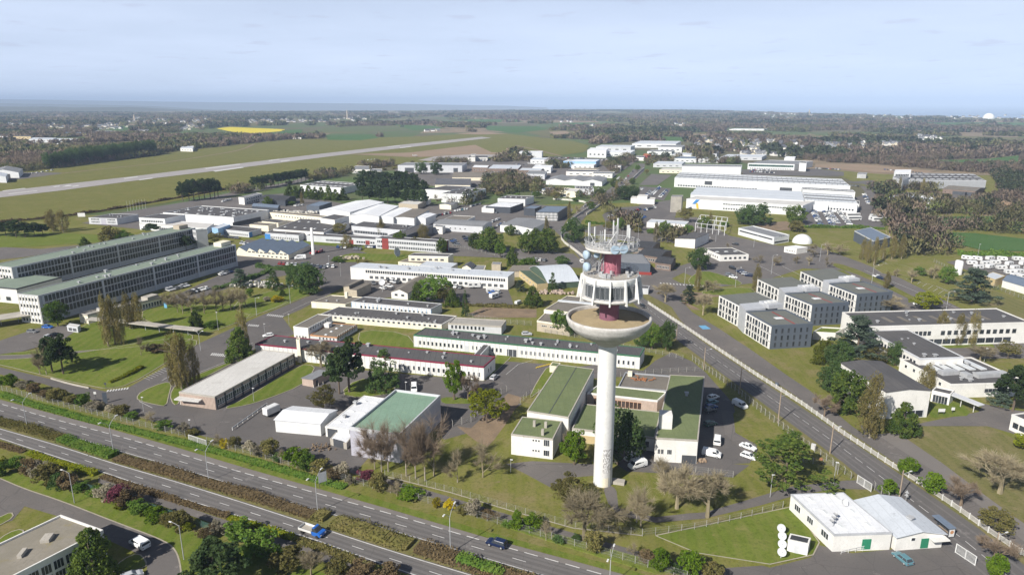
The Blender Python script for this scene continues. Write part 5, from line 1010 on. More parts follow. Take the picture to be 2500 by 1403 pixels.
link('bowl_floor', MB().lathe([(0, zr-.45), (rr_*.5, zr-.55), (rr_*.938, zr-.85)], 72).mesh('bowl_floor', 'tower_floor', True), T)
rn = tr(755, 23.5); zc0 = tz(722); zc1 = tz(668)
link('neck', MB().lathe([(rn, zr-1.1), (rn, zc0)], 36).mesh('neck', 'tower_plum', True), T)
rl, ru2 = tr(722, 80), tr(668, 69)
link('cabin_floor', MB().lathe([(rn*.9, zc0-.3), (rl*.84, zc0-.35), (rl*.97, zc0+.1), (rl*.97, zc0+.5), (rl*.75, zc0+.55)], 60).mesh('cabin_floor', 'tower_concrete', True), T)
zw0, zw1 = zc0+.55, zc0+(zc1-zc0)*.72
link('cabin_wall', MB().lathe([(rl*.84, zw0-.05), (rl*.84, zw1+.02)], 60).mesh('cabin_wall', 'metal_dark', True), T)
link('cabin_roof', MB().lathe([(rl*.84, zw1), (ru2*.99, zw1+.15), (ru2*1.01, zc1-.15), (ru2*1.0, zc1), (0, zc1+.02)], 60).mesh('cabin_roof', 'tower_white', True), T)
nf = 12
pw = MB(); wdt = 2*math.pi*rl*.85/(nf*3)*.86
pane = winmesh('wide', 'metal_grey')
for k in range(nf):
    t0 = 2*math.pi*(k+.5)/nf+.12; c, s = math.cos(t0), math.sin(t0)
    f = MB(); t = Vector((-s, c, 0))*.17
    def q(r, z): return [Vector((c*r, s*r, z))-t, Vector((c*r, s*r, z))+t]
    v = q(rl*.78, zc0-.5)+q(rl*1.02, zc0-.5)+q(ru2*1.05, zc1-.1)+q(ru2*.90, zc1-.1)
    f.add(v, [(2, 3, 5, 4), (0, 2, 4, 6), (3, 1, 7, 5), (4, 5, 7, 6), (1, 0, 6, 7), (0, 1, 3, 2)])
    link('fin', f.mesh('fin', 'tower_white'), T)
    for j in range(3):
        t1 = 2*math.pi*(k+.5+(j+.5)/3)/nf+.12
        link('window', pane, T, (math.cos(t1)*rl*.852, math.sin(t1)*rl*.852, zw0+.12), (0, 0, t1+math.pi/2), (wdt, 1, zw1-zw0-.2))
def rail(nm, r, z, hh, n, mat='galvanised'):
    o = MB()
    for k in range(n): a = 2*math.pi*k/n; o.tube((r*math.cos(a), r*math.sin(a), z), (r*math.cos(a), r*math.sin(a), z+hh), .04, n=4)
    for zz_ in (hh*.35, hh*.68, hh):
        pts = [(r*math.cos(2*math.pi*k/n), r*math.sin(2*math.pi*k/n), z+zz_) for k in range(n+1)]; o.path(pts, .035, 4)
    link(nm, o.mesh(nm, mat), T)
rail('railing', ru2*.98, zc1, 1.35, 40)
link('deck', MB().lathe([(0, zc1+.03), (ru2*.96, zc1+.03)], 48).mesh('deck', 'concrete'), T)
zp = tz(602); rp = tr(600, 64); rk = tr(640, 24)
link('core', MB().lathe([(rk, zc1), (rk, zp)], 36).mesh('core', 'tower_pink', True), T)
link('platform', MB().lathe([(rk*.9, zp-.5), (rp*.97, zp-.55), (rp, zp-.45), (rp, zp), (0, zp+.02)], 60).mesh('platform', 'tower_concrete', True), T)
rail('railing', rp*.985, zp, 1.5, 44); 
ring = MB()
for z in (.5, 1.5): ring.path([(rp*1.05*math.cos(a), rp*1.05*math.sin(a), zp+z) for a in [2*math.pi*k/40 for k in range(41)]], .06, 4)
link('aerial_ring', ring.mesh('aerial_ring', 'galvanised'), T)
def lattice(a, hh, w, nm, mat='galvanised', taper=1.0):
    m = MB(); n = max(3, int(hh/(w*1.3))); co = [(-w/2, -w/2), (w/2, -w/2), (w/2, w/2), (-w/2, w/2)]
    for x, y in co: m.tube((x, y, 0), (x*taper, y*taper, hh), .05, n=4)
    for k in range(n):
        z0, z1 = hh*k/n, hh*(k+1)/n
        for i in range(4): (x0, y0), (x1, y1) = co[i], co[(i+1) % 4]; m.tube((x0, y0, z0), (x1, y1, z1), .03, n=3); m.tube((x0, y0, z0), (x1, y1, z0), .025, n=3)
    link(nm, m.mesh(nm, mat), T, a)
lattice((-rk*1.1, -rk*.75, zc1), zp-zc1-.1, 1.0, 'ladder_mast'); lattice((rk*.15, -rk*1.12, zc1), (zp-zc1)*.62, .9, 'lattice_brace', 'tower_pink')
lattice((.6, -.5, zp), tz(537)-zp-1, .55, 'aerial_mast'); lattice((-2.6, -1.6, zp), tz(560)-zp, .5, 'aerial_mast')
def aerial(x, y, hh, w=.35, stay=None, dx=0):
    m = MB(); m.tube((0, 0, 0), (0, 0, hh*.55), .06, n=5); link('aerial_pole', m.mesh('aerial_pole', 'galvanised'), T, (x, y, zp))
    link('panel_aerial', boxmesh('lamp_white'), T, (x+dx, y, zp+hh*.45), (0, 0, rnd.uniform(0, 1)), (w, .22, hh*.55))
    if stay: m = MB(); m.tube((0, 0, hh*.6), stay, .06, n=4); link('stay', m.mesh('stay', 'lamp_white'), T, (x, y, zp))
aerial(-rp*.88, -.3, 5.5, .5, (1.6, -.8, .2)); aerial(1.1, -.6, 6.5, .3, (-2.6, -1.2, .2)); aerial(rp*.58, -.8, 5.0, .6, (-1.5, -1.0, .3)); aerial(-1.9, -1.9, 4.2, .3); aerial(.3, .6, 5.8, .25); aerial(rp*.7, .8, 4.0, .3); aerial(-rp*.6, 2.6, 4.0, .3)
def tdish(x, y, z, r, rz, mat='lamp_white', drum=False):
    m = MB()
    if drum: m.lathe([(0, -.55), (r, -.5), (r, .35), (r*.9, .45), (0, .5)], 20)
    else: m.lathe([(0, -.12), (r*.5, -.10), (r*.95, .05), (r, .12), (r*.95, .14), (r*.5, .03), (0, -.02)], 20)
    link('dish', m.mesh('dish', mat, True), T, (x, y, z), (R(90), 0, rz))
tdish(-.15, -rp*1.02, zp+.55, 1.0, R(8), 'drum_blue'); tdish(1.75, -rp*.98, zp+.6, 1.0, R(12), 'drum_blue')
tdish(-rp*.97, -1.2, zp-1.6, 1.0, R(-60), 'drum_blue', True); tdish(-rp*.95, -1.4, zp-4.3, 1.05, R(-60), 'drum_blue', True); tdish(-rp*.6, -2.0, zp-1.5, .6, R(-30), 'drum_blue', True)
for k in range(9):
    a_ = 6.283*k/9+.3; m = MB(); m.tube((0, 0, 0), (0, 0, 2.2+1.3*(k % 3)), .035, .02, 4); link('whip_aerial', m.mesh('whip_aerial', 'galvanised'), T, (rp*1.0*math.cos(a_), rp*1.0*math.sin(a_), zp+.3))
gear = MB(); g_ = random.Random(3)
for k in range(26):
    a, r0 = g_.uniform(0, 6.28), g_.uniform(rk*1.15, rp*.86); gear.box((r0*math.cos(a), r0*math.sin(a), zc1+.05), (g_.uniform(.3, .9), g_.uniform(.3, .9), g_.uniform(.3, 1.3)), a)
link('deck_equipment', gear.mesh('deck_equipment', 'galvanised'), T)
gear = MB()
for k in range(34):
    a, r0 = g_.uniform(0, 6.28), g_.uniform(.8, rp*.86); gear.box((r0*math.cos(a), r0*math.sin(a), zp+.03), (g_.uniform(.3, .9), g_.uniform(.3, .9), g_.uniform(.3, 1.2)), a)
for k in range(10):
    a = g_.uniform(2.2, 4.2); gear.tube((rk*math.cos(a), rk*math.sin(a), zc1+g_.uniform(.5, 5)), (rp*.95*math.cos(a+.3), rp*.95*math.sin(a+.3), zc1+g_.uniform(1, 6)), .05, n=4)
link('aerial_gear', gear.mesh('aerial_gear', 'galvanised'), T)
# flaking paint patch and door near the foot
def graf():
    m, t = newmat('flaked_paint'); p = pos(t)
    mp = N(t, 'ShaderNodeMapping'); mp.inputs['Scale'].default_value = (2.2, 2.2, .9); t.links.new(p, mp.inputs[0])
    c = mixc3(t, rampf(t, noise(t, mp.outputs[0], 1.6, 4, .7), .46, .54), (0.30, 0.285, 0.27), (0.72, 0.71, 0.70)); bsdf(t, c, .9, .2)
graf()
def curved(nm, a0, a1, z0, z1, mat, off=.03):
    m = MB(); n = 8; v = []
    for k in range(n+1):
        a = a0+(a1-a0)*k/n; v += [((rc0+off)*math.cos(a), (rc0+off)*math.sin(a), z0), ((rc0+off)*math.cos(a), (rc0+off)*math.sin(a), z1)]
    m.add(v, [(2*k, 2*k+2, 2*k+3, 2*k+1) for k in range(n)]); link(nm, m.mesh(nm, mat), T)
curved('flaked_patch', R(-100), R(-48), tz(1143), tz(1086), 'flaked_paint'); curved('door', R(-98), R(-62), .1, tz(1163)+.9, 'cream_wall', .05)
p0 = P(1505, 1178); tag(link('concrete_plinth', boxmesh('concrete'), None, (p0.x, p0.y, 0), (0, 0, -.3), (4, 1.8, .8)), 'low concrete plinth at the foot of the white tower', 'plinth')
# slim factory chimney
cb = P(765, 621); ch = height_at(765, 621, 556); cr = tr(700, 1)*0+3.4*mpp(765, 621)
tag(link('factory_chimney', MB().lathe([(cr*1.3, 0), (cr*1.25, 1.2), (cr*1.05, 1.25), (cr*.92, ch), (cr*.7, ch), (cr*.7, ch-1)], 20).mesh('factory_chimney', 'tower_white', True), None, cb), 'slim white factory chimney beside the saw-tooth workshop', 'chimney')
# white dome and far radome
def dome(px, py, rpx, label, hh=.55, mat='white_clad', name='dome'):
    p = P(px, py); r = rpx*mpp(px, py); pr = [(r*math.cos(k*math.pi/24), r*hh/.55*.62*math.sin(k*math.pi/24)) for k in range(13)]
    return tag(link(name, MB().lathe(pr, 28).mesh(name, mat, True), None, p), label, 'dome')
dome(1958, 592, 23, 'white inflated dome beside the sharp edged office', .8); dome(2413, 290, 13, 'large white radome shining on the wooded skyline', .9)
for k, (x, y, rp_) in enumerate(((142, 356, 3.6), (339, 351, 3.4), (363, 354, 3.0), (440, 352, 3.2))):
    dome(x, y, rp_, ['leftmost small white radome above the dark conifer belt', 'white radome behind the conifer belt, left of a pair', 'white radome behind the conifer belt, right of a pair', 'small white radome right of the conifer belt'][k], 1.5)
# ---------------------------------------------------------------- trees and shrubs
def leafcloud(pts_r, size, seed, flat=0.0):
    """pts_r: array of points; a small triangle or quad leaf spray at each"""
    r = np.random.RandomState(seed); n = len(pts_r)
    a = r.normal(size=(n, 3)); a /= np.linalg.norm(a, axis=1)[:, None]
    b_ = r.normal(size=(n, 3)); b_ -= a*(a*b_).sum(1)[:, None]; b_ /= np.linalg.norm(b_, axis=1)[:, None]
    if flat: a[:, 2] *= (1-flat); b_[:, 2] *= (1-flat)
    s = size*r.uniform(.6, 1.3, (n, 1))
    v = np.empty((n, 4, 3)); v[:, 0] = pts_r-a*s*.5-b_*s*.3; v[:, 1] = pts_r+a*s*.5-b_*s*.35; v[:, 2] = pts_r+a*s*.35+b_*s*.5; v[:, 3] = pts_r-a*s*.4+b_*s*.4
    return v.reshape(-1, 3)
def quadmesh(name, v, mats, mi=None):
    me = bpy.data.meshes.new(name); n = len(v)//4
    me.vertices.add(len(v)); me.vertices.foreach_set('co', np.ascontiguousarray(v, dtype=np.float32).ravel())
    me.loops.add(n*4); me.loops.foreach_set('vertex_index', np.arange(n*4, dtype=np.int32))
    me.polygons.add(n); me.polygons.foreach_set('loop_start', np.arange(0, n*4, 4, dtype=np.int32))
    try: me.polygons.foreach_set('loop_total', np.full(n, 4, dtype=np.int32))
    except Exception: pass
    for m in mats: me.materials.append(M(m))
    me.update(calc_edges=True); me.validate(); return me
def clumps(n_cl, n_leaf, shape, seed, csize=.16, squash=.7):
    """unit crown (radius .5 in x,y; z 0..1): clump centres from shape(), leaves on each clump's shell"""
    r = np.random.RandomState(seed); out = []
    ph = r.uniform(0, 6.28, 6)
    for k in range(n_cl):
        c = np.array(shape(r)); an = math.atan2(c[1], c[0]); lob = 1+.16*math.sin(2*an+ph[0]+4*c[2])+.14*math.sin(3*an+ph[1]-7*c[2])+.10*math.sin(5*an+ph[2]+9*c[2]); c[:2] *= lob; c[2] += .05*math.sin(3*an+ph[3]); d = r.normal(size=(n_leaf, 3)); d /= np.linalg.norm(d, axis=1)[:, None]
        rad = csize*r.uniform(.55, 1.2)*r.uniform(.55, 1.0, (n_leaf, 1))**.5
        out.append(c+d*rad*np.array([1, 1, squash]))
    return np.concatenate(out)
def sh_round(z0=.22, z1=1.0, e=.42):
    def f(r):
        while 1:
            q = r.uniform(-1, 1, 3); L = np.linalg.norm(q)
            if .25 < L < 1 and r.rand() < .35+.65*L: break
        return q[0]*e, q[1]*e, (z0+z1)/2+q[2]*(z1-z0)/2*.86
    return f
def sh_cone(z0=.08, p=.85, e=.46):
    def f(r):
        z = z0+(1-z0)*(1-math.sqrt(r.rand()))*.98; R0 = e*((1-z)/(1-z0))**p; a = r.uniform(0, 6.283); rr = R0*math.sqrt(r.uniform(.35, 1))
        return rr*math.cos(a), rr*math.sin(a), z
    return f
def sh_column(z0=.12):
    def f(r):
        z = r.uniform(z0, .97); R0 = .36*(math.sin(math.pi*min(1, (z-z0)/(1-z0)*.75+.22)))**.7; a = r.uniform(0, 6.283); rr = R0*math.sqrt(r.uniform(.1, 1))
        return rr*math.cos(a), rr*math.sin(a), z
    return f
def sh_pine(z0=.50):
    def f(r):
        a = r.uniform(0, 6.283); rr = .43*math.sqrt(r.rand()); lay = r.randint(3); z = z0+lay*.17+r.uniform(-.03, .08)-rr*.18
        return rr*math.cos(a)*(1-.18*lay), rr*math.sin(a)*(1-.18*lay), min(.95, z)
    return f
def sh_cedar(z0=.16):
    def f(r):
        lay = r.randint(6); z = z0+lay*.14; R0 = .47*(1-lay*.14); a = r.randint(7)*.897+lay*.4+r.normal()*.18; rr = R0*math.sqrt(r.rand())
        return rr*math.cos(a), rr*math.sin(a), z+rr*.08+r.uniform(-.02, .02)
    return f
def trunk_mesh(name, h0, r0, h1, r1, bark, limbs=5, seed=0, spread=.3):
    m = MB(); g = random.Random(seed); p = Vector((0, 0, -.01)); k = 4
    for i in range(k):
        q = Vector((g.uniform(-.015, .015)*i, g.uniform(-.015, .015)*i, h1*(i+1)/k)); m.tube(p, q, r0+(r1-r0)*i/k, r0+(r1-r0)*(i+1)/k, 6); p = q
    for i in range(limbs):
        a = 6.283*i/limbs+g.uniform(-.4, .4); z = h0+(h1-h0)*g.uniform(0, .9); m.tube((0, 0, z), (spread*math.cos(a), spread*math.sin(a), min(.95, z+g.uniform(.08, .25))), r0*.4, r0*.08, 4)
    return m.mesh(name, bark)
def bare_mesh(seed, wide, thick=1.0, fuzz=1.0, z0=.22):
    """a leafless tree, unit height and width: forks down to sliver twigs"""
    g = random.Random(seed); m = MB(); tw = []
    def grow(p, d, L, r, lev):
        q = p+d*L; m.tube(p, q, r, r*.62, 5 if lev < 2 else 3, cap=False)
        if lev >= 4:
            for _ in range(int(30*fuzz)):
                e = (d+Vector((g.gauss(0, .55), g.gauss(0, .55), g.gauss(.12, .45)))).normalized(); s = p+(q-p)*g.random(); tw.append((s, s+e*L*g.uniform(.6, 1.6), r*.42))
            return
        nb = g.choice((3, 3, 4)) if lev < 3 else 3
        for i in range(nb):
            sp = (.72 if wide else .46)*(1.15 if lev == 0 else 1)
            e = (d+Vector((g.gauss(0, sp), g.gauss(0, sp), g.gauss(.10, .22)))).normalized()
            if i == 0 and not wide: e = (d+Vector((g.gauss(0, .10), g.gauss(0, .10), .25))).normalized()
            if e.z < -.15: e.z = abs(e.z)*.3; e.normalize()
            grow(p+(q-p)*(1 if i == 0 and not wide else g.uniform(.5, 1)), e, L*(g.uniform(.85, 1.0) if i == 0 and not wide else g.uniform(.60, .84)), r*(.66 if i == 0 and not wide else .50), lev+1)
    grow(Vector((0, 0, 0)), Vector((0, 0, 1)), z0, .0145*thick, 0)
    for a, b_, r in tw:
        d = (b_-a); s = d.cross(Vector((g.gauss(0, 1), g.gauss(0, 1), g.gauss(0, 1)))).normalized()*max(r*.5, .00105); m.add([a-s, a+s, b_+s*.4, b_-s*.4], [(0, 1, 2, 3)])
    v = np.array(m.v); hz = v[:, 2].max(); w_ = np.percentile(np.abs(v[:, :2]), 99); v[:, 2] /= hz; v[:, :2] *= .5/w_
    m.v = [tuple(x) for x in v]; return m
KIND = {}
def kind(name, crowns, trunk): KIND[name] = (crowns, trunk)
def cr(shape, ncl, nl, size, mat, seeds, csize=.15, squash=.7, flat=0.0):
    return [quadmesh('crown', leafcloud(clumps(ncl, nl, shape, s, csize, squash), size, s+50, flat), [mat]) for s in seeds]
TK = {k: trunk_mesh('trunk', *a) for k, a in {
    'std': (.25, .028, .7, .012, 'bark', 6, 1, .28), 'slim': (.15, .018, .85, .004, 'bark', 0, 2), 'pine': (.45, .022, .86, .010, 'bark', 8, 3, .34), 'pale': (.3, .02, .8, .008, 'bark_pale', 6, 4, .22), 'short': (.1, .03, .5, .01, 'bark', 5, 5, .3)}.items()}
kind('pine', cr(sh_pine(), 57, 102, 0.037, 'leaf_pine', (1, 2, 3), .11, .55), TK['pine'])
kind('cypress', cr(sh_round(.04, 1, .43), 95, 85, 0.034, 'leaf_cypress', (4, 5), .098, 1.0), TK['short'])
kind('conifer', cr(sh_cone(.06, .7, .44), 100, 76, 0.034, 'leaf_cypress', (6, 7), .10, .8), TK['slim'])
kind('fir', cr(sh_cone(.07, 1.0, .46), 112, 61, 0.031, 'leaf_dark', (8, 9), .085, .45, .4), TK['slim'])
kind('cedar', cr(sh_cedar(), 125, 68, 0.034, 'leaf_blue', (10, 11), .10, .35, .5), TK['std'])
kind('widepine', cr(sh_cedar(.34), 74, 70, .028, 'leaf_cypress', (12,), .085, .4, .3), TK['std'])
kind('golden', cr(sh_cone(.03, .45, .42), 112, 76, 0.034, 'leaf_golden', (13,), .10, 1.0), TK['slim'])
kind('darkcypress', cr(sh_round(.02, 1, .43), 106, 76, 0.031, 'leaf_dark', (14, 15), .098, 1.1), TK['short'])
kind('fresh', cr(sh_round(.14, 1, .42), 85, 78, 0.031, 'leaf_fresh', (16, 17), .098), TK['std'])
kind('leafy', cr(sh_round(.16, 1, .42), 85, 78, 0.031, 'leaf_green', (18, 19), .098), TK['std'])
kind('olive', cr(sh_round(.18, 1, .43), 73, 68, 0.029, 'leaf_olive', (20, 21), .098), TK['std'])
kind('lime', cr(sh_round(.14, 1, .42), 73, 74, 0.031, 'leaf_lime', (22,), .098), TK['std'])
kind('poplar', cr(sh_column(), 87, 78, 0.023, 'leaf_poplar', (23, 24, 25), .10, 1.6), TK['pale'])
for nm, mt, sd_ in (('bush_green', 'leaf_green', 30), ('bush_fresh', 'leaf_fresh', 31), ('bush_olive', 'leaf_olive', 32), ('bush_dark', 'leaf_dark', 33), ('bush_lime', 'leaf_lime', 34), ('bush_yellow', 'leaf_yellow', 35), ('bush_brown', 'leaf_brown', 36), ('bush_blossom', 'leaf_blossom', 37), ('bush_magenta', 'leaf_magenta', 38)):
    kind(nm, cr(sh_round(.0, 1, .42), 40, 60, .060, mt, (sd_, sd_+20, sd_+40), .15, .8), TK['short'])
def barekind(name, seeds, wide, mats, thick=1.0, fuzz=1.0, z0=.22):
    out = []
    for s in seeds:
        m = bare_mesh(s, wide, thick, fuzz, z0); nt_ = 0
        me = m.mesh('crown', mats[0]); out.append(me)
    t = MB(); t.tube((0, 0, -.01), (0, 0, z0), .0175*thick, .0145*thick, 7)
    kind(name, out, t.mesh('trunk', mats[1]))
barekind('bare', (1, 2, 3), False, ('twig', 'bark_pale'), .85, 1.1, .15)
barekind('barewide', (4, 5, 6), True, ('twig', 'bark_pale'), 1.0, 1.2, .13)
barekind('baretall', (7, 8, 9), False, ('twig_mauve', 'bark_pale'), .62, 1.5, .20)
barekind('baremauve', (10, 11), True, ('twig_mauve', 'bark'), 1.0, 1.3, .12)
NT = [0]
TREEPTS = []
def tree(k, x, y, top, wpx, label, group=None, nm=None):
    p = P(x, y); h = height_at(x, y, top); wd = wpx*mpp(x, y); crowns, tk = KIND[k]; NT[0] += 1
    bush = k.startswith('bush')
    nm = nm or ('shrub' if bush else {'pine': 'pine_tree', 'widepine': 'pine_tree', 'fir': 'fir_tree', 'cedar': 'cedar_tree', 'poplar': 'poplar_tree', 'cypress': 'cypress_tree', 'darkcypress': 'cypress_tree', 'golden': 'cypress_tree', 'conifer': 'conifer_tree', 'bare': 'bare_tree', 'barewide': 'bare_tree', 'baretall': 'bare_tree', 'baremauve': 'bare_tree'}.get(k, 'tree'))
    o = thing(nm, label, 'shrub' if bush else 'tree', p, rnd.uniform(0, 6.28), group)
    link('trunk', tk, o, scale=(h, h, h)); link('crown', crowns[NT[0] % len(crowns)], o, scale=(wd*1.08, wd*1.08, h))
    return o
def row(k, items, fmt, group):
    for i, (x, y, t, w_) in enumerate(items): tree(k, x, y, t, w_, fmt % nth(i), group)
row('baretall', [(915, 1145, 1012, 82), (932, 1151, 1010, 62), (948, 1151, 1006, 84), (992, 1162, 1004, 80), (1015, 1168, 1004, 70), (1038, 1174, 998, 76), (1060, 1161, 996, 98)], 'tall leafless tree before the lilac hall, %s from left', 'bare trees before the lilac hall')
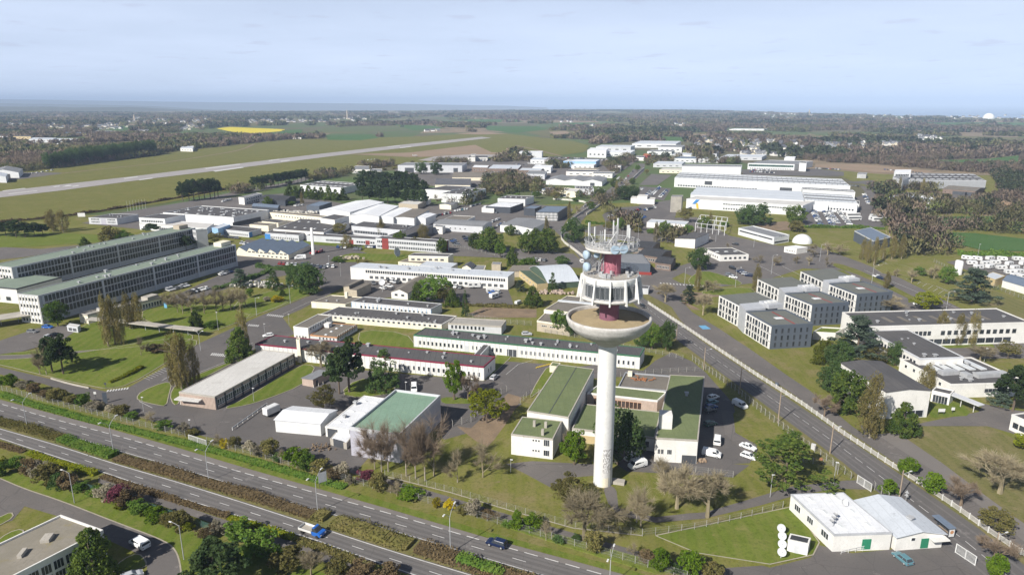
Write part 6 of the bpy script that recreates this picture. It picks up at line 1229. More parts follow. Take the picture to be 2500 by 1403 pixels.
for a in [('bare', 1117, 1177, 1080, 64, 'bare tree right of the tall leafless row, smaller one'), ('bare', 1179, 1165, 1058, 74, 'bare tree between the leafless row and the cube house'), ('barewide', 1426, 1317, 1198, 140, 'broad bare tree in front of the tower foot'), ('olive', 1392, 1236, 1162, 96, 'round olive green tree left of the tower foot'),
          ('bare', 1554, 1275, 1168, 66, 'twin bare tree right of the tower, left trunk'), ('bare', 1564, 1288, 1162, 84, 'twin bare tree right of the tower, right trunk'), ('barewide', 1652, 1241, 1120, 112, 'spreading bare tree beside the path right of the tower'), ('barewide', 1727, 1262, 1155, 130, 'fan shaped bare tree near the lamp right of the tower'), ('bare', 1532, 1263, 1232, 30, 'small bare sapling at the tower path'), ('bare', 1612, 1188, 1104, 92, 'bare tree before the vans beside the tower'),
          ('widepine', 1915, 1186, 1078, 195, 'wide flat topped dark pine near the road bend'), ('darkcypress', 1508, 1132, 992, 108, 'tall dark evergreen hugging the tower shaft'), ('fresh', 1402, 1134, 1050, 74, 'green tree between cube house and tower'), ('bare', 1385, 1102, 1035, 34, 'thin bare tree at the cube house corner'),
          ('fresh', 1109, 976, 876, 54, 'tall fresh green tree beside the crimson edged block'), ('lime', 1188, 1032, 948, 90, 'round yellow green tree behind the leafless row'), ('baremauve', 1143, 976, 905, 46, 'brown bare tree behind the fresh green tree'), ('olive', 790, 1003, 940, 72, 'round grey green tree in the front yard'),
          ('pine', 853, 957, 824, 92, 'tall umbrella pine by the parked van, right trunk'), ('pine', 829, 961, 848, 76, 'tall umbrella pine by the parked van, left trunk'), ('fir', 943, 957, 836, 80, 'large dark fir beside the white van'), ('fir', 916, 954, 866, 48, 'smaller dark fir left of the large fir'), ('barewide', 784, 896, 832, 74, 'yellowish bare tree before the crimson edged block'),
          ('conifer', 587, 880, 793, 72, 'bright conifer beside the campus road crossing'), ('poplar', 598, 866, 758, 40, 'budding tree behind the bright conifer'), ('leafy', 142, 797, 734, 58, 'yellow green tree at the white end of the near slab'),
          ('pine', 128, 908, 820, 62, 'dark pine on the left lawn, left of a pair'), ('pine', 155, 913, 816, 64, 'dark pine on the left lawn, right of a pair'), ('fir', 178, 886, 838, 32, 'slender dark tree right of the pine pair'), ('bare', 98, 914, 836, 44, 'white stemmed birch left of the pine pair'), ('bare', 114, 914, 842, 34, 'second white stemmed birch beside the pine pair'),
          ('conifer', 480, 801, 755, 38, 'rounded conifer on the lawn below the bare grove'), ('bush_green', 521, 799, 783, 34, 'low round bush right of the rounded conifer'), ('bare', 345, 868, 815, 40, 'leaning bare tree on the left lawn'), ('bush_brown', 385, 860, 838, 40, 'brown bush beside the leaning bare tree'),
          ('cedar', 588, 703, 654, 46, 'blue grey cedar beside the dark hedge'), ('fir', 668, 706, 653, 46, 'dark conifer right of the blue grey cedar'), ('darkcypress', 725, 704, 642, 44, 'dark conifer behind the campus road bend, left one'), ('darkcypress', 757, 719, 644, 74, 'broad dark conifer at the campus road bend'), ('fresh', 610, 726, 702, 22, 'small green tree at the edge of the bare grove'), ('conifer', 690, 722, 706, 20, 'tiny conifer above the yellow bush'), ('bush_yellow', 677, 737, 722, 32, 'bright yellow bush beside the campus road'), ('bush_blossom', 652, 735, 723, 20, 'pale round bush left of the yellow bush'),
          ('leafy', 1060, 737, 672, 80, 'dense green tree in the clump behind the cream hall, tallest'), ('conifer', 1020, 740, 688, 44, 'dark conifer left in the green clump'), ('olive', 1085, 742, 694, 44, 'olive tree right in the green clump'), ('conifer', 1104, 748, 706, 40, 'ragged conifer at the right end of the green clump'), ('fir', 1136, 773, 703, 22, 'slim ivy clad tree by the tennis court'),
          ('cypress', 1196, 617, 556, 68, 'large golden green cypress beside the small car park'), ('cypress', 1291, 618, 562, 56, 'broad cypress pair near the avenue, left tree'), ('cypress', 1332, 618, 559, 62, 'broad cypress pair near the avenue, right tree'), ('conifer', 1251, 648, 599, 34, 'pointed conifer behind the vaulted hall'), ('darkcypress', 1400, 592, 534, 60, 'dark round evergreen at the avenue wall'), ('conifer', 1301, 748, 694, 48, 'dense conifer before the vaulted hall'), ('fir', 1349, 712, 658, 26, 'slim spruce in front of the vaulted roof'), ('bush_green', 1290, 655, 628, 50, 'green thicket behind the vaulted hall'), ('bush_dark', 1370, 645, 624, 36, 'dark bush at the avenue end of the vaulted hall'), ('cedar', 1270, 712, 682, 32, 'grey green tree left of the vaulted hall'),
          ('leafy', 1362, 812, 755, 44, 'green tree under the bowl at left'), ('darkcypress', 1392, 818, 764, 42, 'second green tree under the bowl at left'), ('darkcypress', 1566, 848, 800, 46, 'green tree under the bowl at right, first'), ('leafy', 1592, 852, 788, 50, 'green tree under the bowl at right, second'), ('darkcypress', 1626, 854, 783, 46, 'green tree under the bowl at right, third'),
          ('golden', 2010, 887, 820, 52, 'golden cypress before the dark office block'), ('darkcypress', 2048, 908, 832, 68, 'dark green dome shaped cypress beside the golden one'), ('cedar', 2090, 872, 768, 112, 'blue cedar at the corner of the long white building'), ('darkcypress', 2185, 892, 836, 44, 'trimmed round cypress beside the white wing'), ('olive', 2142, 884, 846, 62, 'loose shrubby tree left of the trimmed cypress'), ('darkcypress', 2030, 958, 886, 74, 'dark evergreen above the white fence'), ('cypress', 2066, 1012, 903, 96, 'large green cypress beside the white fence'), ('poplar', 2122, 1068, 922, 82, 'large budding poplar before the grey ridged building'), ('conifer', 2202, 1062, 976, 76, 'broad conical conifer by the dry meadow'), ('baremauve', 2012, 1016, 958, 52, 'mauve leafless bush beside the white fence'), ('poplar', 2260, 952, 890, 48, 'slender birch before the roof light block'), ('pine', 2472, 1003, 890, 100, 'dark pine at the right edge'), ('cedar', 2440, 992, 938, 56, 'grey green tree left of the dark edge pine'),
          ('poplar', 2293, 838, 764, 40, 'budding columnar tree in the white courtyard, left'), ('poplar', 2337, 842, 773, 32, 'budding columnar tree in the white courtyard, middle'), ('poplar', 2370, 840, 764, 36, 'budding columnar tree in the white courtyard, right'), ('olive', 2460, 874, 831, 50, 'brownish tree at the right of the courtyard'), ('barewide', 2392, 882, 842, 66, 'bare tree at the back of the roof light block'), ('cedar', 2372, 738, 652, 96, 'great dark cedar beside the far car park'), ('lime', 2260, 757, 713, 76, 'yellow green tree behind the long white building'), ('barewide', 2162, 757, 718, 80, 'grey bare tree beside the farthest dark office'), ('poplar', 1846, 712, 650, 28, 'budding columnar tree at the near dark office'), ('poplar', 2163, 705, 665, 24, 'budding columnar tree beside the farthest dark office'),
          ('darkcypress', 1705, 658, 606, 58, 'dark evergreen near the square white pavilion'), ('poplar', 1702, 710, 653, 22, 'budding tree on the roundabout lawn'), ('cedar', 1681, 742, 694, 42, 'flat topped cedar on the bark bed'), ('barewide', 1716, 769, 714, 48, 'bare tree below the flat topped cedar'), ('bare', 1725, 712, 678, 48, 'bare tree pair on the roundabout lawn, left'), ('bare', 1742, 712, 680, 40, 'bare tree pair on the roundabout lawn, right'), ('barewide', 1624, 737, 690, 56, 'bare tree beside the white fence start'),
          ('darkcypress', 1838, 550, 497, 56, 'dark conifer group before the factory, centre'), ('darkcypress', 1813, 548, 506, 40, 'dark conifer group before the factory, left'), ('fir', 1862, 550, 490, 48, 'dark conifer group before the factory, right'), ('cypress', 1943, 548, 501, 54, 'round cypress beside the factory car park'), ('bush_olive', 1945, 566, 538, 40, 'olive thicket in front of the round cypress'), ('olive', 1672, 543, 504, 38, 'loose tree before the factory emblem'), ('darkcypress', 1530, 487, 452, 56, 'dark round evergreen at the factory gate'),
          ('bush_fresh', 2215, 1158, 1117, 48, 'bright green roadside bush, upper of a pair'), ('bush_fresh', 2277, 1203, 1154, 55, 'bright green roadside bush, lower of a pair'), ('bush_fresh', 2168, 1207, 1170, 40, 'bright green bush at the white building corner'), ('baremauve', 2345, 1235, 1165, 72, 'grey leafless shrub on the fence bank'), ('olive', 2430, 1296, 1243, 94, 'olive roadside bush at the right edge'), ('baremauve', 2424, 1378, 1304, 76, 'grey leafless shrub by the bottom right gate'), ('bush_fresh', 2432, 1406, 1354, 52, 'bright green bush under the leafless shrub by the gate'), ('barewide', 2440, 1204, 1108, 130, 'large bare tree on the dry meadow'), ('bush_lime', 2520, 1100, 1060, 80, 'lime shrubs at the right meadow edge'),
          ('conifer', 232, 1412, 1283, 120, 'large cypress against the mossy roofed building'), ('pine', 530, 1440, 1330, 175, 'dark pine crown at the bottom edge'),
          ('poplar', 848, 605, 574, 34, 'brown budding tree by the red bay office, left'), ('olive', 830, 575, 542, 40, 'dull green tree before the grey shed'), ('poplar', 932, 577, 540, 28, 'budding tree in the court of the red bay office'), ('poplar', 1034, 588, 550, 40, 'brown budding tree at the dark wing'), ('pine', 455, 612, 573, 34, 'dark pine rising over the farther slab'), ('olive', 525, 595, 565, 40, 'dull tree at the end of the farther slab'),
          ('bush_olive', 270, 600, 550, 50, 'budding thicket behind the farther slab'), ('leafy', 305, 598, 560, 40, 'green tree behind the farther slab'), ('pine', 370, 570, 545, 44, 'dark pines before the factory wing'), ('conifer', 208, 606, 578, 30, 'rounded conifer behind the farther slab'), ('poplar', 130, 565, 515, 40, 'budding tree at the left lawn edge, left'), ('poplar', 155, 567, 518, 36, 'budding tree at the left lawn edge, right'), ('darkcypress', 1000, 410, 398, 30, 'round tree before the long grey hangar, left') if False else ('darkcypress', 1028, 425, 395, 28, 'round tree before the long grey hangar, left'), ('darkcypress', 1065, 427, 396, 32, 'round tree before the long grey hangar, right')]:
    tree(*a)
row('bare', [(434, 762, 700, 46), (447, 766, 698, 48), (468, 764, 700, 50), (499, 766, 696, 48), (528, 762, 690, 54), (545, 759, 694, 46), (564, 758, 690, 52), (587, 758, 692, 54), (410, 745, 705, 40), (600, 748, 696, 40)], '%s bare tree counted along the bare grove beside the slab car park', 'bare grove by the slab')
row('poplar', [(430, 944, 822, 44), (444, 949, 818, 44), (458, 943, 828, 42), (478, 934, 838, 30)], '%s poplar from left in the group beside the timber end pavilion', 'poplars by the pavilion')
row('poplar', [(265, 846, 728, 38), (282, 842, 735, 36), (296, 840, 738, 36), (318, 803, 722, 40), (340, 800, 724, 40)], '%s poplar from left before the entrance pavilion', 'poplars before the pavilion')
row('poplar', [(2105, 634, 584, 20), (2117, 642, 588, 24), (2133, 647, 586, 20), (2155, 632, 582, 18), (2177, 632, 578, 24), (2200, 632, 578, 24)], '%s columnar poplar from left below the angled eaves building', 'poplar row on the right')
row('bare', [(1775, 612, 590, 22), (1855, 642, 618, 28), (1890, 648, 622, 28), (1902, 648, 620, 28), (1945, 644, 620, 24), (1975, 648, 622, 24), (2017, 652, 622, 28), (2188, 676, 650, 20), (2225, 690, 652, 38), (1985, 625, 590, 50), (2020, 622, 585, 50), (2050, 620, 590, 44)], '%s small bare tree from left in the right hand car parks', 'car park trees')
row('pine', [(447, 492, 443, 36), (462, 490, 437, 32), (474, 490, 435, 30), (487, 488, 436, 30), (500, 486, 434, 32), (514, 485, 434, 34), (525, 484, 433, 34), (533, 482, 438, 26)], '%s umbrella pine from left in the group at the airfield edge', 'umbrella pines')
row('pine', [(622+i*9.6, 463-i*1.5, 430-i*1.5, 24) for i in range(14)], '%s pine from left in the row along the airfield hedge', 'pine row')
row('conifer', [(708, 481, 450, 26), (722, 484, 452, 26), (738, 482, 455, 24), (755, 486, 450, 28), (770, 488, 456, 22), (785, 487, 454, 24), (803, 489, 452, 28), (820, 490, 460, 22), (838, 489, 458, 24)], '%s conifer from left in the row before the patterned roof hall', 'conifer row')
dk = [(885+rnd.uniform(-6, 6)+(i % 8)*21, 455+(i//8)*20+(i % 8)*1.0+rnd.uniform(-3, 3)) for i in range(24)]
row('pine', [(x, y, y-42, 34) for x, y in dk if not (x > 990 and y < 462)], '%s tree of the dense dark pine stand above the white warehouses', 'dense pine stand')
row('pine', [(-10, 575, 540, 40), (15, 578, 542, 40), (40, 580, 536, 42), (62, 580, 540, 40), (85, 578, 542, 38), (105, 574, 546, 34)], '%s dark tree from left in the grove on the left lawn', 'left lawn grove')
row('darkcypress', [(118+i*9.2, 412-i*1.25, 372-i*1.2+(3 if i % 3 else 0), 22) for i in range(29)], '%s conifer from left in the dark shelter belt beyond the runway', 'shelter belt')
row('darkcypress', [(170+i*10, 395-i*1.4, 362-i*.9, 22) for i in range(18)], '%s tree in the second rank of the dark shelter belt', 'shelter belt')
# shrubs along the campus fence and the lower lane
UP = [('green', 3, 938, 22, 20), ('fresh', 28, 942, 28, 30), ('blossom', 57, 948, 24, 20), ('brown', 83, 957, 32, 22), ('olive', 140, 977, 40, 30), ('green', 205, 990, 30, 30), ('blossom', 228, 1001, 30, 22), ('blossom', 244, 998, 22, 20), ('blossom', 271, 1006, 24, 20), ('olive', 297, 1016, 34, 28), ('green', 322, 1022, 26, 16), ('olive', 172, 984, 30, 18), ('brown', 110, 967, 26, 16), ('green', 400, 1047, 38, 20), ('blossom', 448, 1057, 27, 26), ('olive', 470, 1062, 30, 16), ('yellow', 550, 1090, 28, 18), ('olive', 573, 1093, 26, 28), ('blossom', 611, 1102, 28, 28), ('blossom', 634, 1113, 27, 27), ('olive', 661, 1114, 34, 46), ('fresh', 722, 1133, 50, 42), ('green', 751, 1144, 42, 40), ('olive', 785, 1152, 40, 32), ('blossom', 835, 1162, 32, 34), ('blossom', 854, 1182, 20, 24), ('magenta', 893, 1172, 36, 27), ('olive', 925, 1200, 40, 46), ('fresh', 1000, 1214, 52, 22), ('yellow', 1065, 1238, 17, 24), ('yellow', 1099, 1242, 28, 22), ('blossom', 1156, 1256, 36, 36), ('olive', 1130, 1252, 30, 20), ('fresh', 1263, 1292, 28, 48), ('fresh', 1300, 1292, 44, 36), ('dark', 1365, 1324, 26, 18), ('dark', 1407, 1318, 20, 14), ('olive', 1449, 1344, 42, 50), ('green', 1240, 1285, 26, 16), ('brown', 1190, 1262, 30, 16), ('fresh', 1613, 1392, 44, 52), ('fresh', 1683, 1404, 48, 64), ('brown', 1580, 1370, 40, 24), ('dark', 1650, 1398, 26, 24), ('brown', 815, 1165, 40, 24), ('dark', 680, 1122, 30, 18), ('olive', 1740, 1412, 50, 40)]
NAMEC = {'green': 'green', 'fresh': 'bright green', 'blossom': 'pale blossoming', 'brown': 'brown', 'olive': 'olive', 'yellow': 'yellow flowering', 'magenta': 'magenta flowering', 'dark': 'dark green', 'lime': 'lime yellow'}
cnt = {}
for c_, x, y, w_, h_ in sorted(UP, key=lambda q: q[1]):
    cnt[c_] = cnt.get(c_, -1)+1; tree('bush_'+c_, x, y, y-h_, w_*1.15, '%s %s shrub from left along the campus fence' % (nth(cnt[c_]), NAMEC[c_]), 'shrubs along the campus fence')
row('bare', [(370, 1032, 998, 38), (536, 1090, 1052, 32), (690, 1132, 1090, 34), (969, 1210, 1166, 36), (1218, 1270, 1243, 28), (1333, 1318, 1262, 42), (1546, 1355, 1318, 28)], '%s leafless sapling from left along the campus fence', 'saplings along the campus fence')
LO = [('dark', 20, 1140, 24, 20), ('green', 44, 1142, 34, 28), ('brown', 75, 1158, 40, 44), ('blossom', 98, 1162, 42, 36), ('olive', 122, 1180, 54, 54), ('dark', 146, 1194, 36, 38), ('brown', 170, 1197, 34, 48), ('green', 196, 1199, 30, 24), ('green', 234, 1210, 34, 22), ('blossom', 256, 1220, 40, 38), ('magenta', 288, 1224, 46, 42), ('brown', 322, 1234, 48, 44), ('lime', 295, 1242, 24, 20), ('green', 340, 1252, 42, 32), ('fresh', 382, 1267, 48, 28), ('olive', 410, 1276, 40, 24), ('olive', 441, 1292, 48, 50), ('lime', 460, 1295, 30, 22), ('blossom', 535, 1307, 34, 40), ('brown', 510, 1310, 44, 28), ('green', 582, 1312, 58, 40), ('dark', 610, 1345, 40, 26), ('green', 638, 1354, 70, 60), ('olive', 706, 1388, 70, 50), ('green', 668, 1368, 40, 30), ('olive', 826, 1408, 46, 50), ('brown', 885, 1412, 60, 40), ('green', 2, 1160, 30, 34), ('brown', 940, 1420, 60, 40), ('lime', -4, 1136, 26, 20)]
cnt = {}
for c_, x, y, w_, h_ in sorted(LO, key=lambda q: q[1]):
    cnt[c_] = cnt.get(c_, -1)+1; tree('bush_'+c_, x, y, y-h_, w_*1.12, '%s %s shrub from left behind the lower carriageway' % (nth(cnt[c_]), NAMEC[c_]), 'shrubs behind the lower carriageway')
tree('barewide', 760, 1404, 1345, 62, 'bare tree behind the lower carriageway near the truck')
EST = []
for ln, n in (([(560, 474), (760, 442)], 5), ([(1010, 507), (1180, 482)], 5), ([(1200, 478), (1440, 492)], 6), ([(1370, 552), (1560, 414)], 7), ([(1440, 520), (1590, 418)], 6), ([(1590, 592), (1700, 578)], 4), ([(880, 424), (1050, 404)], 5), ([(640, 503), (760, 497)], 3), ([(1480, 562), (1660, 576)], 6), ([(1240, 575), (1360, 590)], 3), ([(1150, 604), (1230, 632)], 3), ([(1560, 402), (1660, 396)], 4), ([(1690, 560), (1790, 552)], 3), ([(960, 600), (1090, 622)], 3), ([(2150, 462), (2330, 486)], 5), ([(2210, 660), (2330, 700)], 3), ([(820, 640), (900, 648)], 2)):
    for i in range(n):
        f_ = (i+rnd.uniform(.1, .9))/n; EST.append((ln[0][0]+(ln[1][0]-ln[0][0])*f_, ln[0][1]+(ln[1][1]-ln[0][1])*f_+rnd.uniform(-2, 2)))
cnt = {}
for x, y in sorted(EST):
    k_ = rnd.choice(('olive', 'leafy', 'bare', 'bush_olive', 'bush_green', 'poplar', 'cypress')); w_ = {'poplar': 5, 'bare': 10}.get(k_, 8)*rnd.uniform(.8, 1.2); h_ = {'poplar': 13, 'bush_olive': 4, 'bush_green': 4}.get(k_, 9)*rnd.uniform(.8, 1.2); mp_ = mpp(x, y); cnt[k_] = cnt.get(k_, -1)+1
    tree(k_, x, y, proj(P(x, y)+Vector((0, 0, h_)))[1], w_/mp_, '%s %s from left along the lanes of the industrial estate' % (nth(cnt[k_]), {'olive': 'olive tree', 'leafy': 'green tree', 'bare': 'bare tree', 'bush_olive': 'olive bush', 'bush_green': 'green bush', 'poplar': 'slim budding tree', 'cypress': 'dark round tree'}[k_]), 'estate lane trees')
# hedges
def hedge(pts, wd, hh, mat, label, dens=26, size=.30, seed=1, name='hedge'):
    pl = resample(line(pts, 1), 1.0); o = pl[0].copy(); r = np.random.RandomState(seed); out = []; core = MB()
    for i, q in enumerate(pl[:-1]):
        d = (pl[i+1]-q).normalized(); nr = Vector((-d.y, d.x, 0)); k = .85+.3*math.sin(i*.23+seed)+.12*math.sin(i*1.1)
        u = r.uniform(0, 1, dens*2); a = r.uniform(-.5, .5, dens*2); z = r.uniform(0, 1, dens*2)
        onside = r.rand(dens*2) < .5; a = np.where(onside, np.sign(a)*.5+r.normal(0, .06, dens*2), a); z = np.where(onside, z, 1+r.normal(0, .07, dens*2))
        P3 = np.outer(u, d)+np.outer(a*wd*(.9+.15*k), nr)+np.outer(z*hh*k, (0, 0, 1))+np.array(q-o); out.append(P3)
        core.box(tuple((q-o)+d*.5), (1.25, wd*.78, hh*k*.86), math.atan2(d.y, d.x))
    ro = thing(name, label, 'hedge', o)
    link('foliage', quadmesh('foliage', leafcloud(np.concatenate(out), size, seed+3), [mat]), ro); link('stems', core.mesh('stems', mat), ro)
mm = lambda t, pts: pts
MED = [((a[0]+c[0])/2, (a[1]+c[1])/2) for a, c in zip([(-60, 1001), (0, 1018), (171, 1065), (285, 1101), (428, 1141), (599, 1194), (768, 1246), (960, 1297), (1104, 1341), (1210, 1372), (1330, 1408)], [(-60, 1027), (-5, 1043), (143, 1085), (265, 1125), (405, 1166), (575, 1218), (740, 1271), (930, 1333), (1075, 1378), (1180, 1408), (1240, 1428)])]
def med(i, j): return MED[i:j+1]
hedge([(-60, 1012), (40, 1040), (150, 1070)], 3.4, 1.1, 'leaf_olive', 'dull olive hedge in the median at far left', seed=2)
hedge([(150, 1072), (220, 1095), (280, 1117)], 3.4, 1.3, 'leaf_green', 'green and dull median hedge, second segment from left', seed=3)
hedge([(286, 1118), (420, 1156), (600, 1207), (765, 1258)], 3.2, 1.05, 'leaf_brown', 'long russet brown hedge in the median', 28, .28, seed=4)
hedge([(770, 1258), (800, 1266)], 4.0, 1.7, 'leaf_olive', 'short dull bush segment beside the median lamp', seed=5)
hedge([(815, 1275), (900, 1303), (1010, 1336)], 4.0, 1.4, 'leaf_olive', 'trimmed grey green hedge in the median right of the russet one', seed=6)
hedge([(1020, 1340), (1080, 1358), (1180, 1390), (1300, 1428)], 3.8, 1.4, 'leaf_brown', 'tall dark brown shrubs in the median at the bottom', 26, .34, seed=7)
hedge([(1120, 1372), (1150, 1382), (1230, 1405)], 2.4, 1.9, 'leaf_green', 'green shrubs among the brown median shrubs', 22, .32, seed=8)
hedge([(72, 1108), (150, 1133), (238, 1160)], 1.8, .9, 'leaf_lime', 'yellow green low hedge beside the lower carriageway at left', seed=9)
hedge([(250, 1163), (400, 1213), (560, 1262)], 1.6, .7, 'leaf_brown', 'low brownish hedge beside the lower carriageway', seed=10)
hedge([(560, 1264), (640, 1290), (715, 1315)], 1.6, .8, 'leaf_lime', 'yellow green low hedge beside the lower carriageway near the truck', seed=11)
hedge([(725, 1318), (800, 1345), (880, 1375)], 1.8, .7, 'leaf_olive', 'grey flowering low hedge beside the lower carriageway', seed=12)
hedge([(-40, 1078), (60, 1104)], 1.6, .8, 'leaf_brown', 'dark low hedge at the left end of the lower carriageway', seed=13)
hedge([(0, 962), (150, 1008), (330, 1052), (520, 1098), (700, 1150), (850, 1192)], 2.4, .45, 'leaf_green', 'rank green grass bank below the campus fence', 26, .3, seed=14, name='grass_bank')
hedge([(628, 652), (700, 660), (775, 668)], 3.5, 2.4, 'leaf_dark', 'clipped hedge below the row of parked cars', 12, .5, seed=15)
hedge([(522, 708), (590, 690), (660, 662)], 3.0, 2.2, 'leaf_dark', 'dark clipped hedge along the slab car park', 12, .5, seed=16)
hedge([(1008, 858), (1080, 864), (1150, 870)], 1.4, 1.0, 'leaf_green', 'low clipped hedge before the green edged block', seed=17)
hedge([(268, 935), (310, 918), (348, 898)], 1.6, .9, 'leaf_lime', 'yellow green hedge on the left lawn slope', seed=18)
hedge([(0, 545), (150, 530), (260, 515), (400, 490), (560, 462), (600, 455)], 3.0, 2.0, 'leaf_brown', 'dark hedge along the airfield road', 6, .8, seed=19)
hedge([(800, 425), (900, 412), (970, 406)], 3.0, 2.0, 'leaf_brown', 'hedge along the airfield behind the white airfield house', 5, .9, seed=20)
hedge([(1430, 545), (1500, 550), (1560, 556)], 3.0, 2.0, 'leaf_green', 'clipped green hedge across the avenue car park', 6, .8, seed=21)
hedge([(2340, 622), (2430, 625), (2540, 626)], 4, 3, 'leaf_green', 'green hedge behind the parked caravans', 6, .9, seed=22)
hedge([(1130, 745), (1210, 750), (1310, 752)], 2.0, 1.4, 'leaf_olive', 'scrubby hedge behind the tennis court', 8, .6, seed=23)
hedge([(1960, 556), (2060, 556), (2160, 560)], 3, 2, 'leaf_green', 'hedge at the lower edge of the factory car park', 6, .8, seed=24)
# ---------------------------------------------------------------- far woods, hedgerows and villages
def inpoly(x, y, poly):
    ins = np.zeros(len(x), bool); n = len(poly)
    for i in range(n):
        (x0, y0), (x1, y1) = poly[i], poly[(i+1) % n]
        if y0 == y1: continue
        c = ((y0 > y) != (y1 > y)) & (x < (x1-x0)*(y-y0)/(y1-y0)+x0); ins ^= c
    return ins
AIR = [(-500, 640), (-500, 470), (-200, 460), (0, 428), (120, 413), (380, 381), (420, 370), (700, 341), (1000, 333), (1160, 325), (1240, 326), (1400, 344), (1440, 356), (1425, 372), (1320, 386), (1150, 388), (980, 408), (850, 412), (740, 432), (560, 465), (400, 497), (180, 528), (0, 548)]
ESTATE = [(-600, 700), (-300, 560), (400, 490), (760, 415), (980, 385), (1130, 372), (1420, 366), (1440, 354), (1540, 346), (1680, 346), (1720, 362), (1830, 378), (1990, 392), (2130, 412), (2180, 412), (2250, 414), (2420, 424), (2450, 480), (2300, 512), (2180, 560), (2190, 600), (2320, 612), (2900, 620), (2900, 1700), (-600, 1700)]
FIELDS = [[(520, 313), (560, 308), (700, 314), (698, 321), (650, 326), (600, 329), (555, 323)], [(790, 330), (910, 327), (930, 338), (880, 344), (795, 343)], [(960, 305), (1050, 307), (1090, 313), (1010, 318)], [(1180, 308), (1310, 308), (1340, 316), (1260, 325), (1190, 318)], [(1340, 300), (1480, 301), (1485, 307), (1400, 311)], [(1130, 292), (1260, 292), (1280, 298), (1150, 300)],
          [(2275, 392), (2400, 388), (2500, 378), (2490, 404), (2330, 410), (2270, 403)], [(2235, 518), (2310, 526), (2430, 524), (2450, 547), (2340, 554), (2260, 558)], [(2310, 564), (2380, 566), (2560, 584), (2560, 618), (2400, 615), (2300, 592)], [(2220, 300), (2400, 299), (2420, 306), (2300, 312)], [(2420, 299), (2560, 300), (2560, 313), (2440, 310)], [(2465, 540), (2560, 548), (2560, 575), (2480, 565)], [(1590, 332), (1680, 336), (1670, 346), (1600, 345)],
          [(1990, 397), (2100, 399), (2290, 415), (2250, 428), (2130, 424), (1990, 410)], [(1680, 327), (1730, 328), (1728, 345), (1690, 338)], [(1340, 322), (1380, 320), (1400, 328), (1350, 330)], [(2420, 500), (2520, 497), (2540, 515), (2450, 522)], [(1505, 304), (1600, 308), (1620, 316), (1540, 316)], [(275, 308), (350, 306), (340, 315), (280, 319)], [(690, 318), (740, 316), (735, 326), (680, 328)], [(2130, 295), (2240, 297), (2230, 302), (2140, 300)], [(60, 352), (300, 346), (520, 346), (500, 352), (300, 358), (80, 364)], [(1770, 312), (1880, 314), (1880, 320), (1770, 320)], [(30, 338), (215, 335), (215, 347), (30, 352)], [(215, 322), (380, 318), (380, 326), (215, 330)], [(2120, 364), (2200, 360), (2200, 368), (2130, 372)]]
EXTRA = [([(2130, 455), (2180, 465), (2200, 490), (2290, 512), (2330, 535), (2230, 552), (2320, 600), (2310, 630), (2215, 625), (2180, 575), (2150, 540)], 12), ([(1185, 432), (1310, 442), (1320, 470), (1180, 478)], 9), ([(1470, 402), (1545, 385), (1550, 396), (1500, 425)], 9), ([(1330, 398), (1400, 402), (1390, 412), (1340, 412)], 9), ([(1480, 520), (1560, 548), (1560, 570), (1490, 560)], 10), ([(1590, 575), (1650, 572), (1700, 590), (1640, 600)], 10), ([(1670, 370), (1720, 365), (1760, 372), (1740, 392), (1690, 388)], 10), ([(1260, 370), (1300, 388), (1290, 396), (1200, 396)], 12), ([(1060, 396), (1140, 401), (1140, 408), (1060, 404)], 9), ([(1330, 472), (1460, 486), (1460, 492), (1330, 479)], 9), ([(1100, 505), (1180, 482), (1192, 487), (1112, 512)], 8), ([(755, 436), (850, 421), (860, 428), (770, 443)], 9), ([(2240, 482), (2330, 502), (2330, 512), (2240, 494)], 9), ([(2150, 455), (2260, 461), (2300, 470), (2150, 463)], 9), ([(1560, 392), (1660, 388), (1660, 394), (1580, 400)], 10), ([(560, 470), (640, 462), (640, 468), (560, 478)], 9), ([(1460, 500), (1500, 482), (1520, 488), (1475, 508)], 8), ([(880, 408), (960, 402), (960, 407), (880, 414)], 9), ([(1700, 392), (1800, 396), (1800, 401), (1700, 398)], 9)]
HOUSES = [(195, 315, 302, 317, 30, 'left village'), (110, 180, 303, 314, 12, 'left village'), (315, 355, 287, 299, 8, 'left village'), (368, 412, 292, 303, 12, 'left village'), (438, 502, 290, 319, 24, 'village left of the yellow field'), (605, 830, 291, 300, 42, 'village behind the yellow field'), (838, 895, 285, 296, 12, 'village behind the yellow field'),
          (1780, 1960, 345, 372, 30, 'hamlet behind the glass band office'), (1700, 1790, 338, 366, 12, 'hamlet behind the glass band office'), (1815, 1930, 374, 386, 16, 'hamlet behind the glass band office'), (2000, 2115, 346, 366, 16, 'hamlet right of the factory'), (2140, 2215, 347, 357, 10, 'hamlet right of the factory'), (2240, 2320, 334, 346, 9, 'hamlet at the upper right'), (2080, 2510, 282, 291, 34, 'coast village'), (1860, 1990, 277, 288, 12, 'coast village'), (1040, 1075, 318, 324, 3, 'farm beyond the runway'), (1360, 1400, 294, 299, 3, 'farm in the central woods'), (1650, 1675, 303, 307, 3, 'farm in the central woods'), (950, 1010, 271, 278, 5, 'coast village'), (0, 60, 296, 306, 5, 'left village'), (1420, 1450, 306, 310, 3, 'farm in the central woods')]
hpx = []
for x0, x1, y0, y1, n, nm_ in HOUSES:
    for k in range(n): hpx.append((rnd.uniform(x0, x1), rnd.uniform(y0, y1), nm_))
cand = []
d = 430.0
while d < 9800:
    s = max(6.5, .0068*d); half = .80*d+120; n = int(2*half/s)
    xs = -half+np.arange(n)*s+nrs.uniform(-.45, .45, n)*s; ys = d+nrs.uniform(-.6, .6, n)*s*1.2
    cand.append(np.stack([xs, ys, np.full(n, s)], 1)); d += s*1.25
C = np.concatenate(cand)
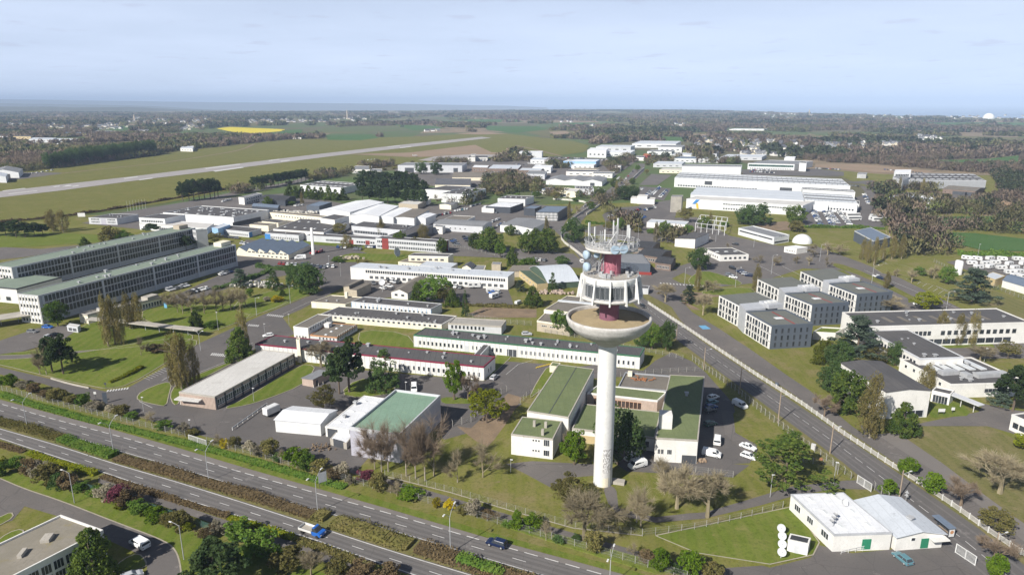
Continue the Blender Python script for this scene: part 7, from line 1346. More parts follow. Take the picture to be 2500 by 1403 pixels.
zc = C[:, 1]*CP+CAMH*SP; yc = C[:, 1]*SP-CAMH*CP; PX = IW/2+FPX*C[:, 0]/zc; PY = IH/2-FPX*yc/zc
keep = (PX > -150) & (PX < 2650)
for pl in [AIR, ESTATE]+FIELDS: keep &= ~inpoly(PX, PY, pl)
coy = np.interp(PX, [c[0] for c in coast], [c[1] for c in coast]); keep &= PY > coy+2.5
def vnoise(x, y, sc_, seed):
    r = np.random.RandomState(seed); t = r.rand(64, 64); u, v = x/sc_, y/sc_; i, j = np.floor(u).astype(int), np.floor(v).astype(int); f, g = u-i, v-j; f = f*f*(3-2*f); g = g*g*(3-2*g)
    q = lambda a, b_: t[a % 64, b_ % 64]
    return (q(i, j)*(1-f)+q(i+1, j)*f)*(1-g)+(q(i, j+1)*(1-f)+q(i+1, j+1)*f)*g
n1 = vnoise(C[:, 0], C[:, 1], 420, 1); n2 = vnoise(C[:, 0], C[:, 1], 130, 2); n3 = vnoise(C[:, 0], C[:, 1], 260, 3)
keep &= (n1*.6+n2*.4) > np.where(C[:, 1] > 1400, .44, .38)
hx = np.array([h[0] for h in hpx]); hy = np.array([h[1] for h in hpx])
for x, y in zip(hx, hy): keep &= ~((np.abs(PX-x) < 7) & (PY-y > -1.2) & (PY-y < 7.0+.08*(y-270)))
C = C[keep]; PX = PX[keep]; PY = PY[keep]; n1, n2, n3 = n1[keep], n2[keep], n3[keep]
ex = []
for pl, s in EXTRA:
    w_ = [P(*q) for q in pl]; x0, x1 = min(v.x for v in w_), max(v.x for v in w_); y0, y1 = min(v.y for v in w_), max(v.y for v in w_)
    n = int((x1-x0)*(y1-y0)/(s*s)); q = np.stack([nrs.uniform(x0, x1, n), nrs.uniform(y0, y1, n), np.full(n, s)], 1); ex.append(q[inpoly(q[:, 0], q[:, 1], [(v.x, v.y) for v in w_])])
E_ = np.concatenate(ex); ne = len(E_)
C = np.concatenate([C, E_]); PX = np.concatenate([PX, np.full(ne, -1)]); PY = np.concatenate([PY, np.full(ne, 500)])
n1 = np.concatenate([n1, nrs.rand(ne)*.4]); n2 = np.concatenate([n2, .45+.55*nrs.rand(ne)]); n3 = np.concatenate([n3, np.full(ne, .3)])
def woodmat():
    m, t = newmat('far_leaf'); at = N(t, 'ShaderNodeAttribute'); at.attribute_name = 'tone'; p = pos(t)
    c = mixc3(t, rampf(t, noise(t, p, .12, 2), .35, .7), at.outputs['Color'], mixc3(t, .35, at.outputs['Color'], (0.09, 0.08, 0.06)))
    o = N(t, 'ShaderNodeOutputMaterial'); dd = N(t, 'ShaderNodeBsdfDiffuse'); an = N(t, 'ShaderNodeAttribute'); an.attribute_name = 'soft'; t.links.new(an.outputs['Vector'], dd.inputs['Normal']); t.links.new(c, dd.inputs[0]); tl = N(t, 'ShaderNodeBsdfTranslucent'); t.links.new(c, tl.inputs[0]); mx = N(t, 'ShaderNodeMixShader'); mx.inputs[0].default_value = .3; t.links.new(dd.outputs[0], mx.inputs[1]); t.links.new(tl.outputs[0], mx.inputs[2]); t.links.new(mx.outputs[0], o.inputs[0])
woodmat()
PAL = np.array([1.78, 1.68, 1.58])*np.array([(0.165, 0.132, 0.110), (0.180, 0.145, 0.115), (0.155, 0.138, 0.090), (0.140, 0.140, 0.068), (0.045, 0.062, 0.032), (0.110, 0.135, 0.048), (0.190, 0.160, 0.120)])
def wood(name, sel, nl, seed):
    r = np.random.RandomState(seed); c = C[sel]; n = len(c)
    if not n: return
    s = c[:, 2]; wd = np.minimum(s*1.25, 46)*r.uniform(.75, 1.25, n)+2; hh = (8+r.uniform(-2.5, 4.5, n))*np.where(c[:, 1] > 2500, 1.15, 1.0)
    u = r.rand(n); ever = (n3[sel] > .66) & (u < .75) | ((PX[sel] > 1230) & (PX[sel] < 1720) & (PY[sel] < 275)) | (u < .05)
    idx = np.where(n2[sel] > .62, r.choice([2, 3, 3, 5], n), r.choice([0, 0, 1, 2, 6], n)); idx = np.where(ever, 4, idx)
    col = PAL[idx]*r.uniform(.75, 1.25, (n, 1)); hh = np.where(ever, hh*1.25, hh)
    q = r.normal(size=(n, nl, 3)); q /= np.linalg.norm(q, axis=2)[:, :, None]; q *= r.uniform(.55, 1, (n, nl, 1))
    ctr = np.zeros((n, nl, 3)); ctr[:, :, 0] = c[:, 0:1]+q[:, :, 0]*wd[:, None]*.5; ctr[:, :, 1] = c[:, 1:2]+q[:, :, 1]*wd[:, None]*.45; ctr[:, :, 2] = hh[:, None]*(.50+.46*q[:, :, 2])+r.normal(0, .6, (n, nl))
    sz = np.repeat(np.minimum(wd, 16)*((1.45 if nl > 100 else 1.9)/math.sqrt(nl)), nl)[:, None]
    a = r.normal(size=(n*nl, 3)); a /= np.linalg.norm(a, axis=1)[:, None]; b_ = np.cross(a, r.normal(size=(n*nl, 3))); b_ /= np.linalg.norm(b_, axis=1)[:, None]
    p = ctr.reshape(-1, 3); tw = np.repeat(~ever, nl)[:, None]        # leafless crowns are made of fine upright sprays
    up = q.reshape(-1, 3)*.8+np.array([0, 0, .7])+r.normal(0, .35, (n*nl, 3)); up /= np.linalg.norm(up, axis=1)[:, None]; a = np.where(tw, up, a); b_ = np.where(tw, np.cross(a, r.normal(size=(n*nl, 3))), b_); b_ /= np.linalg.norm(b_, axis=1)[:, None]
    la, lb = np.where(tw, sz*1.25, sz), np.where(tw, sz*.42, sz)
    v = np.empty((n*nl, 4, 3)); v[:, 0] = p-a*la*.5-b_*lb*.25; v[:, 1] = p-a*la*.45+b_*lb*.25; v[:, 2] = p+a*la*.5+b_*lb*.5; v[:, 3] = p+a*la*.4-b_*lb*.5
    v = v.reshape(-1, 3); v[:, 2] = np.maximum(v[:, 2], .05)
    me = quadmesh(name, v, ['far_leaf']); at = me.attributes.new('tone', 'FLOAT_COLOR', 'POINT')
    cc = np.ones((len(v), 4), np.float32); cc[:, :3] = np.repeat(col, nl*4, axis=0)
    if len(me.vertices) == len(v): at.data.foreach_set('color', cc.ravel())
    sn = q+np.array([0, -.15, .75])+r.normal(0, .22, (n, nl, 3)); sn /= np.linalg.norm(sn, axis=2)[:, :, None]; at = me.attributes.new('soft', 'FLOAT_VECTOR', 'POINT'); at.data.foreach_set('vector', np.repeat(sn.reshape(-1, 3), 4, axis=0).astype(np.float32).ravel())
    o = link(name, me); o['kind'] = 'stuff'; tag(o, {'near_woods': 'scrubby bare woods and thickets around the industrial estate', 'middle_woods': 'brown leafless woods and hedgerows beyond the estate and airfield', 'distant_woods': 'hazy brown woodland stretching toward the sea'}[name], 'woodland')
D_ = C[:, 1]
wood('near_woods', D_ < 1150, 150, 1); wood('middle_woods', (D_ >= 1150) & (D_ < 2800), 40, 2); wood('distant_woods', D_ >= 2800, 14, 3)
# village houses
hw = MB(); hw.prism([(-.5, -.5), (.5, -.5), (.5, .5), (-.5, .5)], 0, .55); hw.add([(-.5, -.5, .55), (-.5, .5, .55), (-.5, 0, .97), (.5, -.5, .55), (.5, .5, .55), (.5, 0, .97)], [(0, 2, 1), (3, 4, 5)])
HW = [hw.mesh('wall', m) for m in ('white_wall', 'white_wall', 'white_wall', 'cream_wall', 'stone_wall')]
hr = MB()
for s_ in (-1, 1): hr.add([(-.54, s_*.56, .51), (.54, s_*.56, .51), (.54, 0, 1.0), (-.54, 0, 1.0), (-.54, s_*.56, .55), (.54, s_*.56, .55), (.54, 0, 1.04), (-.54, 0, 1.04)], [(0, 1, 2, 3), (4, 5, 6, 7), (0, 1, 5, 4), (0, 3, 7, 4), (1, 2, 6, 5)])
for s_ in (-.42, .42): hr.box((s_, 0, .95), (.08, .12, .2))
HR = [hr.mesh('roof', m) for m in ('roof_slate', 'roof_slate', 'roof_grey')]
hk = {}
for x, y, nm_ in sorted(hpx):
    hk[nm_] = hk.get(nm_, -1)+1; p = P(x, y); s = rnd.uniform(10, 15); o = thing('house', 'tiny gabled house, %s from left in the %s' % (nth(hk[nm_]), nm_), 'house', p, rnd.choice((0, 1.57))+rnd.uniform(-.4, .4)+.3, 'houses of the '+nm_)
    sc_ = (s, s*.72, rnd.uniform(6.5, 8.5)); link('wall', rnd.choice(HW), o, scale=sc_); link('roof', rnd.choice(HR), o, scale=sc_)
def church(px, py, label, hh):
    p = P(px, py); m = MB(); m.box((0, 0, 0), (6, 6, hh)); m.box((0, 0, hh), (4, 4, hh*.12)); m.add([(-2, -2, hh*1.12), (2, -2, hh*1.12), (2, 2, hh*1.12), (-2, 2, hh*1.12), (0, 0, hh*1.35)], [(0, 1, 4), (1, 2, 4), (2, 3, 4), (3, 0, 4)])
    o = thing('church', label, 'church', p); link('tower', m.mesh('tower', 'stone_wall'), o)
    m = MB(); m.box((14, 0, 0), (22, 10, 8)); link('nave', m.mesh('nave', 'stone_wall'), o); m = MB(); m.add([(3, -5.5, 8), (25, -5.5, 8), (25, 5.5, 8), (3, 5.5, 8), (3, 0, 13), (25, 0, 13)], [(0, 1, 5, 4), (3, 2, 5, 4), (0, 3, 4), (1, 2, 5)]); link('roof', m.mesh('roof', 'roof_slate'), o)
church(329, 297, 'stone church with tower in the left village', 26); church(848, 292, 'tall stone church tower behind the yellow field', 40); church(1975, 283, 'pale church spire on the coast skyline', 34)
# ---------------------------------------------------------------- vehicles
def loft(m, levels, mi=0, capmi=None, sidemi=None):
    """levels: (z, x0, x1, half width front, half width rear); x+ is forward"""
    v = []
    for z, x0, x1, wf, wr in levels: v += [(x0, -wr, z), (x1, -wf, z), (x1, wf, z), (x0, wr, z)]
    n = len(levels)
    for k in range(n-1):
        for i in range(4):
            j = (i+1) % 4; m.add([v[4*k+i], v[4*k+j], v[4*k+4+j], v[4*k+4+i]], [(0, 1, 2, 3)], mi if sidemi is None else sidemi)
    m.add(v[-4:], [(0, 1, 2, 3)], mi if capmi is None else capmi); m.add(v[:4], [(3, 2, 1, 0)], mi)
CARP = {
 'car': dict(body=[(.22, -1.95, 1.95, .72, .76), (.36, -2.08, 2.08, .80, .84), (.62, -2.10, 2.05, .83, .86), (.86, -2.06, 1.55, .82, .85), (.92, -2.02, .85, .80, .84)], hood=True, cab=[(.90, -1.95, .95, .79, .80), (1.40, -1.55, .25, .64, .64)], roof=[(1.385, -1.58, .28, .65, .65), (1.46, -1.42, .12, .58, .58)], ax=(-1.25, 1.28), r=.31),
 'suv': dict(body=[(.30, -2.1, 2.15, .78, .80), (.45, -2.2, 2.25, .86, .88), (.80, -2.22, 2.2, .89, .90), (1.02, -2.18, 1.6, .87, .90)], hood=True, cab=[(1.0, -2.12, 1.05, .84, .86), (1.62, -1.9, .3, .70, .72)], roof=[(1.61, -1.92, .33, .71, .73), (1.69, -1.8, .15, .64, .66)], ax=(-1.35, 1.38), r=.36),
 'sedan': dict(body=[(.22, -2.1, 2.1, .74, .76), (.38, -2.2, 2.2, .82, .84), (.62, -2.22, 2.15, .85, .86), (.86, -2.18, 1.6, .83, .84), (.9, -2.1, 1.0, .8, .8)], hood=True, cab=[(.89, -1.55, .95, .78, .78), (1.36, -.95, .25, .62, .62)], roof=[(1.35, -.97, .28, .63, .63), (1.43, -.85, .12, .56, .56)], ax=(-1.3, 1.35), r=.32),
 'van': dict(body=[(.26, -2.35, 2.35, .82, .86), (.42, -2.45, 2.45, .92, .94), (1.0, -2.47, 2.35, .95, .96), (1.2, -2.46, 1.95, .93, .96)], hood=True, cab=[(1.18, -2.42, 1.75, .92, .94), (1.75, -2.36, 1.15, .84, .88)], roof=[(1.74, -2.38, 1.18, .85, .89), (1.96, -2.3, .95, .76, .8)], ax=(-1.45, 1.5), r=.34),
}
def car_parts(k):
    c = CARP[k]; b = MB(); loft(b, c['body']); (z, x0, x1, wf, wr) = c['body'][-1]
    # bonnet slope
    L3 = c['body'][-2]; loft(b, c['roof'])
    gl = MB(); loft(gl, c['cab'], 0)
    pl = MB(); (z0, a0, a1, w0, w0r), (z1, b0, b1, w1, w1r) = c['cab']
    for s_ in (-1, 1):
        for t in ((0, .02), (.45, .03), (1, .02)):
            xa, xb = a0+(a1-a0)*t[0], b0+(b1-b0)*t[0]; pl.tube((xa, s_*(w0+.005), z0), (xb, s_*(w1+.01), z1), .055, n=4)
    if k == 'van': 
        for s_ in (-1, 1): pl.add([(a0+.02, s_*(w0r+.012), z0), (.35, s_*(w0+.012), z0), (.2, s_*(w1+.012), z1), (b0+.02, s_*(w1r+.012), z1)], [(0, 1, 2, 3)])
    b.v, nb = b.v, len(b.v); b.add(pl.v, pl.f)
    wh = MB(); r = c['r']; wh.tube((0, -.11, 0), (0, .11, 0), r, r, 14, 0); rm = MB(); rm.tube((0, -.125, 0), (0, .125, 0), r*.6, r*.6, 10)
    hd = MB(); hd.box((0, 0, 0), (.08, .32, .16)); rd = MB(); rd.box((0, 0, 0), (.08, .24, .2))
    return dict(body=b.mesh('body', 'car_paint'), glass=gl.mesh('window', 'glass'), wheel=wh.mesh('wheel', 'tyre'), rim=rm.mesh('rim', 'galvanised'), hl=hd.mesh('headlight', 'lamp_white'), tl=rd.mesh('tail_light', 'red_panel'), c=c)
CM = {k: car_parts(k) for k in CARP}
def far_car(k):
    c = CARP[k]; b = MB(); loft(b, c['body']); loft(b, c['roof']); loft(b, c['cab'], 1)
    for x in c['ax']:
        for s_ in (-1, 1): b.tube((x, s_*.68, c['r']), (x, s_*.86, c['r']), c['r'], c['r'], 8, 2)
    return b.mesh('far_'+k, ['car_paint', 'glass', 'tyre'])
FC = {k: far_car(k) for k in CARP}
COLS = {'white': (.78, .78, .77), 'silver': (.45, .46, .48), 'grey': (.16, .165, .175), 'black': (.02, .021, .024), 'blue': (.02, .07, .22), 'navy': (.008, .018, .06), 'red': (.32, .02, .02), 'green': (.03, .09, .07), 'bright blue': (.02, .12, .45), 'teal': (.10, .22, .26)}
def setcol(o, c): o.color = COLS[c]+(1,)
def heading(x, y, x2, y2): a, b_ = P(x, y), P(x2, y2); return math.atan2(b_.y-a.y, b_.x-a.x)
def vehicle(k, col, x, y, x2, y2, label, group=None, s=1.0, z=.10):
    m = CM[k]; o = thing({'van': 'van', 'suv': 'parked_car'}.get(k, 'parked_car'), label, 'van' if k == 'van' else 'car', P(x, y)+Vector((0, 0, z)), heading(x, y, x2, y2), group); o.scale = (s, s, s)
    b = link('body', m['body'], o); setcol(b, col); link('window', m['glass'], o); c = m['c']
    for ax in c['ax']:
        for sd_ in (-1, 1): link('rim', m['rim'], link('wheel', m['wheel'], o, (ax, sd_*(c['body'][1][3]-.08), c['r'])))
    xf, zf = c['body'][1][2], c['body'][1][0]+.14
    for sd_ in (-1, 1): link('headlight', m['hl'], o, (xf-.03, sd_*c['body'][1][3]*.68, zf)); link('tail_light', m['tl'], o, (c['body'][1][1]+.02, sd_*c['body'][1][4]*.78, zf+.12))
    return o
FARV = []
def far_vehicle(*a): FARV.append(a)
def put_vehicle(k, col, x, y, rz, label, group, s=1.0, z=.17):
    o = link('van' if k == 'van' else 'parked_car', FC[k], None, P(x, y)+Vector((0, 0, z)), (0, 0, rz), (s, s, s)); setcol(o, col); tag(o, label, 'van' if k == 'van' else 'car', group); return o
v = vehicle
for a in [('suv', 'navy', 1213, 1332, 1180, 1322, 'dark blue estate car driving on the upper carriageway'), ('van', 'white', 1806, 993, 1830, 1005, 'white van parked on the grass edge by the road fence'), ('sedan', 'white', 1826, 1095, 1850, 1104, 'white saloon beside the wide pine'), ('car', 'white', 1828, 1118, 1845, 1124, 'white car half hidden by the wide pine'), ('van', 'white', 1737, 1113, 1762, 1118, 'white van with roof rack beside the green roofed hall'), ('van', 'white', 1751, 1080, 1753, 1062, 'white van seen from behind in the hall yard'),
          ('car', 'white', 1741, 973, 1764, 966, 'white car topmost in the shaded row beside the hall'), ('car', 'teal', 1738, 985, 1761, 979, 'teal car second in the shaded row beside the hall'), ('car', 'blue', 1736, 997, 1758, 992, 'blue car third in the shaded row beside the hall'), ('car', 'black', 1733, 1006, 1755, 1001, 'black car fourth in the shaded row beside the hall'), ('car', 'green', 1733, 1038, 1754, 1033, 'dark green car alone in the hall shade'),
          ('van', 'white', 1556, 1140, 1534, 1146, 'white van with roof box nearest the tower foot'), ('car', 'white', 1542, 1122, 1520, 1128, 'white car behind the van at the tower'), ('car', 'white', 1548, 1103, 1528, 1108, 'white car nearest the hall wall behind the tower'), ('van', 'white', 1011, 952, 1011, 968, 'white van parked before the crimson edged block'), ('car', 'silver', 1207, 924, 1217, 916, 'silver car at the end of the crimson edged block'), ('car', 'teal', 2202, 1368, 2188, 1357, 'grey blue hatchback before the white building at bottom right'), ('van', 'white', 342, 1333, 322, 1322, 'white pickup van in the shade at bottom left'), ('car', 'silver', 322, 1412, 348, 1402, 'pale blue car at the bottom left edge'),
          ('car', 'silver', 1286, 818, 1300, 818, 'silver car behind the green edged block'), ('car', 'white', 655, 822, 640, 824, 'white car beside the crimson edged block'), ('car', 'bright blue', 117, 801, 135, 802, 'bright blue car near the glazed shelter'), ('car', 'grey', 80, 812, 98, 813, 'grey car left of the bright blue car'), ('car', 'black', 136, 820, 152, 815, 'black car behind the dark pines'), ('car', 'silver', 120, 824, 134, 818, 'silver car partly behind the dark pines'), ('car', 'black', 1569, 750, 1585, 765, 'black car driving on the right hand road below the tower'), ('van', 'white', 1420, 641, 1411, 630, 'white ambulance van on the right hand road'), ('van', 'white', 733, 633, 718, 634, 'large white van in front of the saw-tooth workshop', None, 1.35)]: v(*a)
p_ = P(1737, 1113); 
# blue flatbed truck
o = thing('flatbed_truck', 'blue cab truck with white dropside bed on the lower carriageway', 'truck', P(766, 1303)+Vector((0, 0, .06)), heading(766, 1303, 815, 1319))
b = MB(); loft(b, [(.35, .35, 2.55, .92, .95), (.6, .3, 2.7, .98, 1.0), (1.15, .3, 2.55, 1.0, 1.0), (1.3, .3, 1.95, .98, 1.0)]); loft(b, [(2.05, .42, 1.05, .84, .86), (2.2, .5, .9, .78, .8)]); c_ = link('cab', b.mesh('cab', 'car_paint'), o); setcol(c_, 'bright blue')
b = MB(); loft(b, [(1.28, .34, 1.8, .95, .97), (2.06, .42, 1.05, .86, .88)]); link('window', b.mesh('window', 'glass'), o)
b = MB(); b.box((-1.55, 0, .75), (3.5, 2.1, .12)); link('bed', b.mesh('bed', 'concrete'), o)
for cx, cy, sx, sy in ((-1.55, 1.05, 3.5, .06), (-1.55, -1.05, 3.5, .06), (-3.3, 0, .06, 2.1), (.2, 0, .06, 2.1)): link('dropside', boxmesh('lamp_white'), o, (cx, cy, .86), (0, 0, 0), (sx, sy, .5))
b = MB(); b.box((-.6, 0, .45), (5, .8, .2)); link('chassis', b.mesh('chassis', 'metal_dark'), o)
for ax in (-2.4, 1.7):
    for sd_ in (-1, 1): link('wheel', CM['van']['wheel'], o, (ax, sd_*.88, .36), scale=(1.1, 1.3, 1.1))
for sd_ in (-1, 1): link('headlight', CM['van']['hl'], o, (2.68, sd_*.7, .75))
cpal = ['white', 'white', 'white', 'silver', 'silver', 'grey', 'grey', 'black', 'black', 'blue', 'red', 'navy']
def carrow(x0, y0, x1, y1, n, hx, hy, fmt, group, pal=None):
    rz = heading(x0, y0, x0+hx, y0+hy)
    for i in range(n):
        f = i/max(1, n-1); c = rnd.choice(pal or cpal); far_vehicle(rnd.choice(('car', 'car', 'sedan', 'suv')), c, x0+(x1-x0)*f, y0+(y1-y0)*f, rz+rnd.choice((0, math.pi))+rnd.uniform(-.05, .05), fmt % (nth(i), c), group)
carrow(684, 645, 722, 649, 5, 6, -6, '%s %s car from left behind the clipped hedge', 'cars behind the clipped hedge'); carrow(738, 648, 792, 655, 8, 6, -6, '%s %s car from left, dark end of the row behind the clipped hedge', 'cars behind the clipped hedge', ['black', 'black', 'grey', 'navy', 'silver']); carrow(800, 652, 814, 653, 2, 6, -6, '%s %s car from left at the lamp beside the hedge row', 'cars behind the clipped hedge', ['white', 'silver'])
carrow(412, 711, 456, 699, 6, 10, 3, '%s %s car from left along the near slab', 'cars along the near slab', ['white', 'silver', 'white', 'grey']); carrow(461, 718, 502, 706, 7, 10, 3, '%s %s car from left beside the bare grove', 'cars by the bare grove', ['silver', 'white', 'black', 'grey']); carrow(538, 672, 562, 665, 4, 10, 3, '%s %s car from left at the far end of the near slab', 'cars along the near slab')
carrow(610, 618, 625, 621, 2, 12, 1, '%s %s car from left before the cream saw-tooth wall', 'cars at the saw-tooth workshop', ['black', 'white']); carrow(640, 624, 660, 628, 2, 12, 1, '%s %s car from left below the saw-tooth wall', 'cars at the saw-tooth workshop', ['white', 'black']); carrow(762, 619, 783, 616, 3, 8, -4, '%s %s car from left at the slim chimney', 'cars at the slim chimney', ['white', 'red', 'black'])
carrow(826, 605, 843, 606, 3, 5, -5, '%s %s car from left before the red porches', 'cars before the red porches'); carrow(866, 609, 880, 610, 3, 5, -5, '%s %s car from left below the red bay', 'cars before the red bay', ['red', 'white', 'grey']); carrow(895, 604, 915, 605, 4, 5, -5, '%s %s car from left right of the red porches', 'cars before the red porches')
carrow(522, 578, 580, 583, 10, 4, 5, '%s %s car from left before the blue end block', 'cars before the blue end block', ['white', 'black', 'silver', 'grey']); carrow(1105, 588, 1115, 600, 5, 8, 0, '%s %s car from far in the small car park by the cypress', 'cars by the golden cypress'); carrow(1135, 580, 1142, 590, 3, 8, 0, '%s %s car from far across the small car park', 'cars by the golden cypress', ['navy', 'black'])
carrow(938, 683, 972, 692, 6, 5, -4, '%s %s car from left below the ribbon windows', 'cars below the ribbon windows', ['black', 'white', 'silver']); carrow(1100, 700, 1125, 704, 3, 5, -4, '%s %s car from left behind the motor homes', 'cars below the ribbon windows'); carrow(912, 694, 912, 694, 1, 4, 4, '%s %s car alone by the split roof store', 'cars at the split roof store', ['grey']); carrow(935, 706, 951, 701, 2, 8, 2, '%s %s car from left below the dish mast', 'cars at the split roof store', ['silver', 'white']); carrow(1200, 718, 1212, 716, 2, 8, 2, '%s %s car from left between the caravans', 'cars by the caravans', ['white', 'bright blue'])
for k, (x0, y0, x1, y1, n) in enumerate([(1988, 516, 1999, 546, 15), (2012, 516, 2034, 553, 17), (2022, 514, 2045, 546, 15), (2046, 516, 2074, 549, 14), (2110, 476, 2121, 498, 11), (1987, 523, 2003, 549, 9)]):
    carrow(x0, y0, x1, y1, n, 12, 1, '%%s %%s car from far in the %s line of the factory car park' % nth(k), 'factory car park', ['white', 'white', 'silver', 'blue', 'grey', 'black'])
for k, (x0, y0, x1, y1, n) in enumerate([(1590, 478, 1610, 458, 14), (1611, 482, 1627, 466, 12), (1562, 465, 1568, 462, 3), (1580, 477, 1588, 468, 6)]): carrow(x0, y0, x1, y1, n, 9, 2, '%%s %%s car from near in the %s line of the gate car park' % nth(k), 'gate car park', ['white', 'silver', 'blue', 'grey'])
for k, (x0, y0, x1, y1, n) in enumerate([(1545, 517, 1562, 512, 4), (1574, 514, 1598, 508, 7), (1563, 535, 1574, 531, 3), (1487, 532, 1495, 530, 2)]): carrow(x0, y0, x1, y1, n, 8, 4, '%%s %%s car from left in the %s group of the avenue car park' % nth(k), 'avenue car park')
for k, (x0, y0, x1, y1, n) in enumerate([(1832, 420, 1890, 423, 22), (1835, 416, 1880, 417, 16), (1992, 412, 2050, 415, 16)]): carrow(x0, y0, x1, y1, n, 6, -6, '%%s %%s car from left in the %s distant line before the glass band office' % nth(k), 'distant office car park')
carrow(1788, 657, 1788, 657, 1, 9, 3, '%s %s car alone in the white lined car park', 'white lined car park', ['black']); carrow(1806, 665, 1828, 675, 4, 9, 1, '%s %s car from far in the white lined car park', 'white lined car park', ['black', 'silver', 'navy']); carrow(1780, 674, 1790, 679, 2, 9, 1, '%s %s car beside the lamp in the white lined car park', 'white lined car park', ['white', 'grey']); carrow(1795, 598, 1795, 598, 1, 9, 1, '%s %s car before the sharp edged office', 'sharp office car', ['black']); carrow(2139, 677, 2149, 681, 2, 8, 2, '%s %s car from left beyond the farthest dark office', 'far office cars', ['white', 'navy']); carrow(2242, 746, 2242, 746, 1, 10, 1, '%s %s car under the yellow green tree', 'tree car', ['white']); carrow(1460, 463, 1475, 466, 4, 6, -3, '%s %s car from left at the cream shop', 'cream shop cars', ['white']); carrow(1352, 480, 1400, 481, 7, 6, -3, '%s %s car from left before the bus depot', 'depot cars'); carrow(1205, 520, 1212, 521, 2, 5, -4, '%s %s car from left before the showroom', 'showroom cars'); carrow(1112, 516, 1140, 512, 6, 5, -3, '%s %s car from left along the yard hedge', 'yard hedge cars', ['white', 'white', 'teal']); carrow(1066, 528, 1100, 521, 8, 5, -3, '%s %s car from left beside the row of warehouses', 'warehouse cars'); carrow(1202, 543, 1218, 537, 5, 5, -3, '%s %s car from near beside the grey metal shed', 'shed cars', ['white', 'silver']); carrow(1500, 447, 1512, 434, 7, 7, -4, '%s %s car from near parked along the avenue', 'avenue parked cars', ['white']); carrow(1517, 448, 1545, 420, 6, 5, -6, '%s %s car from near driving on the avenue', 'avenue traffic'); carrow(545, 493, 562, 489, 4, 8, -2, '%s %s car from left before the white ended office', 'white office cars', ['white']); carrow(722, 504, 738, 502, 3, 6, 1, '%s %s car from left by the slate box workshop', 'slate workshop cars', ['white', 'silver']); carrow(1290, 400, 1320, 404, 8, 4, 1, '%s %s van like car from left beyond the grey barn', 'barn cars', ['white'])
carrow(2160, 415, 2250, 424, 14, 4, 2, '%s %s car from left behind the white upper office storey', 'storey cars'); carrow(1140, 392, 1190, 394, 8, 4, 1, '%s %s car from left before the airport terminal', 'terminal cars'); carrow(1360, 386, 1430, 388, 14, 4, 1, '%s %s car from left on the car dealer lot', 'dealer lot cars'); carrow(80, 424, 128, 417, 5, 9, -1, '%s %s car from left at the airfield apron', 'apron cars', ['white'])
for k, (x0, y0, x1, y1, n) in enumerate([(1150, 505, 1172, 499, 5), (1240, 545, 1215, 552, 4), (1300, 473, 1325, 471, 5), (1420, 476, 1450, 474, 6), (1255, 402, 1285, 404, 6), (1470, 392, 1500, 386, 7), (1600, 382, 1640, 376, 8), (1680, 397, 1705, 398, 5), (640, 512, 652, 514, 3), (700, 497, 715, 497, 3), (890, 392, 915, 390, 4), (2240, 476, 2300, 482, 8), (2055, 452, 2095, 456, 7), (590, 596, 612, 600, 4), (1310, 635, 1330, 638, 3)]): carrow(x0, y0, x1, y1, n, 6, -4, '%%s %%s car from left %s' % ['before the low white showroom', 'beside the striped roof hall', 'below the triple gable hall', 'between cream shop and avenue', 'beside the grey barn', 'beyond the small cube house', 'below the white office slab', 'left of the tall white hall', 'before the cream wall building', 'beside the slate box workshop', 'at the airfield house', 'in the open shed yard', 'at the gridded hall end', 'behind the saw-tooth teeth', 'beside the brown roofed cottage'][k], 'estate yard cars')
# the nearest stay single cars; the farthest, a pixel or two each, read as one mass
FARV.sort(key=lambda a: P(a[2], a[3]).length)
for a in FARV[:272]: put_vehicle(*a)
fv, ff, fm_, fc_ = [], [], [], []; n0 = 0
for (k, col, x, y, rz, lb_, gr_) in FARV[272:]:
    me = FC[k]; mt_ = Matrix.Translation(P(x, y)+Vector((0, 0, .17))) @ Matrix.Rotation(rz, 4, 'Z')
    fv += [tuple(mt_ @ q.co) for q in me.vertices]; ff += [tuple(i+n0 for i in q.vertices) for q in me.polygons]; fm_ += [q.material_index for q in me.polygons]; fc_ += [COLS[col]+(1.0,)]*len(me.vertices); n0 += len(me.vertices)
me = bpy.data.meshes.new('distant_cars'); me.from_pydata(fv, [], ff)
m_, t_ = newmat('far_paint'); at_ = N(t_, 'ShaderNodeAttribute'); at_.attribute_name = 'tone'; bsdf(t_, at_.outputs['Color'], .35, .5)
for q in ('far_paint', 'glass', 'tyre'): me.materials.append(M(q))
me.polygons.foreach_set('material_index', fm_); me.attributes.new('tone', 'FLOAT_COLOR', 'POINT').data.foreach_set('color', [c for q in fc_ for c in q])
o = link('distant_cars', me); o['kind'] = 'stuff'; tag(o, 'mass of tiny parked cars in the farthest car parks', 'cars')
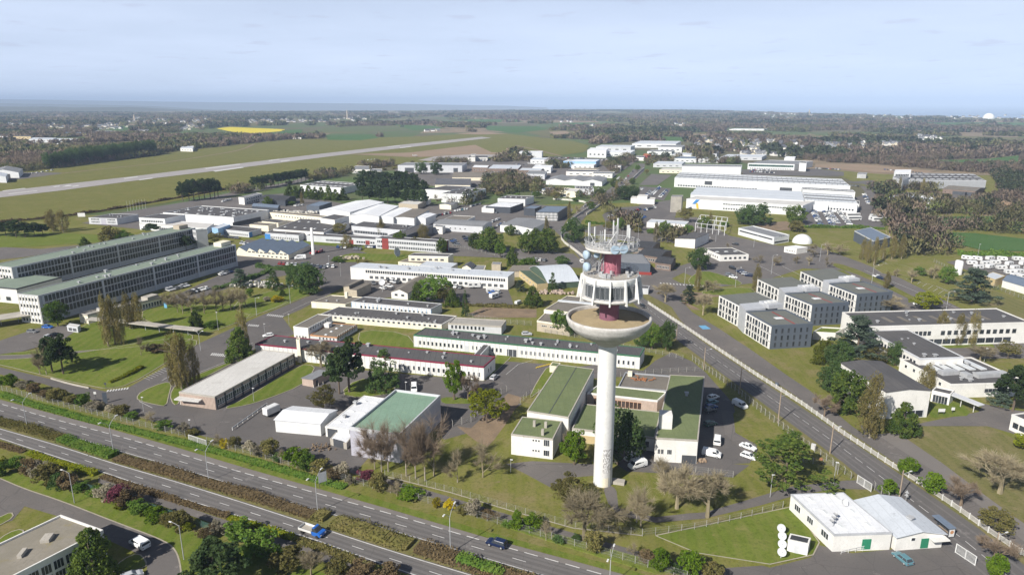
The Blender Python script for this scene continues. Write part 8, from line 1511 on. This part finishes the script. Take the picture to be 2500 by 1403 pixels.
# caravans, coaches, boat
cb = MB(); loft(cb, [(.5, -2.4, 2.3, .95, 1.0), (1.1, -2.6, 2.55, 1.05, 1.08), (2.2, -2.55, 2.2, 1.05, 1.08), (2.5, -2.4, 1.9, .95, 1.0)]); 
cw_ = MB()
for s_ in (-1, 1):
    for x in (-1.5, .6): cw_.add([(x-.5, s_*1.09, 1.35), (x+.5, s_*1.09, 1.35), (x+.5, s_*1.09, 1.95), (x-.5, s_*1.09, 1.95)], [(0, 1, 2, 3)])
cw_.add([(2.47, -.7, 1.3), (2.47, .7, 1.3), (2.28, .7, 2.0), (2.28, -.7, 2.0)], [(0, 1, 2, 3)])
wl = MB()
for s_ in (-1, 1): wl.tube((-.2, s_*.85, .35), (-.2, s_*1.05, .35), .35, .35, 10)
db = MB(); db.tube((2.3, 0, .5), (3.6, 0, .45), .06, n=4)
CV = (cb.mesh('body', 'lamp_white'), cw_.mesh('window', 'glass'), wl.mesh('wheel', 'tyre'), db.mesh('drawbar', 'metal_dark'))
def caravan(x, y, rz, label, group, s=1.0):
    o = thing('caravan', label, 'caravan', P(x, y)+Vector((0, 0, .1)), rz, group); o.scale = (s, s, s)
    for n_, m_ in zip(('body', 'window', 'wheel', 'drawbar'), CV): link(n_, m_, o)
caravan(1158, 703, .1, 'long white caravan before the ribbon window building', None, 1.3); caravan(1200, 716, .2, 'white caravan behind its twin on the yard', None); caravan(1207, 728, .8, 'white caravan nearest the camera on the yard', None); caravan(1265, 743, .9, 'small white trailer on the gravel', None, .7)
k = 0
for r_ in range(5):
    for j in range(6):
        x, y = 2356+j*31+r_*14+rnd.uniform(-5, 5), 636+r_*10.5+j*.6+rnd.uniform(-1.5, 1.5)
        if x < 2530 and not (r_ > 2 and j < 2): caravan(x, y, rnd.uniform(-.7, .5), '%s white caravan in rank %s of the caravan park' % (nth(j), ('one', 'two', 'three', 'four', 'five')[r_]), 'parked caravans', 1.05)
cm = MB(); loft(cm, [(.4, -5.5, 5.5, 1.2, 1.2), (3.0, -5.5, 5.4, 1.2, 1.2), (3.2, -5.3, 5.2, 1.1, 1.1)]); 
for s_ in (-1, 1): cm.add([(-5.2, s_*1.22, 1.6), (5.2, s_*1.22, 1.6), (5.2, s_*1.22, 2.6), (-5.2, s_*1.22, 2.6)], [(0, 1, 2, 3)], 1)
for x in (-3.4, 3.6):
    for s_ in (-1, 1): cm.tube((x, s_*.9, .5), (x, s_*1.24, .5), .5, .5, 10, 2)
CO = cm.mesh('coach', ['lamp_white', 'glass', 'tyre'])
for k, (x, y) in enumerate([(2140, 533), (2138, 538), (2146, 541), (2085, 538), (2082, 530)]):
    tag(link('coach', CO, None, P(x, y)+Vector((0, 0, .2)), (0, 0, .1)), '%s white coach counted at the right of the factory car park' % nth(k), 'coach', 'parked coaches')
bt = MB(); loft(bt, [(.9, -2.5, 1.5, .3, .6), (1.6, -3.2, 3.0, .5, 1.1), (2.0, -3.3, 3.6, .3, 1.2)]); bt.box((-.6, 0, 2.0), (2.2, 1.4, .7)); bt.box((-1, 0, 0), (3, .2, .95))
tag(link('boat', bt.mesh('boat', 'lamp_white'), None, P(1722, 587)+Vector((0, 0, .1)), (0, 0, .1)), 'white boat on a trailer beside the slanted roof workshop', 'boat')
# white box lorry body beside the white shed
o = thing('box_trailer', 'white box lorry beside the white metal shed', 'lorry', P(664, 1012)+Vector((0, 0, .06)), heading(664, 1012, 690, 1000)); b = MB(); loft(b, [(.8, -2.4, 2.4, 1.05, 1.05), (2.7, -2.4, 2.3, 1.05, 1.05), (2.9, -2.2, 2.0, .9, .9)]); link('body', b.mesh('body', 'lamp_white'), o); b = MB(); b.box((.5, 0, .5), (5.5, 1.6, .3)); link('chassis', b.mesh('chassis', 'metal_dark'), o)
for ax in (-1.5, 1.6):
    for sd_ in (-1, 1): link('wheel', CM['van']['wheel'], o, (ax, sd_*.9, .36))
# ---------------------------------------------------------------- street furniture, fences, small things
def lamp(x, y, top, label, style='mast', mat='galvanised', arm=1.8, rz=0.0, group=None):
    p = P(x, y); h = height_at(x, y, top); o = thing('street_lamp', label, 'lamp post', p, rz, group); b = MB()
    if style == 'double':
        b.tube((0, 0, 0), (0, 0, h*.80), .10, .075, 7)
        for s_ in (-1, 1):
            pts = [(0, 0, h*.79)]+[(s_*arm*math.sin(t*1.45), 0, h*.79+(h*.19)*math.sin(t*1.45)**.7) for t in (.25, .5, .75, 1)]; b.path(pts, .05, 5)
        link('post', b.mesh('post', mat), o)
        hm = MB(); hm.box((0, 0, -.08), (.75, .3, .16)); me = hm.mesh('lamp_head', 'lamp_white')
        for s_ in (-1, 1): link('lamp_head', me, o, (s_*(arm+.25), 0, h*.98))
    elif style == 'arm':
        b.tube((0, 0, 0), (0, 0, h*.96), .10, .07, 7); b.path([(0, 0, h*.94), (arm*.5, 0, h*.985), (arm, 0, h)], .04, 5); link('post', b.mesh('post', mat), o)
        hm = MB(); hm.box((arm+.2, 0, h-.08), (.65, .26, .15)); link('lamp_head', hm.mesh('lamp_head', 'lamp_white'), o)
    elif style == 'pole':
        b.tube((0, 0, 0), (0, 0, h), .17, .12, 8); link('post', b.mesh('post', 'wood_pole'), o); b = MB(); b.path([(0, 0, h*.86), (arm, 0, h*.90)], .045, 5); link('arm', b.mesh('arm', 'galvanised'), o)
        hm = MB(); hm.box((arm+.2, 0, h*.90-.08), (.65, .26, .15)); link('lamp_head', hm.mesh('lamp_head', 'lamp_white'), o)
    else:
        b.tube((0, 0, 0), (0, 0, h), .08, .05, 6); link('post', b.mesh('post', mat), o); hm = MB(); hm.box((.2, 0, h-.05), (.7, .3, .14)); link('lamp_head', hm.mesh('lamp_head', 'lamp_white'), o)
    return o
for i, (x, y, t) in enumerate([(67, 1042, 966), (278, 1106, 1021), (510, 1173, 1084), (776, 1250, 1154), (1100, 1349, 1239), (1488, 1432, 1346)]): lamp(x, y, t, '%s tall double armed lamp from left in the expressway median' % nth(i), 'double', arm=2.2, rz=R(68), group='median lamps')
lamp(182, 1227, 1150, 'curved lamp on the lower lawn, left one', 'arm', arm=2.0, rz=R(160)); lamp(449, 1365, 1278, 'curved lamp on the lower lawn, right one', 'arm', arm=2.0, rz=R(160))
for i, (x, y, t) in enumerate([(1651, 832, 796), (1718, 902, 848), (1805, 962, 896), (1899, 1032, 957), (2026, 1107, 1037), (2195, 1215, 1147), (2426, 1360, 1298)]): lamp(x, y, t, '%s wooden lamp pole from far along the right hand road' % nth(i), 'pole', arm=2.2, rz=R(20), group='roadside poles')
for x, y, t, st, lb in [(1880, 1213, 1158, 'mast', 'slim lamp beside the wide pine'), (2035, 1180, 1128, 'mast', 'slim lamp at the corner of the road fence'), (1247, 1153, 1121, 'mast', 'slim lamp below the cube house'), (620, 980, 947, 'mast', 'slim lamp on the pavilion lawn'), (991, 958, 932, 'mast', 'slim lamp beside the white van'), (490, 856, 805, 'double', 'double armed lamp at the campus road bend'), (533, 806, 762, 'mast', 'slim lamp below the bare grove'), (627, 771, 725, 'arm', 'curved lamp at the bare grove end'), (709, 741, 696, 'arm', 'curved lamp above the yellow bush'), (647, 819, 790, 'mast', 'slim lamp in the small parking bay'), (706, 793, 767, 'mast', 'slim lamp beside the cream block parking'), (351, 1005, 969, 'mast', 'slim lamp at the campus entrance'), (464, 1047, 1024, 'mast', 'slim lamp near the pale shrubs'), (1671, 698, 652, 'arm', 'lamp on the roundabout lawn'), (1795, 701, 652, 'arm', 'lamp at the white lined car park, left'), (1883, 669, 621, 'arm', 'lamp at the white lined car park, right'), (2001, 638, 596, 'arm', 'lamp beside the bare car park trees'), (2310, 756, 710, 'arm', 'lamp behind the long white building'), (2128, 691, 646, 'arm', 'lamp beyond the farthest dark office'), (2386, 630, 596, 'mast', 'lamp at the caravan park'), (1840, 603, 575, 'arm', 'lamp before the sharp edged office'), (1747, 590, 565, 'arm', 'lamp beside the steel frame'), (804, 655, 625, 'mast', 'lamp at the end of the hedge car row'), (832, 675, 642, 'mast', 'lamp at the ribbon window building'), (700, 600, 568, 'mast', 'lamp behind the saw-tooth workshop'), (2402, 885, 850, 'mast', 'lamp in the white courtyard, left'), (2424, 830, 795, 'mast', 'lamp in the white courtyard, right')]: lamp(x, y, t, lb, st, rz=R(-20))
# fences
def fence(pts, hh, step, label, wires=4, net='wire_mesh', post='post_grey', pw=.10, cant=False, name='wire_fence', kerbm=False):
    pl = line(pts, 0); o = pl[0].copy(); root = thing(name, label, 'fence', o); pm = MB(); pm.box((0, 0, 0), (pw, pw, hh))
    if cant: pm.tube((0, 0, hh), (-.25, .25, hh+.35), pw*.4, n=4)
    me = pm.mesh('post', post); q = resample(pl, step); b = MB(); nb = MB()
    for v_ in q: link('post', me, root, (v_.x-o.x, v_.y-o.y, 0))
    for a, c in zip(q[:-1], q[1:]):
        a, c = a-o, c-o
        for k in range(wires): z = hh*(k+1)/wires-.05; b.tube((a.x, a.y, z), (c.x, c.y, z), .010, n=3, cap=False)
        nb.add([(a.x, a.y, .05), (c.x, c.y, .05), (c.x, c.y, hh-.05), (a.x, a.y, hh-.05)], [(0, 1, 2, 3)])
    if wires: link('wire', b.mesh('wire', 'galvanised'), root)
    if net: link('netting', nb.mesh('netting', net), root)
    if kerbm: kb = MB(); strip(kb, [v_-o for v_ in pl], .35, .2); link('footing', kb.mesh('footing', 'kerb'), root)
fence([(-40, 942), (120, 984), (300, 1030), (460, 1068)], 1.9, 2.5, 'green grey wire fence along the expressway, left run', 3)
fence([(505, 1082), (620, 1112), (800, 1163), (1000, 1215), (1160, 1262), (1300, 1305), (1500, 1362), (1700, 1420)], 1.9, 2.6, 'grey wire fence along the expressway, right run', 3)
fence([(940, 1163), (1100, 1203), (1250, 1248), (1400, 1290), (1568, 1308)], 1.9, 2.4, 'strand wire fence with footing above the service lane', 6, None, 'post_grey', .09, name='strand_fence', kerbm=True)
fence([(1568, 1308), (1700, 1292), (1830, 1262), (1925, 1235)], 1.8, 3.0, 'thin wire fence above the lower lawn', 3)
fence([(1610, 1150), (1700, 1153), (1790, 1165)], 1.8, 3.0, 'wire fence below the hall yard', 3)
fence([(1690, 880), (1740, 915), (1790, 950), (1850, 1000), (1940, 1070), (2030, 1135), (2090, 1180)], 2.0, 2.3, 'road fence with cranked concrete posts', 2, 'wire_mesh', 'post_grey', .13, True, 'cranked_fence')
fence([(2135, 1195), (2160, 1215), (2185, 1232)], 2.0, 2.3, 'short cranked fence behind the white building', 2, 'wire_mesh', 'post_grey', .13, True, 'cranked_fence')
fence([(1960, 1130), (2040, 1140), (2045, 1165)], 1.9, 2.4, 'wire pen beside the wide pine', 4)
fence([(30, 1140), (160, 1180), (300, 1220), (440, 1268), (600, 1325), (760, 1380)], 1.8, 2.6, 'green mesh fence behind the lower carriageway', 0, 'wire_mesh_green', 'metal_dark', .08)
fence([(1270, 985), (1290, 965), (1345, 960)], 2.0, 2.5, 'wire pen between the courtyard and the tall hall', 4)
fence([(1105, 1042), (1150, 1030), (1180, 990), (1240, 955)], 2.0, 3.0, 'fence with forked posts behind the round tree', 3, 'wire_mesh', 'post_grey', .13, True, 'cranked_fence')
fence([(1330, 812), (1440, 830), (1560, 855), (1680, 880)], 1.8, 2.6, 'wire fence behind the green edged block', 3)
fence([(1140, 775), (1230, 790), (1310, 796)], 2.2, 3.0, 'wire fence around the tennis court', 4)
fence([(1515, 920), (1600, 912), (1720, 905)], 1.8, 3.0, 'wire fence behind the courtyard roofs', 3)
fence([(930, 560), (1100, 600), (1230, 630), (1330, 640)], 1.8, 4.0, 'wire fence behind the red bay office', 3)
fence([(2280, 640), (2340, 668), (2420, 700), (2520, 740)], 2.0, 3.0, 'wire fence round the caravan park', 3)
# white paling fence along the road
pl = line([(1582, 742), (1600, 754), (1680, 806), (1760, 860), (1850, 920), (1960, 990), (2060, 1062), (2160, 1128), (2240, 1180), (2330, 1240), (2420, 1305), (2540, 1385)], 0); q = resample(pl, 2.55)
root = thing('paling_fence', 'white concrete paling fence along the right hand road', 'fence', pl[0]); pm = MB(); pm.box((0, 0, 0), (.2, .2, 1.55)); pme = pm.mesh('post', 'lamp_white')
pan = MB()
for k in range(13): pan.box((.12+.18*k, 0, .12), (.07, .05, 1.25))
pan.box((1.25, 0, .2), (2.4, .05, .1)); pan.box((1.25, 0, 1.2), (2.4, .05, .1)); pan = pan.mesh('panel', 'dirty_white')
for i, v_ in enumerate(q[:-1]):
    d = q[i+1]-v_; link('post', pme, root, (v_.x-pl[0].x, v_.y-pl[0].y, 0)); x_ = 2.0
    link('panel', pan, root, (v_.x-pl[0].x, v_.y-pl[0].y, 0), (0, 0, math.atan2(d.y, d.x)))
def wall(pts, hh, w_, mat, label, name='boundary_wall'):
    pl_ = line(pts, 1); b_ = MB(); o_ = pl_[0].copy()
    for a_, c_ in zip(pl_[:-1], pl_[1:]):
        d_ = c_-a_
        if d_.length > .01: b_.box(tuple((a_+c_)/2-o_), (d_.length+.05, w_, hh), math.atan2(d_.y, d_.x))
    tag(link(name, b_.mesh(name, mat), None, o_), label, 'wall')
wall([(1428, 632), (1400, 610), (1372, 590), (1368, 572), (1385, 562)], 1.6, .3, 'dirty_white', 'curved pale wall beside the avenue')
wall([(1385, 545), (1420, 520), (1445, 505), (1450, 500)], 1.6, .3, 'dirty_white', 'pale wall along the avenue, near stretch'); wall([(1498, 476), (1530, 452), (1572, 412)], 2.0, .4, 'dirty_white', 'pale wall along the avenue, far stretch'); wall([(1432, 525), (1470, 498)], 1.8, .4, 'dirty_white', 'pale wall on the right side of the avenue'); wall([(1350, 487), (1420, 492), (1436, 500), (1425, 506)], 1.6, .3, 'dirty_white', 'curving pale wall at the avenue junction')
wall([(125, 925), (170, 938), (217, 948)], .5, .3, 'concrete', 'low white parapet of the campus underpass')
# gates
def gate(x0, y0, x1, y1, hh, label, n=2):
    a, c = P(x0, y0), P(x1, y1); d = c-a; L = d.length; o_ = thing('sliding_gate', label, 'gate', a, math.atan2(d.y, d.x)); b_ = MB(); b_.box((L/2, 0, .1), (L, .08, .12)); b_.box((L/2, 0, hh-.12), (L, .08, .12))
    for k in range(n+1): b_.box((L*k/n, 0, 0), (.14, .14, hh))
    link('frame', b_.mesh('frame', 'lamp_white'), o_); b_ = MB(); m_ = int(L/.22)
    for k in range(m_): b_.box((L*(k+.5)/m_, 0, .2), (.06, .04, hh-.3))
    link('bars', b_.mesh('bars', 'lamp_white'), o_)
gate(462, 1076, 505, 1090, 2.0, 'white gate in the expressway fence'); gate(2092, 1178, 2126, 1200, 2.2, 'white sliding gate behind the white building', 2); gate(2332, 1348, 2380, 1380, 2.2, 'white sliding gate at the bottom right', 2)
# signs, shelter, hoarding
def sign(x, y, w_, h_, z, mat, label, rz=0.0, posts=1, back='metal_dark'):
    o_ = thing('sign_board', label, 'sign', P(x, y), rz); b_ = MB()
    for k in ([0] if posts == 1 else [-w_*.42, w_*.42]): b_.box((k, .04, 0), (.09, .09, z+h_))
    link('post', b_.mesh('post', back), o_); link('board', boxmesh(mat), o_, (0, -.05, z), (0, 0, 0), (w_, .06, h_))
sign(789, 1188, 2.0, 2.6, 1.4, 'metal_grey', 'large grey hoarding on posts beside the expressway', R(35), 2, 'metal_dark'); sign(258, 984, 1.2, 3.6, 0, 'slate_clad', 'dark grey totem sign at the campus entrance', R(20), 2); sign(234, 972, .8, .8, 1.5, 'lamp_white', 'small white round sign beside the totem', 0); sign(259, 949, .7, .7, 1.5, 'metal_dark', 'back of a road sign on the lawn corner', 0); sign(405, 752, 1.6, 2.4, 0, 'paint_blue', 'pale blue panel sign at the slab car park', R(-20), 2); sign(2297, 1012, 2.0, 1.0, 1.0, 'lamp_white', 'white notice board on the entrance lawn', 0, 2); sign(2325, 1008, 1.0, .9, 1.0, 'lamp_white', 'small white notice on the entrance lawn', 0); sign(2447, 985, .9, .9, 1.4, 'lamp_white', 'round white road sign by the right car park', 0); sign(200, 532, 6, 3, 1, 'lamp_white', 'white advertising board near the flag poles', 0, 2)
o_ = thing('warning_sign', 'pair of triangular road signs beside the white building', 'sign', P(2210, 1228), R(-35)); b_ = MB(); b_.tube((0, 0, 0), (0, 0, 3.3), .05); link('post', b_.mesh('post', 'galvanised'), o_)
for z in (2.0, 2.75): b_ = MB(); b_.add([(-.45, -.06, z), (.45, -.06, z), (0, -.06, z+.75), (-.45, -.1, z), (.45, -.1, z), (0, -.1, z+.75)], [(3, 4, 5), (0, 1, 4, 3), (1, 2, 5, 4), (2, 0, 3, 5)]); link('plate', b_.mesh('plate', 'galvanised'), o_)
d = heading(2290, 1300, 2330, 1330); o_ = thing('bus_shelter', 'dark blue bus shelter with poster end beside the right hand road', 'bus shelter', P(2300, 1296), heading(2283, 1280, 2318, 1308)); b_ = MB(); b_.box((0, 0, 2.3), (5.0, 1.7, .18)); link('roof', b_.mesh('roof', 'roof_bluegrey'), o_); b_ = MB(); b_.box((0, .75, .2), (4.8, .06, 2.0)); link('back_wall', b_.mesh('back_wall', 'glass'), o_)
for x_ in (-2.4, 0, 2.4): link('post', boxmesh('metal_dark'), o_, (x_, .75, 0), (0, 0, 0), (.1, .1, 2.3))
link('poster_case', boxmesh('metal_dark'), o_, (2.4, 0, .25), (0, 0, 0), (.14, 1.5, 2.0)); link('poster', boxmesh('lamp_white'), o_, (2.49, 0, .4), (0, 0, 0), (.04, 1.25, 1.7)); b_ = MB(); b_.tube((0, 0, 0), (.02, 0, 0), .42, n=20); link('poster_disc', b_.mesh('poster_disc', 'orange_trim'), o_, (2.512, 0, 1.5)); link('bench', boxmesh('wood_pole'), o_, (0, .4, .45), (0, 0, 0), (3, .35, .06))
# satellite dishes by the hut
dm = MB(); dm.lathe([(0, -.32), (.55, -.25), (1.0, -.05), (1.25, .18), (1.22, .2), (.9, .02), (0, -.25)], 24); DM = dm.mesh('reflector', 'lgrey_wall'); fm = MB(); fm.tube((0, 0, -.1), (0, 0, .7), .05, n=4); fm.box((0, 0, .7), (.2, .2, .15)); FM = fm.mesh('feed', 'galvanised')
for i, (x, y) in enumerate([(1905, 1303), (1907, 1322), (1907, 1342), (1906, 1362)]):
    o_ = thing('satellite_dish', '%s satellite dish from top in the row beside the hut' % nth(i), 'satellite dish', P(x, y), 0, 'dishes by the hut'); b_ = MB(); b_.tube((0, 0, 0), (0, 0, 1.4), .12); b_.box((0, 0, 0), (.9, .9, .15)); link('mast', b_.mesh('mast', 'galvanised'), o_); link('reflector', DM, o_, (0, -.25, 1.7), (R(66), 0, R(-32)), (.70, .70, .70)); link('feed', FM, o_, (0, -.25, 1.7), (R(66), 0, R(-32)), (.70, .70, .70))
o_ = thing('satellite_dish', 'white satellite dish on a mast before the ribbon windows', 'satellite dish', P(934, 712)); b_ = MB(); b_.tube((0, 0, 0), (0, 0, 4.5), .12); link('mast', b_.mesh('mast', 'galvanised'), o_); link('reflector', DM, o_, (0, -.2, 5.0), (R(70), 0, R(-10)), (1.3, 1.3, 1.3))
o_ = thing('satellite_dish', 'tilted white dish behind the split roof store', 'satellite dish', P(968, 628)); b_ = MB(); b_.tube((0, 0, 0), (0, 0, 2.5), .15); link('mast', b_.mesh('mast', 'galvanised'), o_); link('reflector', DM, o_, (.3, 0, 3.2), (R(75), 0, R(60)), (2.2, 2.2, 2.2))
# flag poles
for i in range(7):
    x, y = 312+i*7.4, 516-i*.9; o_ = thing('flag_pole', '%s white flag pole from left beside the airfield road' % nth(i), 'flag pole', P(x, y), 0, 'flag poles'); b_ = MB(); b_.tube((0, 0, 0), (0, 0, 9), .09, .05, 5); link('pole', b_.mesh('pole', 'lamp_white'), o_)
# white steel frame
a, c, e = P(1697, 566), P(1768, 575), P(1775, 552); o_ = thing('steel_frame', 'open white steel frame of posts and beams near the factory lawn', 'steel frame', a); u_, w_ = (c-a), (e-c); pm = MB(); pm.box((0, 0, 0), (.35, .35, 6.5)); pm = pm.mesh('post', 'lamp_white'); b_ = MB()
for i in range(6):
    for j in range(3):
        p = u_*(i/5)+w_*(j/2); link('post', pm, o_, (p.x, p.y, 0))
        if i < 5: q_ = p+u_/5; b_.tube((p.x, p.y, 6.4), (q_.x, q_.y, 6.4), .18, n=4); b_.tube((p.x, p.y, 3.4), (q_.x, q_.y, 3.4), .12, n=4)
        if j < 2: q_ = p+w_/2; b_.tube((p.x, p.y, 6.4), (q_.x, q_.y, 6.4), .18, n=4)
link('beams', b_.mesh('beams', 'lamp_white'), o_)
# stacked material: logs, scrap cable drums, pallets, loading rail
def heap(x, y, n, sx, sy, ss, mat, label, name, cat='heap', hz=.8, seed=1):
    g = random.Random(seed); b_ = MB()
    for k in range(n):
        px_, py_ = g.gauss(0, sx), g.gauss(0, sy); b_.box((px_, py_, max(0, g.uniform(0, hz)*(1-abs(px_)/(2.5*sx)))), (g.uniform(.4, 1)*ss, g.uniform(.4, 1)*ss, g.uniform(.3, .9)*ss), g.uniform(0, 3))
    tag(link(name, b_.mesh(name, mat), None, P(x, y)), label, cat)
heap(628, 698, 130, 5.5, 2.2, 1.3, 'dirty_white', 'heap of pale rubble beside the dark conifers', 'rubble_heap', hz=1.6); heap(855, 632, 40, 3.5, 1.2, 1.6, 'stone_wall', 'pile of stone blocks on the campus traffic island', 'stone_pile', seed=2); heap(1690, 1126, 60, 1.5, .4, .7, 'logs', 'stacked firewood in the open bay of the hall', 'firewood_stack', 'firewood', 1.0, 3); heap(1352, 716, 50, 6, 1.6, 1.3, 'timber_pale', 'pallets stacked before the vaulted hall', 'pallet_stack', seed=4); heap(780, 1095, 40, 2.5, 1.2, .5, 'soil', 'small earth heap beside the car port', 'earth_heap', seed=5); heap(2430, 505, 200, 5, 3, 5, 'field_earth', 'gravel and sand heap in the far right yard', 'gravel_heap', hz=2, seed=7); heap(2005, 1102+23, 2, .1, .1, 1.0, 'rust', 'small rusty earth patch on the road verge', 'debris_heap', seed=8); heap(780, 520, 110, 22, 3, 2.2, 'dirty_white', 'scattered scrap in the breaker yard', 'scrap_heap', hz=1.5, seed=9)
a, c = P(568, 1050), P(652, 990); d = c-a; o_ = thing('loading_rail', 'long dark guard rail beside the white metal shed', 'rail', a, math.atan2(d.y, d.x)); b_ = MB(); L = d.length
for k in range(8): b_.box((L*k/7, 0, 0), (.15, .15, 1.0))
link('posts', b_.mesh('posts', 'lamp_white'), o_); b_ = MB(); b_.box((L/2, 0, .55), (L, .1, .4)); link('rail', b_.mesh('rail', 'metal_grey'), o_)
for i, (x, y) in enumerate([(766, 946), (778, 942), (789, 938)]):
    o_ = thing('bollard', '%s white bollard from left beside the tin shed' % nth(i), 'bollard', P(x, y), 0, 'shed bollards'); b_ = MB(); b_.tube((0, 0, 0), (0, 0, 1.0), .1, n=8); link('post', b_.mesh('post', 'lamp_white'), o_); b_ = MB(); b_.tube((0, 0, .7), (0, 0, .85), .105, n=8); link('band', b_.mesh('band', 'paint_yellow'), o_)
tag(link('utility_cabinet', boxmesh('lamp_white'), None, P(1985, 1097), (0, 0, R(-35)), (1.1, .6, 1.7)), 'white utility cabinet beside the cranked road fence', 'cabinet'); tag(link('utility_cabinet', boxmesh('slate_clad'), None, P(1896, 944), (0, 0, R(-38)), (1.0, .5, 1.5)), 'dark utility cabinet in the white paling fence', 'cabinet')
for i, (x, y) in enumerate([(2334, 668), (2341, 670)]): tag(link('silo', MB().lathe([(1.3, 0), (1.3, 7), (.9, 7.6), (0, 7.7)], 16).mesh('silo', 'lamp_white', True), None, P(x, y)), ['white silo beside the caravan fence, left', 'white silo beside the caravan fence, right'][i], 'silo', 'white silos')
# light aircraft on the taxiway
o_ = thing('light_aircraft', 'small white aircraft on the distant taxiway', 'aircraft', P(1013, 382), .3); b_ = MB(); b_.tube((-4, 0, 1.4), (4, 0, 1.5), .3, .7, 8); link('fuselage', b_.mesh('fuselage', 'lamp_white'), o_); link('wing', boxmesh('lamp_white'), o_, (1, 0, 2), (0, 0, 0), (1.8, 13, .2)); link('tail_fin', boxmesh('lamp_white'), o_, (-3.8, 0, 1.6), (0, 0, 0), (1.2, .15, 1.8)); link('tail_plane', boxmesh('lamp_white'), o_, (-3.8, 0, 1.8), (0, 0, 0), (1, 4, .12))
# ---------------------------------------------------------------- haze
m, t = newmat('haze'); o_ = N(t, 'ShaderNodeOutputMaterial'); v_ = N(t, 'ShaderNodeVolumePrincipled')
v_.inputs['Color'].default_value = (0.58, 0.74, 1.0, 1); v_.inputs['Density'].default_value = 0.000085; v_.inputs['Anisotropy'].default_value = -0.2
t.links.new(v_.outputs[0], o_.inputs['Volume'])
b = MB(); b.box((0, 22500, -130), (125000, 48000, 430)); hz = link('haze', b.mesh('haze', 'haze')); hz['kind'] = 'stuff'
